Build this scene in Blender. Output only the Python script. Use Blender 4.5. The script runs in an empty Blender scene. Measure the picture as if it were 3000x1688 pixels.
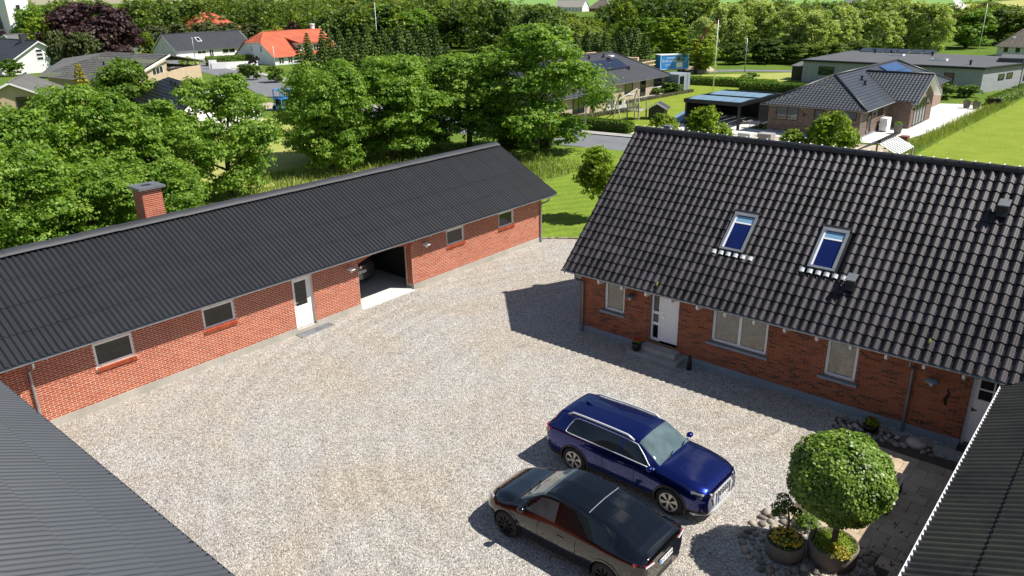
import bpy, math, random
import numpy as np
from mathutils import Matrix, Vector

SC = bpy.context.scene
COL = SC.collection
random.seed(11)
RNG = np.random.default_rng(11)
rad = math.radians

# ---------------------------------------------------------------- camera
def cam_axes(yaw, pitch, roll):
    y, p, r = rad(yaw), rad(pitch), rad(roll)
    fw = Vector((0, math.cos(p), -math.sin(p)))
    up = Vector((0, math.sin(p), math.cos(p)))
    rt = Vector((1, 0, 0))
    rt, up = rt*math.cos(r)+up*math.sin(r), up*math.cos(r)-rt*math.sin(r)
    M = Matrix.Rotation(y, 3, 'Z')
    return M @ rt, M @ up, M @ fw
RT, UP, FW = cam_axes(40.75, 20.92, -0.888)
CAMPOS = Vector((0, 0, 11.6))
cd = bpy.data.cameras.new('camera')
cam = bpy.data.objects.new('camera', cd)
COL.objects.link(cam)
cd.sensor_width = 36
cd.lens = 36*2247/3000
cd.clip_start = 0.1
cd.clip_end = 9000
m = Matrix((RT, UP, -FW)).transposed().to_4x4()
m.translation = CAMPOS
cam.matrix_world = m
SC.camera = cam

# ---------------------------------------------------------------- sky + sun
SUN = Vector((0.63, 0.42, 1.0)).normalized()
elev = math.asin(SUN.z)
azim = math.atan2(SUN.x, SUN.y)
w = bpy.data.worlds.new('World')
SC.world = w
w.use_nodes = True
nt = w.node_tree
bg = nt.nodes['Background']
sky = nt.nodes.new('ShaderNodeTexSky')
sky.sky_type = 'NISHITA'
sky.sun_disc = False
sky.sun_elevation = elev
sky.sun_rotation = azim
sky.air_density = 1.0
sky.dust_density = 0.3
tc = nt.nodes.new('ShaderNodeTexCoord')
sep = nt.nodes.new('ShaderNodeSeparateXYZ')
nt.links.new(tc.outputs['Generated'], sep.inputs[0])
zz = nt.nodes.new('ShaderNodeMath'); zz.operation = 'MAXIMUM'; zz.inputs[1].default_value = 0.0
nt.links.new(sep.outputs[2], zz.inputs[0])
za = nt.nodes.new('ShaderNodeMath'); za.operation = 'ADD'; za.inputs[1].default_value = 0.12
nt.links.new(zz.outputs[0], za.inputs[0])
dv = nt.nodes.new('ShaderNodeVectorMath'); dv.operation = 'DIVIDE'
cz = nt.nodes.new('ShaderNodeCombineXYZ')
for i in range(3):
    nt.links.new(za.outputs[0], cz.inputs[i])
nt.links.new(tc.outputs['Generated'], dv.inputs[0])
nt.links.new(cz.outputs[0], dv.inputs[1])
cn = nt.nodes.new('ShaderNodeTexNoise'); cn.inputs['Scale'].default_value = 1.7
cn.inputs['Detail'].default_value = 8; cn.inputs['Roughness'].default_value = 0.62
cn.inputs['Distortion'].default_value = 0.6
nt.links.new(dv.outputs[0], cn.inputs['Vector'])
cr = nt.nodes.new('ShaderNodeValToRGB')
cr.color_ramp.elements[0].position = 0.54; cr.color_ramp.elements[0].color = (0, 0, 0, 1)
cr.color_ramp.elements[1].position = 0.76; cr.color_ramp.elements[1].color = (1, 1, 1, 1)
nt.links.new(cn.outputs[0], cr.inputs[0])
mx = nt.nodes.new('ShaderNodeMix'); mx.data_type = 'RGBA'
mx.inputs['B'].default_value = (11.0, 11.2, 11.5, 1)
nt.links.new(cr.outputs[0], mx.inputs[0])
nt.links.new(sky.outputs[0], mx.inputs['A'])
nt.links.new(mx.outputs['Result'], bg.inputs[0])
bg.inputs[1].default_value = 0.066
sd = bpy.data.lights.new('sun', 'SUN')
sun = bpy.data.objects.new('sun', sd)
COL.objects.link(sun)
sd.energy = 5.0
sd.angle = rad(0.53)
sd.color = (1.0, 0.955, 0.88)
sun.rotation_euler = SUN.to_track_quat('Z', 'Y').to_euler()
sun.location = (0, 0, 60)
SC.view_settings.view_transform = 'Standard'
SC.view_settings.look = 'None'
SC.view_settings.exposure = 0.50
SC.view_settings.gamma = 1.0
SC.cycles.max_bounces = 6
SC.cycles.diffuse_bounces = 3
SC.cycles.glossy_bounces = 3
SC.cycles.transparent_max_bounces = 6

# ---------------------------------------------------------------- helpers
XF = {}
def link(o, parent=None):
    COL.objects.link(o)
    if parent is not None:
        o.parent = parent
        XF[o.name] = XF[parent.name]
    return o
def tag(o, label=None, cat=None, group=None, kind=None):
    if label: o['label'] = label
    if cat: o['category'] = cat
    if group: o['group'] = group
    if kind: o['kind'] = kind
    return o
def thing(name, label, cat, loc=(0, 0, 0), rz=0.0, group=None):
    o = bpy.data.objects.new(name, None)
    o.empty_display_size = 0.2
    COL.objects.link(o)
    o.location = loc
    o.rotation_euler = (0, 0, rz)
    XF[o.name] = Matrix.Translation(Vector(loc)) @ Matrix.Rotation(rz, 4, 'Z')
    return tag(o, label, cat, group)
ID = Matrix.Identity(4)
class MB:
    """collects faces (world coordinates through an optional frame) for ONE mesh object"""
    def __init__(s, frame=None):
        s.v = []; s.f = []; s.fr = frame
    def add(s, pts):
        i = len(s.v)
        if s.fr is not None:
            pts = [s.fr @ Vector(p) for p in pts]
        s.v.extend([tuple(p) for p in pts])
        return i
    def poly(s, pts):
        i = s.add(pts); s.f.append(tuple(range(i, i+len(pts)))); return s
    def box(s, a0, b0, c0, a1, b1, c1, skip=''):
        i = s.add([(a0,b0,c0),(a1,b0,c0),(a1,b1,c0),(a0,b1,c0),(a0,b0,c1),(a1,b0,c1),(a1,b1,c1),(a0,b1,c1)])
        F = {'b':(0,3,2,1),'t':(4,5,6,7),'f':(0,1,5,4),'r':(1,2,6,5),'k':(2,3,7,6),'l':(3,0,4,7)}
        for k, q in F.items():
            if k not in skip: s.f.append(tuple(i+j for j in q))
        return s
    def prism(s, pts, d):
        """closed polygon extruded by vector d"""
        n = len(pts); d = Vector(d)
        i = s.add(list(pts)+[Vector(p)+d for p in pts])
        s.f.append(tuple(i+j for j in range(n))[::-1]); s.f.append(tuple(i+n+j for j in range(n)))
        for j in range(n):
            k = (j+1) % n
            s.f.append((i+j, i+k, i+n+k, i+n+j))
        return s
    def tube(s, path, r, seg=8, cap=True):
        P = [Vector(p) for p in path]; n = len(P)
        rr = r if isinstance(r, (list, tuple)) else [r]*n
        rings = []; ref = None
        for k in range(n):
            t = (P[min(k+1, n-1)]-P[max(k-1, 0)]).normalized()
            if ref is None:
                ref = Vector((0,0,1)) if abs(t.z) < .9 else Vector((1,0,0))
            a = t.cross(ref).normalized(); b = a.cross(t).normalized(); ref = b
            rings.append(s.add([P[k]+(a*math.cos(2*math.pi*j/seg)+b*math.sin(2*math.pi*j/seg))*rr[k] for j in range(seg)]))
        for k in range(n-1):
            for j in range(seg):
                j2 = (j+1) % seg
                s.f.append((rings[k]+j, rings[k]+j2, rings[k+1]+j2, rings[k+1]+j))
        if cap:
            s.f.append(tuple(rings[0]+j for j in range(seg))[::-1]); s.f.append(tuple(rings[-1]+j for j in range(seg)))
        return s
    def lathe(s, prof, c=(0,0,0), seg=16, axis='z', sx=1, sy=1, cap=True):
        c = Vector(c); rings = []
        for r, h in prof:
            pts = []
            for j in range(seg):
                a = 2*math.pi*j/seg
                q = (r*sx*math.cos(a), r*sy*math.sin(a), h)
                if axis == 'y': q = (q[0], q[2], q[1])
                if axis == 'x': q = (q[2], q[0], q[1])
                pts.append(c+Vector(q))
            rings.append(s.add(pts))
        for k in range(len(prof)-1):
            for j in range(seg):
                j2 = (j+1) % seg
                s.f.append((rings[k]+j, rings[k]+j2, rings[k+1]+j2, rings[k+1]+j))
        if cap:
            s.f.append(tuple(rings[0]+j for j in range(seg))[::-1]); s.f.append(tuple(rings[-1]+j for j in range(seg)))
        return s
    def grid(s, rows):
        n = len(rows[0]); idx = [s.add(r) for r in rows]
        for k in range(len(rows)-1):
            for j in range(n-1):
                s.f.append((idx[k]+j, idx[k]+j+1, idx[k+1]+j+1, idx[k+1]+j))
        return s
    def mesh(s, name, mat, smooth=False, inv=None):
        me = bpy.data.meshes.new(name)
        vs = s.v
        if inv is not None:
            vs = [tuple(inv @ Vector(p)) for p in vs]
        me.from_pydata(vs, [], s.f)
        if mat: me.materials.append(mat)
        if smooth: me.polygons.foreach_set('use_smooth', [True]*len(me.polygons))
        me.update()
        return me
    def build(s, name, mat, parent=None, smooth=False, local=False, kind=None):
        inv = None
        if parent is not None and not local:
            inv = XF[parent.name].inverted()
        o = bpy.data.objects.new(name, s.mesh(name, mat, smooth, inv))
        link(o, parent)
        if parent is None: XF[o.name] = ID
        if kind: o['kind'] = kind
        return o
def npmesh(name, V, F, mat):
    me = bpy.data.meshes.new(name)
    V = np.ascontiguousarray(V, dtype=np.float32); F = np.ascontiguousarray(F, dtype=np.int32)
    k = F.shape[1]
    me.vertices.add(len(V)); me.vertices.foreach_set('co', V.ravel())
    me.loops.add(F.size); me.loops.foreach_set('vertex_index', F.ravel())
    me.polygons.add(len(F)); me.polygons.foreach_set('loop_start', np.arange(len(F), dtype=np.int32)*k)
    me.update(calc_edges=True)
    me.materials.append(mat)
    return me
def inst(name, me, M, parent):
    """one more piece that shares mesh data; M is a world matrix"""
    o = bpy.data.objects.new(name, me)
    COL.objects.link(o)
    o.parent = parent
    o.matrix_local = XF[parent.name].inverted() @ M
    return o
def copy_tree(src, loc, rz=0.0, sc=1.0, label=None, group=None):
    r = src.copy(); COL.objects.link(r)
    r.location = loc; r.rotation_euler = (0, 0, rz); r.scale = (sc, sc, sc) if not isinstance(sc, tuple) else sc
    if label: r['label'] = label
    if group: r['group'] = group
    for ch in src.children:
        c = ch.copy(); COL.objects.link(c); c.parent = r
        for g in ch.children:
            d = g.copy(); COL.objects.link(d); d.parent = c
    return r
def struct(name, pts, z, mat, th=0.0):
    mb = MB()
    if th: mb.prism([(x, y, z-th) for x, y in pts], (0, 0, th))
    else: mb.poly([(x, y, z) for x, y in pts])
    o = mb.build(name, mat)
    o['kind'] = 'structure'
    return o

# ---------------------------------------------------------------- materials
def nn(nt, t, **k):
    n = nt.nodes.new('ShaderNode'+t)
    for a, b in k.items(): setattr(n, a, b)
    return n
def mixc(nt, a, b, fac, mode='MIX'):
    n = nn(nt, 'Mix', data_type='RGBA', blend_type=mode)
    for sock, val in (('A', a), ('B', b)):
        if isinstance(val, (tuple, list)): n.inputs[sock].default_value = (*val[:3], 1)
        else: nt.links.new(val, n.inputs[sock])
    if isinstance(fac, (int, float)): n.inputs[0].default_value = fac
    else: nt.links.new(fac, n.inputs[0])
    return n.outputs['Result']
def noise(nt, vec, scale, detail=4, rough=.55, dist=0):
    n = nn(nt, 'TexNoise')
    n.inputs['Scale'].default_value = scale; n.inputs['Detail'].default_value = detail
    n.inputs['Roughness'].default_value = rough; n.inputs['Distortion'].default_value = dist
    nt.links.new(vec, n.inputs['Vector'])
    return n.outputs[0]
def ramp(nt, fac, stops):
    n = nn(nt, 'ValToRGB'); e = n.color_ramp.elements
    while len(e) < len(stops): e.new(0.5)
    for i, (p, c) in enumerate(stops):
        e[i].position = p; e[i].color = (*c, 1) if len(c) == 3 else c
    nt.links.new(fac, n.inputs[0])
    return n.outputs[0]
def rnd01(nt):
    g = nn(nt, 'NewGeometry'); o = nn(nt, 'ObjectInfo')
    a = nn(nt, 'Math', operation='ADD'); nt.links.new(g.outputs['Random Per Island'], a.inputs[0]); nt.links.new(o.outputs['Random'], a.inputs[1])
    f = nn(nt, 'Math', operation='FRACT'); nt.links.new(a.outputs[0], f.inputs[0])
    return f.outputs[0]
def base(name):
    m = bpy.data.materials.new(name); m.use_nodes = True
    nt = m.node_tree
    return m, nt, nt.nodes['Principled BSDF'], nn(nt, 'NewGeometry').outputs['Position']
def bumpn(nt, bs, h, strength, dist=.02):
    b = nn(nt, 'Bump'); b.inputs['Strength'].default_value = strength; b.inputs['Distance'].default_value = dist
    nt.links.new(h, b.inputs['Height']); nt.links.new(b.outputs[0], bs.inputs['Normal'])
def pm(name, col, rough=.6, var=.15, scale=2., col2=None, bump=0., bscale=60., metal=0., spec=.5, coat=0., rand=0., ior=None, bdist=.02):
    m, nt, bs, pos = base(name)
    c2 = col2 or tuple(min(1, c*(1+var)) for c in col)
    c1 = tuple(c*(1-var) for c in col) if col2 is None else col
    n1 = noise(nt, pos, scale, 6, .6)
    c = mixc(nt, c1, c2, ramp(nt, n1, [(.3, (0,0,0)), (.7, (1,1,1))]))
    if rand:
        r = rnd01(nt)
        c = mixc(nt, c, ramp(nt, r, [(0, (1-rand,)*3), (1, (1+rand,)*3)]), 1.0, 'MULTIPLY')
    nt.links.new(c, bs.inputs['Base Color'])
    bs.inputs['Roughness'].default_value = rough
    bs.inputs['Metallic'].default_value = metal
    bs.inputs['Specular IOR Level'].default_value = spec
    bs.inputs['Coat Weight'].default_value = coat
    bs.inputs['Coat Roughness'].default_value = .03
    if ior: bs.inputs['IOR'].default_value = ior
    if bump: bumpn(nt, bs, noise(nt, pos, bscale, 3), bump, bdist)
    return m
def brickmat(name, stops, dirt):
    m, nt, bs, pos = base(name)
    r = rnd01(nt)
    c = ramp(nt, r, stops)
    n1 = noise(nt, pos, 14, 4)
    c = mixc(nt, c, ramp(nt, n1, [(.3, (.72,.72,.72)), (.75, (1.2,1.17,1.12))]), .8, 'MULTIPLY')
    n2 = noise(nt, pos, .7, 3)
    c = mixc(nt, c, dirt, ramp(nt, n2, [(.45, (0,0,0)), (.8, (.5,.5,.5))]))
    nt.links.new(c, bs.inputs['Base Color'])
    bs.inputs['Roughness'].default_value = .85
    bs.inputs['Specular IOR Level'].default_value = .25
    bumpn(nt, bs, noise(nt, pos, 120, 2), .3, .006)
    return m
def leafmat(name, stops, trans=.35, nscale=.7, rough=.55, patch=0):
    m, nt, bs, pos = base(name)
    r = rnd01(nt)
    n1 = noise(nt, pos, nscale, 3)
    s = nn(nt, 'Math', operation='MULTIPLY_ADD'); nt.links.new(r, s.inputs[0]); s.inputs[1].default_value = .55
    nt.links.new(n1, s.inputs[2])
    sc = nn(nt, 'Math', operation='MULTIPLY_ADD'); nt.links.new(s.outputs[0], sc.inputs[0]); sc.inputs[1].default_value = 1.1; sc.inputs[2].default_value = -.35
    c = ramp(nt, sc.outputs[0], stops)
    if patch:
        c = mixc(nt, c, ramp(nt, noise(nt, pos, patch, 2, .5), [(.36,(.48,.60,.62)),(.5,(.95,.95,.9)),(.64,(1.45,1.30,.95))]), 1.0, 'MULTIPLY')
    nt.links.new(c, bs.inputs['Base Color'])
    bs.inputs['Roughness'].default_value = rough
    bs.inputs['Specular IOR Level'].default_value = .35
    tr = nn(nt, 'BsdfTranslucent')
    tcol = mixc(nt, c, (1.25, 1.3, .5), 1.0, 'MULTIPLY')
    nt.links.new(tcol, tr.inputs[0])
    ms = nn(nt, 'MixShader'); ms.inputs[0].default_value = trans
    nt.links.new(bs.outputs[0], ms.inputs[1]); nt.links.new(tr.outputs[0], ms.inputs[2])
    nt.links.new(ms.outputs[0], nt.nodes['Material Output'].inputs[0])
    return m

M = {}
M['brick_barn'] = brickmat('brick_barn', [(0,(.33,.056,.024)),(.35,(.41,.076,.032)),(.7,(.46,.100,.042)),(1,(.36,.064,.028))], (.42,.095,.042))
M['brick_house'] = brickmat('brick_house', [(0,(.085,.034,.026)),(.18,(.15,.048,.030)),(.36,(.29,.078,.036)),(.7,(.38,.105,.045)),(.9,(.33,.095,.05)),(1,(.20,.06,.038))], (.42,.13,.055))
M['brick_n1'] = brickmat('brick_n1', [(0,(.13,.095,.078)),(.5,(.20,.145,.118)),(1,(.26,.19,.155))], (.21,.155,.125))
M['mortar'] = pm('mortar', (.70,.60,.47), .9, .12, 4, bump=.2)
M['mortar_house'] = pm('mortar_house', (.27,.17,.11), .9, .15, 4, bump=.2)
M['mortar_n1'] = pm('mortar_n1', (.28,.20,.15), .9, .15, 4)
M['plinth'] = pm('plinth', (.40,.37,.32), .85, .18, 1.3, bump=.2)
M['plinth_grey'] = pm('plinth_grey', (.23,.27,.31), .8, .12, 1.3, bump=.15)
M['concrete'] = pm('concrete', (.36,.35,.33), .85, .2, 1.7, bump=.15)
M['concrete_light'] = pm('concrete_light', (.62,.60,.57), .85, .1, .8)
M['white'] = pm('white', (.86,.86,.87), .35, .03, 2)
M['white_wall'] = pm('white_wall', (.80,.79,.77), .8, .05, .6)
M['white_gable'] = pm('white_gable', (.74,.76,.78), .8, .05, .6)
M['zinc'] = pm('zinc', (.36,.38,.40), .45, .15, 3, metal=.6)
M['zinc_dark'] = pm('zinc_dark', (.20,.21,.22), .5, .15, 3, metal=.5)
M['dark'] = pm('dark', (.018,.018,.02), .5, .2, 4)
M['black'] = pm('black', (.008,.008,.009), .45, .1, 4)
M['interior_shade'] = pm('interior_shade', (.022,.021,.020), .9, .1, 2)  # near black: the shade inside the garage bay is put into this colour
M['glass_dark'] = pm('glass_dark', (.010,.011,.012), .06, .1, 1, ior=1.6)
M['glass_house'] = pm('glass_house', (.035,.035,.032), .06, .1, 1, ior=2.15)
M['glass_far'] = pm('glass_far', (.02,.028,.026), .02, .1, 1, ior=2.0)
M['tile'] = pm('tile', (.024,.0195,.0235), .48, .35, .8, rand=.6, bump=.2, bscale=120, bdist=.006, spec=.30)
M['tile_ridge'] = pm('tile_ridge', (.022,.021,.026), .42, .25, 1.5, rand=.2)
M['sheet'] = pm('sheet', (.0155,.0168,.0210), .55, .15, .5, rand=.06, bump=.12, bscale=120, bdist=.004)
M['sheet_c_sunlit'] = pm('sheet_c_sunlit', (.040,.045,.053), .40, .12, .5, rand=.06, bump=.1, bscale=120, bdist=.004, spec=.6)
M['ridge_cap'] = pm('ridge_cap', (.030,.031,.038), .6, .2, .8, rand=.1)
def sheet_mat(name, col, lich, rough, spec):
    m, nt, bs, pos = base(name)
    c = mixc(nt, tuple(q*.86 for q in col), tuple(q*1.16 for q in col), noise(nt, pos, .5, 5, .6))
    r = rnd01(nt)
    c = mixc(nt, c, ramp(nt, r, [(0,(.94,.94,.94)),(1,(1.07,1.07,1.07))]), 1.0, 'MULTIPLY')
    c = mixc(nt, c, lich, ramp(nt, noise(nt, pos, 1.6, 6, .7), [(.58,(0,0,0)),(.8,(.30,.30,.30))]))
    c = mixc(nt, c, lich, ramp(nt, noise(nt, pos, 26, 2, .5), [(.70,(0,0,0)),(.80,(.55,.55,.55))]))
    nt.links.new(c, bs.inputs['Base Color']); bs.inputs['Roughness'].default_value = rough; bs.inputs['Specular IOR Level'].default_value = spec
    bumpn(nt, bs, noise(nt, pos, 120, 3), .12, .004)
    return m
M['sheet'] = sheet_mat('sheet', (.0155,.0168,.0210), (.060,.060,.055), .55, .5)
M['sheet_c_sunlit'] = sheet_mat('sheet_c_sunlit', (.040,.045,.053), (.085,.088,.088), .42, .6)  # same sheeting as the barn, with the sun's brightening painted into a paler base
M['gutter_black'] = pm('gutter_black', (.012,.013,.015), .35, .1, 3)
M['asphalt'] = pm('asphalt', (.16,.165,.18), .9, .14, .6, bump=.1)
M['footpath'] = pm('footpath', (.36,.34,.32), .9, .14, .7)
M['trunk'] = pm('trunk', (.085,.07,.055), .95, .35, 6, bump=.5, bscale=25)
M['trunk_pale'] = pm('trunk_pale', (.30,.28,.25), .9, .35, 6)
M['soil'] = pm('soil', (.085,.065,.045), .95, .3, 3, bump=.4, bscale=30)
M['sand'] = pm('sand', (.42,.35,.26), .95, .2, 1)
M['timber'] = pm('timber', (.62,.46,.30), .8, .15, 2)
M['timber_grey'] = pm('timber_grey', (.40,.36,.30), .85, .2, 3)
M['terra'] = pm('terra', (.16,.14,.12), .85, .2, 5)
M['yellow'] = pm('yellow', (.65,.38,.01), .5, .2, 5)
M['red'] = pm('red', (.45,.012,.012), .5, .2, 5)
M['blue'] = pm('blue', (.03,.28,.80), .45, .1, 2)
M['blue_pale'] = pm('blue_pale', (.17,.27,.36), .4, .1, 2)
M['solar'] = pm('solar', (.010,.016,.040), .12, .15, 1.5, spec=.6)
M['solar_blue'] = pm('solar_blue', (.02,.07,.20), .15, .15, 1.5, spec=.6)
M['slate'] = pm('slate', (.040,.042,.050), .55, .12, .6)
M['slate_grey'] = pm('slate_grey', (.12,.115,.11), .7, .14, .5)
M['felt'] = pm('felt', (.085,.088,.095), .85, .1, .3)
M['felt_smooth'] = pm('felt_smooth', (.13,.145,.16), .45, .06, .4, spec=.6)
M['orange_tile'] = pm('orange_tile', (.48,.115,.055), .55, .16, .5)
M['brown_tile'] = pm('brown_tile', (.20,.07,.05), .7, .16, .5)
M['thatch'] = pm('thatch', (.20,.17,.14), .95, .2, 1.5)
M['tan_wall'] = pm('tan_wall', (.52,.40,.27), .85, .1, 1)
M['beige_brick'] = pm('beige_brick', (.44,.35,.26), .85, .14, 4)
M['grey_brick'] = pm('grey_brick', (.33,.34,.35), .85, .14, 3)
M['boulder'] = pm('boulder', (.42,.36,.33), .85, .25, 5, bump=.3, bscale=20)
M['stone'] = pm('stone', (.30,.26,.205), .85, .3, 4, rand=.55, bump=.3, bscale=20)
M['slab'] = pm('slab', (.42,.33,.225), .85, .18, 1.5, rand=.14, bump=.1)
M['tyre'] = pm('tyre', (.014,.014,.015), .8, .2, 6)
M['rim'] = pm('rim', (.50,.48,.46), .35, .05, 4, metal=.7)
M['rim_dark'] = pm('rim_dark', (.025,.025,.028), .4, .1, 4, metal=.5)
M['chrome'] = pm('chrome', (.75,.76,.78), .18, .05, 4, metal=.9)
M['silver'] = pm('silver', (.68,.69,.71), .35, .05, 4, metal=.35)
M['cladding'] = pm('cladding', (.018,.017,.018), .45, .1, 6)
M['paint_blue'] = pm('paint_blue', (.0025,.012,.145), .24, .05, 2, metal=.85, coat=1.0)
M['paint_black'] = pm('paint_black', (.002,.0024,.0036), .15, .05, 2, coat=1.0)
M['paint_grey'] = pm('paint_grey', (.035,.036,.04), .25, .05, 2, coat=1.0, metal=.3)
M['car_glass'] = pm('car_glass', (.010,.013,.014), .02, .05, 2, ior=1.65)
M['car_glass_light'] = pm('car_glass_light', (.085,.125,.13), .02, .35, 2.2, ior=1.9)  # pale teal base paints in the lit cabin and sky seen in the glass
M['roof_glass'] = pm('roof_glass', (.003,.004,.006), .02, .05, 2, ior=1.6)
M['lamp_red'] = pm('lamp_red', (.40,.008,.012), .12, .1, 8, coat=1)
M['lamp_clear'] = pm('lamp_clear', (.62,.64,.66), .12, .1, 12, coat=1)
M['plate'] = pm('plate', (.80,.80,.80), .35, .02, 4)
M['ink'] = pm('ink', (.015,.015,.02), .5, .02, 4)
M['moss'] = pm('moss', (.14,.145,.03), .9, .3, 9)
M['skylight_glass'] = pm('skylight_glass', (.006,.014,.10), .03, .2, 1, ior=1.7)
M['blind'] = pm('blind', (.18,.36,.52), .6, .05, 2)
M['foil'] = pm('foil', (.72,.73,.72), .5, .08, 8)

def gravel_mat():
    m, nt, bs, pos = base('gravel')
    v = nn(nt, 'TexVoronoi'); v.inputs['Scale'].default_value = 25; nt.links.new(pos, v.inputs['Vector'])
    v2 = nn(nt, 'TexVoronoi'); v2.inputs['Scale'].default_value = 58; nt.links.new(pos, v2.inputs['Vector'])
    sp = nn(nt, 'SeparateColor'); nt.links.new(v.outputs['Color'], sp.inputs[0])
    sp2 = nn(nt, 'SeparateColor'); nt.links.new(v2.outputs['Color'], sp2.inputs[0])
    st = [(0,(.13,.120,.105)),(.25,(.31,.290,.258)),(.55,(.475,.450,.408)),(.8,(.605,.58,.54)),(1,(.80,.78,.745))]
    c = mixc(nt, ramp(nt, sp.outputs[0], st), ramp(nt, sp2.outputs[1], st), .42)
    n1 = noise(nt, pos, .33, 5, .6, .4)
    c = mixc(nt, c, mixc(nt, c, (.98,.90,.79), 1.0, 'MULTIPLY'), ramp(nt, n1, [(.40,(0,0,0)),(.70,(1,1,1))]))
    n2 = noise(nt, pos, 1.3, 4, .6)
    c = mixc(nt, c, ramp(nt, n2, [(.3,(.92,.92,.93)),(.7,(1.05,1.04,1.03))]), 1.0, 'MULTIPLY')
    mp = nn(nt, 'Mapping'); mp.inputs['Location'].default_value = (9.0, -19.0, 0); nt.links.new(pos, mp.inputs[0])
    wv = nn(nt, 'TexWave', wave_type='RINGS', rings_direction='Z'); wv.inputs['Scale'].default_value = .42; wv.inputs['Distortion'].default_value = 3.0; wv.inputs['Detail'].default_value = 3; wv.inputs['Detail Scale'].default_value = .5
    nt.links.new(mp.outputs[0], wv.inputs[0])
    n4 = noise(nt, pos, .2, 3)
    trk = mixc(nt, (1,1,1), ramp(nt, wv.outputs[1], [(.3,(.91,.905,.90)),(.7,(1.03,1.03,1.03))]), ramp(nt, n4, [(.4,(0,0,0)),(.65,(1,1,1))]))
    c = mixc(nt, c, trk, 1.0, 'MULTIPLY')
    nt.links.new(c, bs.inputs['Base Color'])
    bs.inputs['Roughness'].default_value = .85; bs.inputs['Specular IOR Level'].default_value = .25
    ad = nn(nt, 'Math', operation='MULTIPLY_ADD'); nt.links.new(v2.outputs['Distance'], ad.inputs[0]); ad.inputs[1].default_value = .5; nt.links.new(v.outputs['Distance'], ad.inputs[2])
    b = nn(nt, 'Bump'); b.inputs['Strength'].default_value = .9; b.inputs['Distance'].default_value = .035; b.invert = True
    nt.links.new(ad.outputs[0], b.inputs['Height']); nt.links.new(b.outputs[0], bs.inputs['Normal'])
    return m
M['gravel'] = gravel_mat()
def grass_mat(name, a, b, stripe=0., ang=0., dry=(.30,.26,.07)):
    m, nt, bs, pos = base(name)
    n1 = noise(nt, pos, .55, 5, .65); n2 = noise(nt, pos, 7, 3, .6)
    c = mixc(nt, a, b, ramp(nt, n1, [(.3,(0,0,0)),(.7,(1,1,1))]))
    c = mixc(nt, c, ramp(nt, n2, [(.3,(.62,.66,.6)),(.7,(1.25,1.22,1.2))]), .8, 'MULTIPLY')
    if stripe:
        mp = nn(nt, 'Mapping'); mp.inputs['Rotation'].default_value = (0, 0, ang); nt.links.new(pos, mp.inputs[0])
        wv = nn(nt, 'TexWave'); wv.inputs['Scale'].default_value = .32; wv.inputs['Distortion'].default_value = 2.2; wv.inputs['Detail Scale'].default_value = .6
        nt.links.new(mp.outputs[0], wv.inputs[0])
        c = mixc(nt, c, mixc(nt, c, (1.5,1.2,1.3), 1.0, 'MULTIPLY'), ramp(nt, wv.outputs[1], [(.35,(0,0,0)),(.8,(stripe,)*3)]))
    n3 = noise(nt, pos, .16, 4, .6)
    c = mixc(nt, c, dry, ramp(nt, n3, [(.55,(0,0,0)),(.8,(.45,.45,.45))]))
    nt.links.new(c, bs.inputs['Base Color'])
    bs.inputs['Roughness'].default_value = .9; bs.inputs['Specular IOR Level'].default_value = .15
    bumpn(nt, bs, noise(nt, pos, 22, 3), .5, .05)
    return m
M['lawn'] = grass_mat('lawn', (.115,.195,.020), (.18,.265,.032), .55, .5)
M['lawn_flat'] = grass_mat('lawn_flat', (.165,.235,.022), (.225,.29,.034), .3, 1.2, (.30,.30,.05))
M['meadow'] = grass_mat('meadow', (.26,.32,.07), (.42,.40,.13), 0, 0, (.42,.36,.15))
def terrain_mat():
    m, nt, bs, pos = base('terrain_grass')
    n1 = noise(nt, pos, .25, 5, .65); n2 = noise(nt, pos, 5, 3, .6)
    c = mixc(nt, (.075,.14,.018), (.14,.20,.03), ramp(nt, n1, [(.3,(0,0,0)),(.7,(1,1,1))]))
    c = mixc(nt, c, ramp(nt, n2, [(.3,(.7,.7,.7)),(.7,(1.2,1.2,1.2))]), .7, 'MULTIPLY')
    nt.links.new(c, bs.inputs['Base Color'])
    bs.inputs['Roughness'].default_value = .95; bs.inputs['Specular IOR Level'].default_value = .1
    return m
M['terrain'] = terrain_mat()
M['field_green'] = pm('field_green', (.16,.30,.06), .95, .1, .02)
M['field_yellow'] = pm('field_yellow', (.36,.36,.09), .95, .14, .03)
G4 = [(.0,(.045,.095,.013)),(.3,(.115,.225,.022)),(.6,(.205,.340,.036)),(1,(.37,.47,.09))]
M['leaf_maple'] = leafmat('leaf_maple', G4, .42)
M['leaf_wood'] = leafmat('leaf_wood', [(0,(.045,.080,.014)),(.35,(.110,.175,.026)),(.7,(.195,.265,.046)),(1,(.32,.36,.09))], .4, .12, .55, .085)
M['leaf_birch'] = leafmat('leaf_birch', [(0,(.13,.18,.04)),(.3,(.28,.36,.09)),(.6,(.46,.53,.19)),(1,(.78,.79,.55))], .5, .4)
M['leaf_spruce'] = leafmat('leaf_spruce', [(0,(.016,.034,.008)),(.4,(.048,.092,.012)),(.75,(.110,.170,.020)),(1,(.19,.24,.03))], .15, .4)
M['leaf_copper'] = leafmat('leaf_copper', [(0,(.012,.006,.008)),(.4,(.035,.014,.017)),(.75,(.075,.032,.032)),(1,(.13,.07,.06))], .15, .4)
M['leaf_gold'] = leafmat('leaf_gold', [(0,(.10,.10,.01)),(.4,(.28,.25,.02)),(.8,(.48,.40,.04)),(1,(.60,.50,.08))], .25, .5)
M['leaf_olive'] = leafmat('leaf_olive', [(0,(.03,.045,.012)),(.4,(.075,.095,.025)),(.8,(.13,.16,.05)),(1,(.20,.22,.09))], .25, .4)
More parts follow.
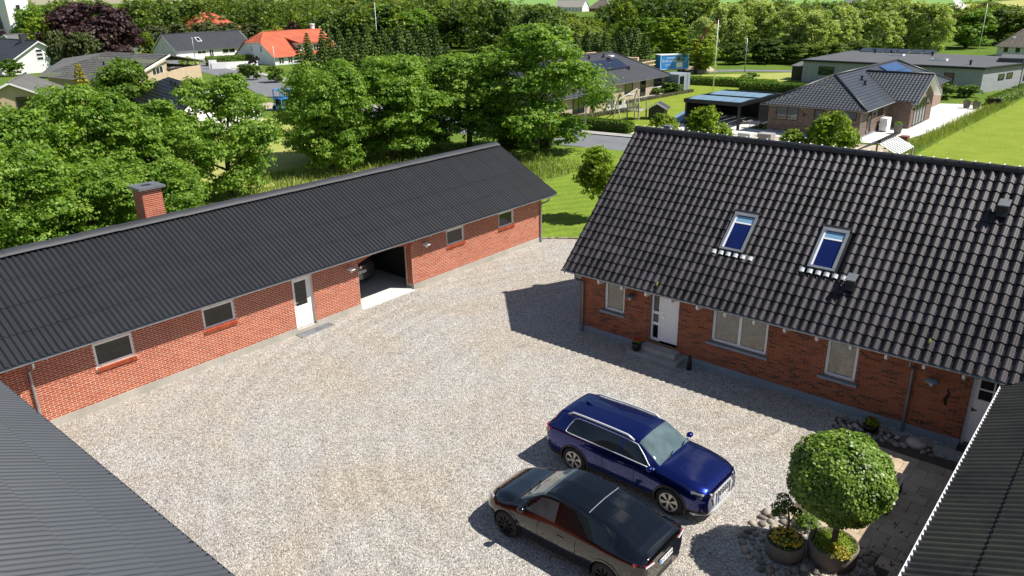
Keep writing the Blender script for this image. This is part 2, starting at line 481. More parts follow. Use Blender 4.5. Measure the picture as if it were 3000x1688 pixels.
M['leaf_lime'] = leafmat('leaf_lime', [(0,(.07,.11,.010)),(.4,(.18,.27,.016)),(.8,(.31,.41,.028)),(1,(.44,.50,.07))], .45, .8)
M['leaf_thuja'] = leafmat('leaf_thuja', [(0,(.035,.065,.008)),(.4,(.095,.175,.014)),(.8,(.17,.28,.026)),(1,(.25,.35,.045))], .35, .6)
M['leaf_ball'] = leafmat('leaf_ball', [(0,(.04,.075,.010)),(.3,(.11,.195,.018)),(.65,(.19,.30,.04)),(.9,(.27,.37,.07)),(1,(.45,.40,.04))], .22, 1.6, .38)
M['leaf_grass'] = leafmat('leaf_grass', [(0,(.10,.14,.03)),(.4,(.20,.26,.05)),(.8,(.32,.37,.11)),(1,(.46,.47,.22))], .45, .5)
M['tile_n1'] = pm('tile_n1', (.045,.050,.060), .34, .15, .8, spec=.6)

# ---------------------------------------------------------------- ground
def ring(r, n=64): return [(r*math.cos(2*math.pi*i/n), r*math.sin(2*math.pi*i/n)) for i in range(n)]
struct('ground', ring(4500), -0.040, M['terrain'])
struct('gravel_yard', [(-23.2,-3),(0.5,-3),(0.5,22),(-13,22),(-13,30.6),(-19.2,30.9),(-20.6,30.75),(-21.8,30.3),(-22.6,29.75),(-23.2,29.2)], 0.0, M['gravel'])
lawn_edge = [(-23.2,29.2),(-22.6,29.75),(-21.8,30.3),(-20.6,30.75),(-19.2,30.9)]
struct('lawn', [(-30.5,29.2)]+lawn_edge+[(-12,31),(-12,50.2),(-33.2,51.9),(-36,50.9),(-38.3,49.8),(-39.5,46),(-39.5,40),(-34,29.2)], -0.012, M['lawn'])
struct('field_lawn', [(-14.3,31),(60,31),(60,160),(-13.2,125),(-13.4,103),(-14.2,72)], -0.016, M['lawn_flat'])
struct('meadow', [(-76,-30),(-40,-30),(-40,30),(-47,44),(-66,46.5),(-76,44)], -0.020, M['meadow'])
struct('neighbour_lawn', [(-47.5,58.5),(-36,58.5),(-36,66),(-38,95),(-58,101),(-50,86),(-49.4,70)], -0.020, M['lawn_flat'])
struct('verge_meadow', [(-64,101),(-44,103),(-41,109),(-46,119),(-57.5,106.8)], -0.024, M['meadow'])
def strip(name, pts, wd, z, mat):
    P = [Vector((x, y, 0)) for x, y in pts]; L = []; R = []
    for k in range(len(P)):
        t = (P[min(k+1, len(P)-1)]-P[max(k-1, 0)]).normalized(); n = Vector((-t.y, t.x, 0))
        L.append(P[k]+n*wd/2); R.append(P[k]-n*wd/2)
    mb = MB(); mb.grid([[(p.x, p.y, z) for p in L], [(p.x, p.y, z) for p in R]])
    o = mb.build(name, mat); o['kind'] = 'structure'; return o
street = [(40,57.5),(-10,56.2),(-25,55.0),(-33,54.2),(-42,53.0),(-52,52.4),(-66,53),(-80,56),(-92,59.5),(-107,65.8),(-125,71),(-145,75.5),(-175,86),(-230,107)]
strip('street', street, 5.6, -0.008, M['asphalt'])
strip('footpath', [(x, y+3.5) for x, y in street[:8]], 1.25, 0.05, M['footpath'])
strip('footpath', [(x+.6, y+4.0) for x, y in street[7:13]], 1.4, 0.045, M['footpath'])
strip('kerb', [(x, y+2.87) for x, y in street[:8]], .12, 0.075, M['concrete'])
strip('side_track', [(-95,103),(-62,107.5),(-54,118),(-44,122.5),(-30,125)], 3.2, -0.012, M['asphalt'])
struct('terrace', [(-19.65,65.5),(-17.0,66.2),(-15.9,73.5),(-14.9,84),(-14.9,92.2),(-17.3,94.8),(-19.65,94)], 0.0, M['concrete_light'])
struct('driveway', [(-36.5,58.6),(-33.5,58.6),(-32.2,61.6),(-27.6,64.3),(-22.2,64.4),(-19.65,65.5),(-19.7,67.05),(-29.2,67.05),(-29.2,74),(-36.5,74)], -0.006, M['concrete_light'])
struct('sand_yard', [(-33.4,58.6),(-16,58.8),(-16.2,65.6),(-22,64.2),(-27.6,64.1),(-32,61.4)], -0.014, M['sand'])
struct('patio_paving', [(-48.8,62.8),(-45.7,64),(-45.5,72.6),(-47.4,75),(-47.2,84),(-49.3,86.5)], 0.0, M['footpath'])
struct('side_yard', [(-84,48),(-76,48.5),(-75,51),(-83,52.5)], -0.016, M['sand'])
struct('forecourt', [(-143,72),(-128,70.5),(-118,70),(-128,80),(-146,82)], -0.018, M['concrete_light'])
struct('crop_field', [(-900,500),(-250,520),(-160,560),(-150,2500),(-2200,2500)], -0.030, M['field_green'])
struct('barley_field', [(-145,520),(300,420),(900,1500),(-120,2500)], -0.028, M['field_yellow'])
strip('country_road', [(-112,480),(-111,520),(-125,610),(-190,900),(-330,1500)], 6, -0.010, M['concrete_light'])
# concrete edging stones between gravel and lawn
for (x0, y0), (x1, y1) in zip(lawn_edge[:-1], lawn_edge[1:]):
    pass
edge_bed = struct('lawn_edging', [(-23.25,29.1),(-22.63,29.72),(-21.82,30.26),(-20.62,30.72),(-19.2,30.86),(-19.2,30.98),(-20.65,30.84),(-21.88,30.38),(-22.7,29.84),(-23.35,29.2)], 0.006, M['soil'])
XF[edge_bed.name] = ID
def along(pts, step):
    out = []; carry = 0
    for (x0, y0), (x1, y1) in zip(pts[:-1], pts[1:]):
        L = math.hypot(x1-x0, y1-y0); a = math.atan2(y1-y0, x1-x0); t = carry
        while t < L:
            out.append((x0+(x1-x0)*t/L, y0+(y1-y0)*t/L, a)); t += step
        carry = t-L
    return out
edge_me = MB().box(-.095,-.045,0,.095,.045,.07).mesh('edging_stone', M['stone'])
for x, y, a in along(lawn_edge, .21):
    inst('edging_stone', edge_me, Matrix.Translation((x, y, -.005)) @ Matrix.Rotation(a+random.uniform(-.06,.06), 4, 'Z'), edge_bed)

# ---------------------------------------------------------------- wall / brick machinery
XA, YB = -22.94, 21.29
FA = Matrix(((0,1,0,XA),(1,0,0,0),(0,0,1,0),(0,0,0,1)))       # (u,n,w) -> world, barn front wall faces +x
FB = Matrix(((1,0,0,0),(0,-1,0,YB),(0,0,1,0),(0,0,0,1)))      # farmhouse front wall faces -y
def panels(u0, u1, w0, w1, ops):
    us = sorted({u0, u1} | {o[0] for o in ops} | {o[1] for o in ops})
    out = []
    for a, b in zip(us[:-1], us[1:]):
        cuts = sorted((o[2], o[3]) for o in ops if o[0] <= a+1e-6 and o[1] >= b-1e-6)
        z = w0
        for c0, c1 in cuts:
            if c0 > z+1e-4: out.append((a, b, z, c0))
            z = max(z, c1)
        if z < w1-1e-4: out.append((a, b, z, w1))
    return out
def wall_mesh(fr, u0, u1, w0, w1, ops, th, mat, parent, name='wall'):
    mb = MB(fr)
    for a, b, c, d in panels(u0, u1, w0, w1, ops):
        mb.box(a, -th, c, b, 0, d)
    return mb.build(name, mat, parent)
BL, BH, BJ = .222, .0475, .0667
def lay_bricks(fr, u0, u1, w0, w1, ops, mat, parent, nobj, limit=300, proud=.006, name='brick'):
    full, cut = [], []
    n = int((w1-w0)/BJ)
    for i in range(n):
        c0 = w0+i*BJ+.009; c1 = c0+BH
        iv = [(u0, u1)]
        for o in ops:
            if o[2] < c1-.015 and o[3] > c0+.015:
                nv = []
                for a, b in iv:
                    if o[1] <= a or o[0] >= b: nv.append((a, b)); continue
                    if o[0] > a: nv.append((a, o[0]))
                    if o[1] < b: nv.append((o[1], b))
                iv = nv
        for a, b in iv:
            k = math.floor((a-u0)/.24)-1
            x = u0+k*.24+(.12 if i % 2 else 0)
            while x < b:
                l, r = max(x+.009, a+.003), min(x+.231, b-.003)
                if r-l > .03:
                    (full if r-l > .215 else cut).append(((l+r)/2, (c0+c1)/2, r-l))
                x += .24
    full.sort(key=lambda q: (fr @ Vector((q[0], 0, q[1]))-CAMPOS).length)
    me = MB().box(-BL/2, -.012, -BH/2, BL/2, proud, BH/2, 'f').mesh(name, mat)
    R3 = fr.to_3x3().to_4x4()
    for u, wz, l in full[:nobj]:
        jn = random.uniform(-.002, .002)
        inst(name, me, Matrix.Translation(fr @ Vector((u, jn, wz))) @ R3, parent)
    mb = MB(fr)
    for u, wz, l in full[nobj:]+cut:
        jn = proud+random.uniform(-.002, .002)
        mb.box(u-l/2, -.012, wz-BH/2, u+l/2, jn, wz+BH/2, 'f')
    mb.build('brickwork', mat, parent, kind='stuff')
def bar(fr, u0, n0, w0, u1, n1, w1): return MB(fr).box(u0, n0, w0, u1, n1, w1)
def window(fr, parent, u0, u1, w0, w1, depth, frame_m, glass_m, t=.07, mull=(), name='window', trans=()):
    """frame ring set back in its opening + pane(s)"""
    mb = MB(fr)
    n1 = -depth; n0 = n1-.07
    mb.box(u0, n0, w0, u1, n1, w0+t); mb.box(u0, n0, w1-t, u1, n1, w1)
    mb.box(u0, n0, w0+t, u0+t, n1, w1-t); mb.box(u1-t, n0, w0+t, u1, n1, w1-t)
    for x in mull: mb.box(x-t*.5, n0, w0+t, x+t*.5, n1-.002, w1-t)
    for z, th in trans: mb.box(u0+t, n0, z-th/2, u1-t, n1-.004, z+th/2)
    f = mb.build(name, frame_m, parent)
    xs = [u0+t]+[x for x in mull]+[u1-t]
    for k, (a, b) in enumerate(zip(xs[:-1], xs[1:])):
        aa = a+(t*.5 if k else 0); bb = b-(t*.5 if k < len(xs)-2 else 0)
        MB(fr).box(aa-.005, n0+.02, w0+t-.005, bb+.005, n1-.03, w1-t+.005).build('pane', glass_m, f)
    return f
def gutter(parent, p0, p1, r, mat, name='gutter'):
    P0, P1 = Vector(p0), Vector(p1); d = (P1-P0).normalized(); s = d.cross(Vector((0,0,1))).normalized()
    mb = MB(); A = []; B = []
    for k in range(11):
        a = math.pi*k/10
        o = s*math.cos(a)*r - Vector((0,0,1))*math.sin(a)*r
        A.append(P0+o); B.append(P1+o)
    for k in range(10, -1, -1):
        a = math.pi*k/10
        o = s*math.cos(a)*(r-.008) - Vector((0,0,1))*math.sin(a)*(r-.008)
        A.append(P0+o); B.append(P1+o)
    A.append(A[0]); B.append(B[0])
    mb.grid([A, B]); mb.poly(A[:11]); mb.poly(B[:11])
    return mb.build(name, mat, parent)

# ---------------------------------------------------------------- corrugated roofs
WV = .177
def sheet_mesh(L, mat, nw=6, amp=.031, seg=8, skew=0):
    mb = MB(); n = nw*seg
    us = [i/seg*WV for i in range(n+1)]
    pr = [amp*math.cos(2*math.pi*u/WV) for u in us]
    top = [(u, 0, z) for u, z in zip(us, pr)]
    bot = [(u, L, z+.014) for u, z in zip(us, pr)]
    mb.grid([top, bot])
    mb.grid([[(u, L, z+.010) for u, z in zip(us, pr)], [(u, L-.004, z-.002) for u, z in zip(us, pr)]])
    me = mb.mesh('roof_sheet', mat)
    fl = [True]*n+[False]*n
    me.polygons.foreach_set('use_smooth', fl)
    return me
def corrugated(parent, eave0, udir, up, ncol, rows, slope_len, mat, mat_label=None):
    """eave0: first eave corner; udir: along the eave; up: unit vector up the slope"""
    u = Vector(udir).normalized(); v = -Vector(up).normalized(); nrm = u.cross(v)
    if nrm.z < 0: nrm = -nrm
    ex = slope_len/rows
    me = sheet_mesh(ex+.09, mat)
    W = 6*WV
    for r in range(rows):
        for c_ in range(ncol):
            o = Vector(eave0)+u*(c_*W)-v*(ex*(r+1)) + nrm*(.008+.004*r % .012 + random.uniform(0,.003)) 
            R = Matrix((u, v, nrm)).transposed().to_4x4()
            Mx = Matrix.Translation(o) @ R @ Matrix.Rotation(random.uniform(-.0025,.0025), 4, 'Z') @ Matrix.Rotation(.004, 4, 'X')
            inst('roof_sheet', me, Mx, parent)

# ---------------------------------------------------------------- brick barn (west wing)
barn = thing('brick_barn', 'long red brick barn with dark corrugated roof, chimney and open garage bay', 'barn', (XA, 17, 0))
Y0, Y1 = 1.5, 28.95
ops_a = [(7.53,8.69,1.33,2.09),(11.0,12.14,1.36,2.10),(14.46,15.32,0,2.10),(17.45,20.25,0,2.24),(22.32,23.40,1.40,2.09),(25.74,26.80,1.40,2.12)]
wa = wall_mesh(FA, Y0, Y1, .25, 2.62, ops_a, .32, M['mortar'], barn)
lay_bricks(FA, Y0, Y1, .25, 2.55, [o for o in ops_a[:3]]+[(17.45-.01,20.25+.01,0,2.36)]+ops_a[4:], M['brick_barn'], wa, 290)
pl_ops = [(14.46,15.32,0,.25),(17.45,20.25,0,.25)]
mb = MB(FA)
for a, b, c_, d in panels(Y0, Y1+.02, -.2, .25, [(o[0], o[1], -.2, .25) for o in pl_ops]): mb.box(a, -.34, c_, b, .022, d)
mb.build('plinth', M['plinth'], barn)
# north gable (faces +y) and rear / south walls
mb = MB(); mb.prism([(XA-.32,Y1-.32,.0),(XA-6.35,Y1-.32,0),(XA-6.35,Y1-.32,2.6),(-26.24,Y1-.32,4.3),(XA-.32,Y1-.32,2.6)], (0,.32,0)); mb.build('gable_wall', M['brick_barn'], barn)
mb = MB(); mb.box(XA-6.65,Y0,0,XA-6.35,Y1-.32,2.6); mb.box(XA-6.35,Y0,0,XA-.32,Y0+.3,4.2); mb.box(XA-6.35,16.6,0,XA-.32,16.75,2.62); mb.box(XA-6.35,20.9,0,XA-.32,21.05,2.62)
mb.build('rear_wall', M['interior_shade'], barn)
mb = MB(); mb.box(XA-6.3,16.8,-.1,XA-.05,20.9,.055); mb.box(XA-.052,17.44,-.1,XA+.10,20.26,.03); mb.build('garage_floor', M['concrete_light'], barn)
mb = MB(); mb.box(XA-6.3,16.75,2.63,XA-.32,20.9,2.68); mb.build('garage_ceiling', M['interior_shade'], barn)
# segmental arch over the garage bay
yc, hw, rise, spring = 18.85, 1.40, .25, 1.90
Rr = (hw*hw+rise*rise)/(2*rise); zc = spring+rise-Rr
def arc(y): return zc+math.sqrt(max(0, Rr*Rr-(y-yc)**2))
mb = MB(FA)
N_ = 36
for k in range(N_):
    a, b = yc-hw+2*hw*k/N_, yc-hw+2*hw*(k+1)/N_
    mb.prism([(a,-.30,arc(a)),(b,-.30,arc(b)),(b,-.30,2.56),(a,-.30,2.56)], (0,.298,0))
mb.build('arch_lintel', M['mortar'], wa)
nv = 44
half = Rr
for k in range(nv):
    t = -1+2*(k+.5)/nv
    th = math.asin(hw/Rr)*t
    py, pz = yc+Rr*math.sin(th), zc+Rr*math.cos(th)
    if k == 0: vm = MB().box(-.025,-.3,0,.025,.008,.215).mesh('arch_brick', M['brick_barn'])
    R = FA.to_3x3().to_4x4() @ Matrix.Rotation(th, 4, 'Y')
    inst('arch_brick', vm, Matrix.Translation(FA @ Vector((py, 0, pz))) @ R, wa)
rv = MB()
for i in range(26):
    z = .255+i*BJ
    if z > 1.95: break
    for a, b in (((XA-.318,XA-.225),(XA-.205,XA-.004)) if i % 2 else ((XA-.318,XA-.115),(XA-.095,XA-.004))):
        rv.box(a,20.238,z+.009,b,20.262,z+.009+BH)
rv.build('reveal_brickwork', M['brick_barn'], wa, kind='stuff')
# timber door leaf edge (folded door) on the right jamb
MB(FA).box(20.19,-.36,.06,20.25,-.31,2.05).build('garage_door_post', M['timber_grey'], barn)
# roof
SL = Vector((-3.8, 0, 1.98)); up_a = SL.normalized(); Ls = SL.length
mb = MB(); nz = Vector((1.98,0,3.8)).normalized()
E0, E1, R0, R1 = Vector((-22.46,1.6,2.46)), Vector((-22.46,29.36,2.46)), Vector((-26.24,1.6,4.43)), Vector((-26.24,29.36,4.43))
B0, B1 = Vector((-30.05,1.6,2.46)), Vector((-30.05,29.36,2.46))
mb.prism([E0,E1,R1,R0], (0,0,-.06)); mb.prism([R0,R1,B1,B0], (0,0,-.06))
roof_a = mb.build('roof', M['sheet'], barn)
corrugated(roof_a, (-22.40, 29.40-26*6*WV, 2.49), (0,1,0), up_a, 26, 4, Ls, M['sheet'])
corrugated(roof_a, (-30.10, 29.40-26*6*WV, 2.49), (0,1,0), Vector((3.8,0,1.98)), 26, 2, Ls, M['sheet'])
cap_me = MB()
for s_ in (1, -1):
    cap_me.grid([[(0,-.575,.085),(0,.575,.085)],[(s_*.10,-.575,.07),(s_*.10,.575,.07)],[(s_*.30,-.575,-.030),(s_*.30,.575,-.030)],[(s_*.305,-.575,-.055),(s_*.305,.575,-.055)]])
cap_me = cap_me.mesh('ridge_cap', M['ridge_cap'], True)
for k in range(25):
    inst('ridge_cap', cap_me, Matrix.Translation((-26.24, 29.36-.57-k*1.13, 4.50+.006*(k % 2))) @ Matrix.Rotation(random.uniform(-.006,.006), 4, 'X'), roof_a)
mb = MB(); mb.prism([(-22.42,29.36,2.44),(-26.24,29.36,4.42),(-30.08,29.36,2.44),(-30.08,29.36,2.30),(-26.24,29.36,4.26),(-22.42,29.36,2.30)], (0,.04,0)); mb.build('barge_board', M['dark'], barn)
gutter(barn, (-22.36,1.6,2.42), (-22.36,29.40,2.42), .065, M['zinc'])
MB().box(-22.94,1.6,2.36,-22.44,29.3,2.40).build('soffit', M['timber_grey'], barn)
for k in range(28):
    y = 2.2+k*.98
    MB().box(-22.42,y-.012,2.345,-22.30,y+.012,2.36).build('gutter_bracket', M['zinc'], barn)
for y in (5.76, 28.83):
    mb = MB(); mb.tube([(-22.36,y,2.37),(-22.36,y,2.24),(-22.50,y,2.12),(-22.80,y,2.00),(-22.87,y,1.90),(-22.87,y,.02)], .042, 10); mb.build('downpipe', M['zinc'], barn)
# windows with rowlock brick sills
sill_me = MB().box(-.027,-.06,-.115,.027,.075,0).mesh('sill_brick', M['brick_barn'])
for i in (0, 1, 4, 5):
    u0, u1, w0, w1 = ops_a[i]
    wdw = window(FA, barn, u0, u1, w0, w1, .035, M['white'], M['glass_dark'], .07)
    MB(FA).prism([(u0-.04,-.05,w0-.10),(u0-.04,.040,w0-.112),(u0-.04,.040,w0-.020),(u0-.04,-.05,w0-.004)], (u1-u0+.08,0,0)).build('sill_bed', M['mortar'], wdw)
    n = int((u1-u0+.08)/.0667)
    for k in range(n):
        u = (u0+u1)/2+(k-(n-1)/2)*.0667
        inst('sill_brick', sill_me, Matrix.Translation(FA @ Vector((u, random.uniform(-.003,.003), w0-.004))) @ FA.to_3x3().to_4x4() @ Matrix.Rotation(-.14, 4, 'X'), wdw)
# door
d_ = MB(FA); d_.box(14.46,-.17,.14,14.52,-.10,2.1); d_.box(15.20,-.17,.14,15.32,-.10,2.1); d_.box(14.52,-.17,2.03,15.20,-.10,2.1); d_.build('door_frame', M['white'], barn)
d_ = MB(FA); d_.box(14.52,-.165,.16,14.61,-.115,2.03); d_.box(15.11,-.165,.16,15.20,-.115,2.03); d_.box(14.61,-.165,1.94,15.11,-.115,2.03); d_.box(14.61,-.165,.86,15.11,-.115,1.0); d_.box(14.61,-.165,.16,15.11,-.125,.86)
dr = d_.build('door', M['white'], barn)
MB(FA).box(14.605,-.16,.995,15.115,-.14,1.945).build('pane', M['glass_dark'], dr)
MB(FA).box(14.55,-.115,1.05,14.59,-.10,1.22).box(14.56,-.10,1.15,14.67,-.07,1.175).build('handle', M['chrome'], dr)
MB(FA).box(14.46,-.34,-.1,15.32,.03,.14).build('door_step', M['plinth'], barn)
def wall_lamp(fr, parent, u, wz, mat, mat2):
    r = MB(fr); r.box(u-.03,-.005,wz-.14,u+.03,.03,wz-.02); r.tube([(u,.02,wz-.10),(u,.13,wz-.10),(u,.17,wz-.03)], .014, 6)
    a = r.build('wall_lamp', mat2, parent)
    MB(fr).lathe([(.05,-.16),(.055,-.10),(.05,-.03)], (u,.17,wz), 12).build('lamp_glass', M['lamp_clear'], a, True)
    MB(fr).lathe([(.17,-.045),(.175,-.03),(.15,0),(.09,.03),(.02,.042),(.001,.043)], (u,.17,wz), 20).build('lamp_shade', mat, a, True)
    return a
wall_lamp(FA, barn, 17.0, 1.90, M['white'], M['zinc_dark'])
wall_lamp(FA, barn, 20.97, 1.90, M['white'], M['zinc_dark'])
# chimney on the far side of the ridge
ch = MB(); ch.box(-27.10,11.28,3.6,-26.42,11.98,5.52)
chim = ch.build('chimney', M['mortar'], barn)
mb = MB()
for i in range(28):
    z = 3.66+i*BJ; o = .12 if i % 2 else 0
    for (p, q, ax) in ((11.28,11.98,'y'),(-27.10,-26.42,'x')):
        x = p-o
        while x < q:
            l, r = max(x+.006, p), min(x+.234, q)
            if r-l > .04:
                if ax == 'y': mb.box(-26.43,l,z,-26.412,r,z+BH); mb.box(-27.108,l,z,-27.09,r,z+BH)
                else: mb.box(l,11.272,z,r,11.29,z+BH); mb.box(l,11.97,z,r,11.988,z+BH)
            x += .24
mb.build('brickwork', M['brick_barn'], chim, kind='stuff')
mb = MB()
mb.box(-27.22,11.16,5.52,-26.30,12.1,5.60)
mb.box(-26.92,11.43,5.60,-26.60,11.83,5.603)
cp = mb.build('chimney_cap', M['zinc_dark'], chim)
MB().box(-26.88,11.48,5.604,-26.64,11.78,5.608).build('flue', M['black'], cp)
# steel grating in front of the barn door
gt = thing('door_grating', 'grey steel foot grating lying before the white barn door', 'grating', (-22.7, 15.1, 0))
mb = MB(); mb.box(-22.90,14.34,0,-22.52,14.37,.025); mb.box(-22.90,15.79,0,-22.52,15.82,.025); mb.box(-22.90,14.34,0,-22.875,15.82,.025); mb.box(-22.545,14.34,0,-22.52,15.82,.025); mb.build('frame', M['zinc'], gt)
for k in range(13):
    x = -22.865+k*.0265
    MB().box(x-.006,14.37,.002,x+.006,15.79,.022).build('bar', M['zinc'], gt)
MB().box(-22.88,14.36,.001,-22.54,15.80,.006).build('pit', M['plinth_grey'], gt)

# ---------------------------------------------------------------- south and east wings
south = thing('south_wing', 'grey corrugated roof with black gutter across the lower left corner', 'barn', (-13, 1, 0))
mb = MB(); mb.prism([(-22.2,4.70,2.37),(-3,4.70,2.37),(-3,.85,4.37),(-22.2,.85,4.37)], (0,0,-.06)); mb.prism([(-22.2,.85,4.37),(-3,.85,4.37),(-3,-3,2.37),(-22.2,-3,2.37)], (0,0,-.06))
roof_c = mb.build('roof', M['sheet_c_sunlit'], south)
corrugated(roof_c, (-22.25, 4.72, 2.41), (1,0,0), (0,-3.85,2.0), 18, 4, 4.34, M['sheet_c_sunlit'])
gutter(south, (-22.3,4.78,2.34), (-3,4.78,2.34), .075, M['gutter_black'])
for k in range(34):
    x = -22.0+k*.56
    MB().box(x-.012,4.60,2.40,x+.012,4.80,2.415).build('gutter_bracket', M['dark'], south)
wc = MB().box(-22.6,4.0,0,-3,4.25,2.4).box(-22.6,-2.6,0,-22.3,4.0,4.2).box(-3.3,-2.6,0,-3,4.0,4.2).box(-22.6,-2.9,0,-3,-2.6,2.3).build('wall', M['brick_barn'], south)
east = thing('east_wing', 'weathered mossy corrugated roof with white gutter across the lower right corner', 'barn', (0.5, 14, 0))
def sheet_old():
    m, nt, bs, pos = base('sheet_old')
    n1 = noise(nt, pos, .9, 5, .65); n2 = noise(nt, pos, 9, 3)
    c = mixc(nt, (.012,.0135,.018), (.036,.038,.026), ramp(nt, n1, [(.35,(0,0,0)),(.7,(1,1,1))]))
    c = mixc(nt, c, (.075,.075,.045), ramp(nt, n2, [(.6,(0,0,0)),(.85,(.45,.45,.45))]))
    nt.links.new(c, bs.inputs['Base Color']); bs.inputs['Roughness'].default_value = .85
    bumpn(nt, bs, noise(nt, pos, 60, 3), .3, .008)
    return m
M['sheet_old'] = sheet_old()
mb = MB(); mb.prism([(-1.70,21.05,2.36),(-1.70,6,2.36),(2.2,6,4.1),(2.2,21.05,4.1)], (0,0,-.06)); mb.prism([(2.2,21.05,4.1),(2.2,6,4.1),(6.1,6,2.36),(6.1,21.05,2.36)], (0,0,-.06))
roof_d = mb.build('roof', M['sheet_old'], east)
corrugated(roof_d, (-1.70, 21.05-14*6*WV, 2.40), (0,1,0), (3.9,0,1.74), 14, 4, 4.27, M['sheet_old'])
gutter(east, (-1.77,6,2.36), (-1.77,21.02,2.36), .085, M['white'])
MB().box(-1.2,6,0,-.95,21.29,2.36).box(-1.2,5.8,0,6,6,2.36).build('wall', M['brick_house'], east)
MB().box(-1.62,6,2.18,-1.585,21.0,2.34).build('fascia', M['white'], east)

# ---------------------------------------------------------------- farmhouse (north wing)
house = thing('farmhouse', 'red brick farmhouse with glossy black tiled roof, two skylights and white windows', 'farmhouse', (-8, 25, 0))
HX0, HX1 = -15.06, 4.0
ops_b = [(-14.03,-13.19,1.07,2.31),(-12.16,-11.08,.40,2.30),(-9.89,-8.04,1.03,2.27),(-6.27,-5.38,.98,2.22),(-2.52,-1.5,.10,2.24)]
wb = wall_mesh(FB, HX0, HX1, .24, 2.62, ops_b, .34, M['mortar_house'], house)
lay_bricks(FB, HX0, 0.5, .24, 2.55, ops_b, M['brick_house'], wb, 290)
mb = MB(FB)
for a, b, c_, d in panels(HX0-.03, HX1, -.2, .24, [(-12.16,-11.08,.1,.24),(-2.52,-1.5,.05,.24)]): mb.box(a, -.34, c_, b, .035, d)
mb.build('plinth', M['plinth_grey'], house)
mb = MB(); mb.prism([(HX0,YB+.34,0),(HX0,29.3,0),(HX0,29.3,2.5),(HX0,25.3,6.45),(HX0,YB+.34,2.62)], (.34,0,0)); gw = mb.build('gable_wall', M['brick_house'], house)
MB().box(HX0+.34,29.0,0,HX1,29.3,2.6).box(HX1-.3,YB+.34,0,HX1,29,2.6).build('rear_wall', M['brick_house'], house)
# roof deck
TX0 = -15.46
sl_b = Vector((0, 4.51, 4.28)); Lb = sl_b.length; ub = sl_b.normalized()
mb = MB(); mb.prism([(TX0+.03,20.82,2.44),(HX1+.3,20.82,2.44),(HX1+.3,25.3,6.70),(TX0+.03,25.3,6.70)], (0,0,-.10)); mb.prism([(TX0+.03,25.3,6.70),(HX1+.3,25.3,6.70),(HX1+.3,29.8,2.44),(TX0+.03,29.8,2.44)], (0,0,-.10))
roof_b = mb.build('roof', M['dark'], house)
TW, ROWS = .25, 18
GA = Lb/ROWS
def tile_mesh():
    mb = MB(); n = 12; L = GA+.07
    us = [TW*1.06*i/n for i in range(n+1)]
    def z(u):
        t = u/TW
        if t <= .64: return .048*math.sin(math.pi*t/.64)**.8
        return -.012*math.sin(math.pi*min(1,(t-.64)/.36))
    r0 = [(u, 0, z(u)-.004) for u in us]; r1 = [(u, L*.5, z(u)+.012) for u in us]; r2 = [(u, L, z(u)+.030) for u in us]
    mb.grid([r0, r1, r2]); mb.grid([r2, [(p[0], p[1]-.006, p[2]-.026) for p in r2]])
    mb.poly([r0[0], r1[0], r2[0], (0, L, .0), (0, 0, -.03)])
    me = mb.mesh('roof_tile', M['tile'])
    me.polygons.foreach_set('use_smooth', [True]*(2*n)+[False]*n+[False])
    return me, mb
tile_me, tile_mb = tile_mesh()
vd = -ub; ud = Vector((1,0,0)); nd = Vector((0,-ub.z,ub.y))
TR = Matrix((ud, vd, nd)).transposed().to_4x4()
SKY = [(-10.26,-9.47),(-7.41,-6.63)]
def on_roof(x, y, n=0.0):
    return Vector((x, y, 2.49+(y-20.79)*.949))+nd*n
tiles = []
for r in range(ROWS):
    for k in range(77):
        x = TX0+k*TW
        o = Vector((x, 20.77, 2.47))+ub*(GA*(r+1)+.0)
        yc_ = o.y-ub.y*GA*.5
        if any(a-.20 < x < b-.05 for a, b in SKY) and 22.1 < yc_ < 23.30: continue
        if x > 2.9: continue
        Mx = Matrix.Translation(o+nd*(.03+random.uniform(-.002,.002))) @ TR @ Matrix.Rotation(random.uniform(-.006,.006), 4, 'Z') @ Matrix.Rotation(random.uniform(-.006,.006), 4, 'Y')
        tiles.append(((o-CAMPOS).length if x < .2 else 1e3, Mx))
tiles.sort(key=lambda q: q[0])
for d_, Mx in tiles[:295]: inst('roof_tile', tile_me, Mx, roof_b)
TV = np.array(tile_mb.v); nvt = len(TV)
Vs, Fs = [], []
allf = tile_mb.f
mbt = MB()
for k, (d_, Mx) in enumerate(tiles[295:]):
    R = np.array(Mx)
    mbt.v.extend(map(tuple, TV @ R[:3,:3].T+R[:3,3])); off = k*nvt
    mbt.f.extend([tuple(off+i for i in f) for f in allf])
tf = mbt.build('roof_tiling', M['tile'], roof_b, kind='stuff')
nn_ = 12
tf.data.polygons.foreach_set('use_smooth', ([True]*(2*nn_)+[False]*(nn_+1))*len(tiles[295:]))
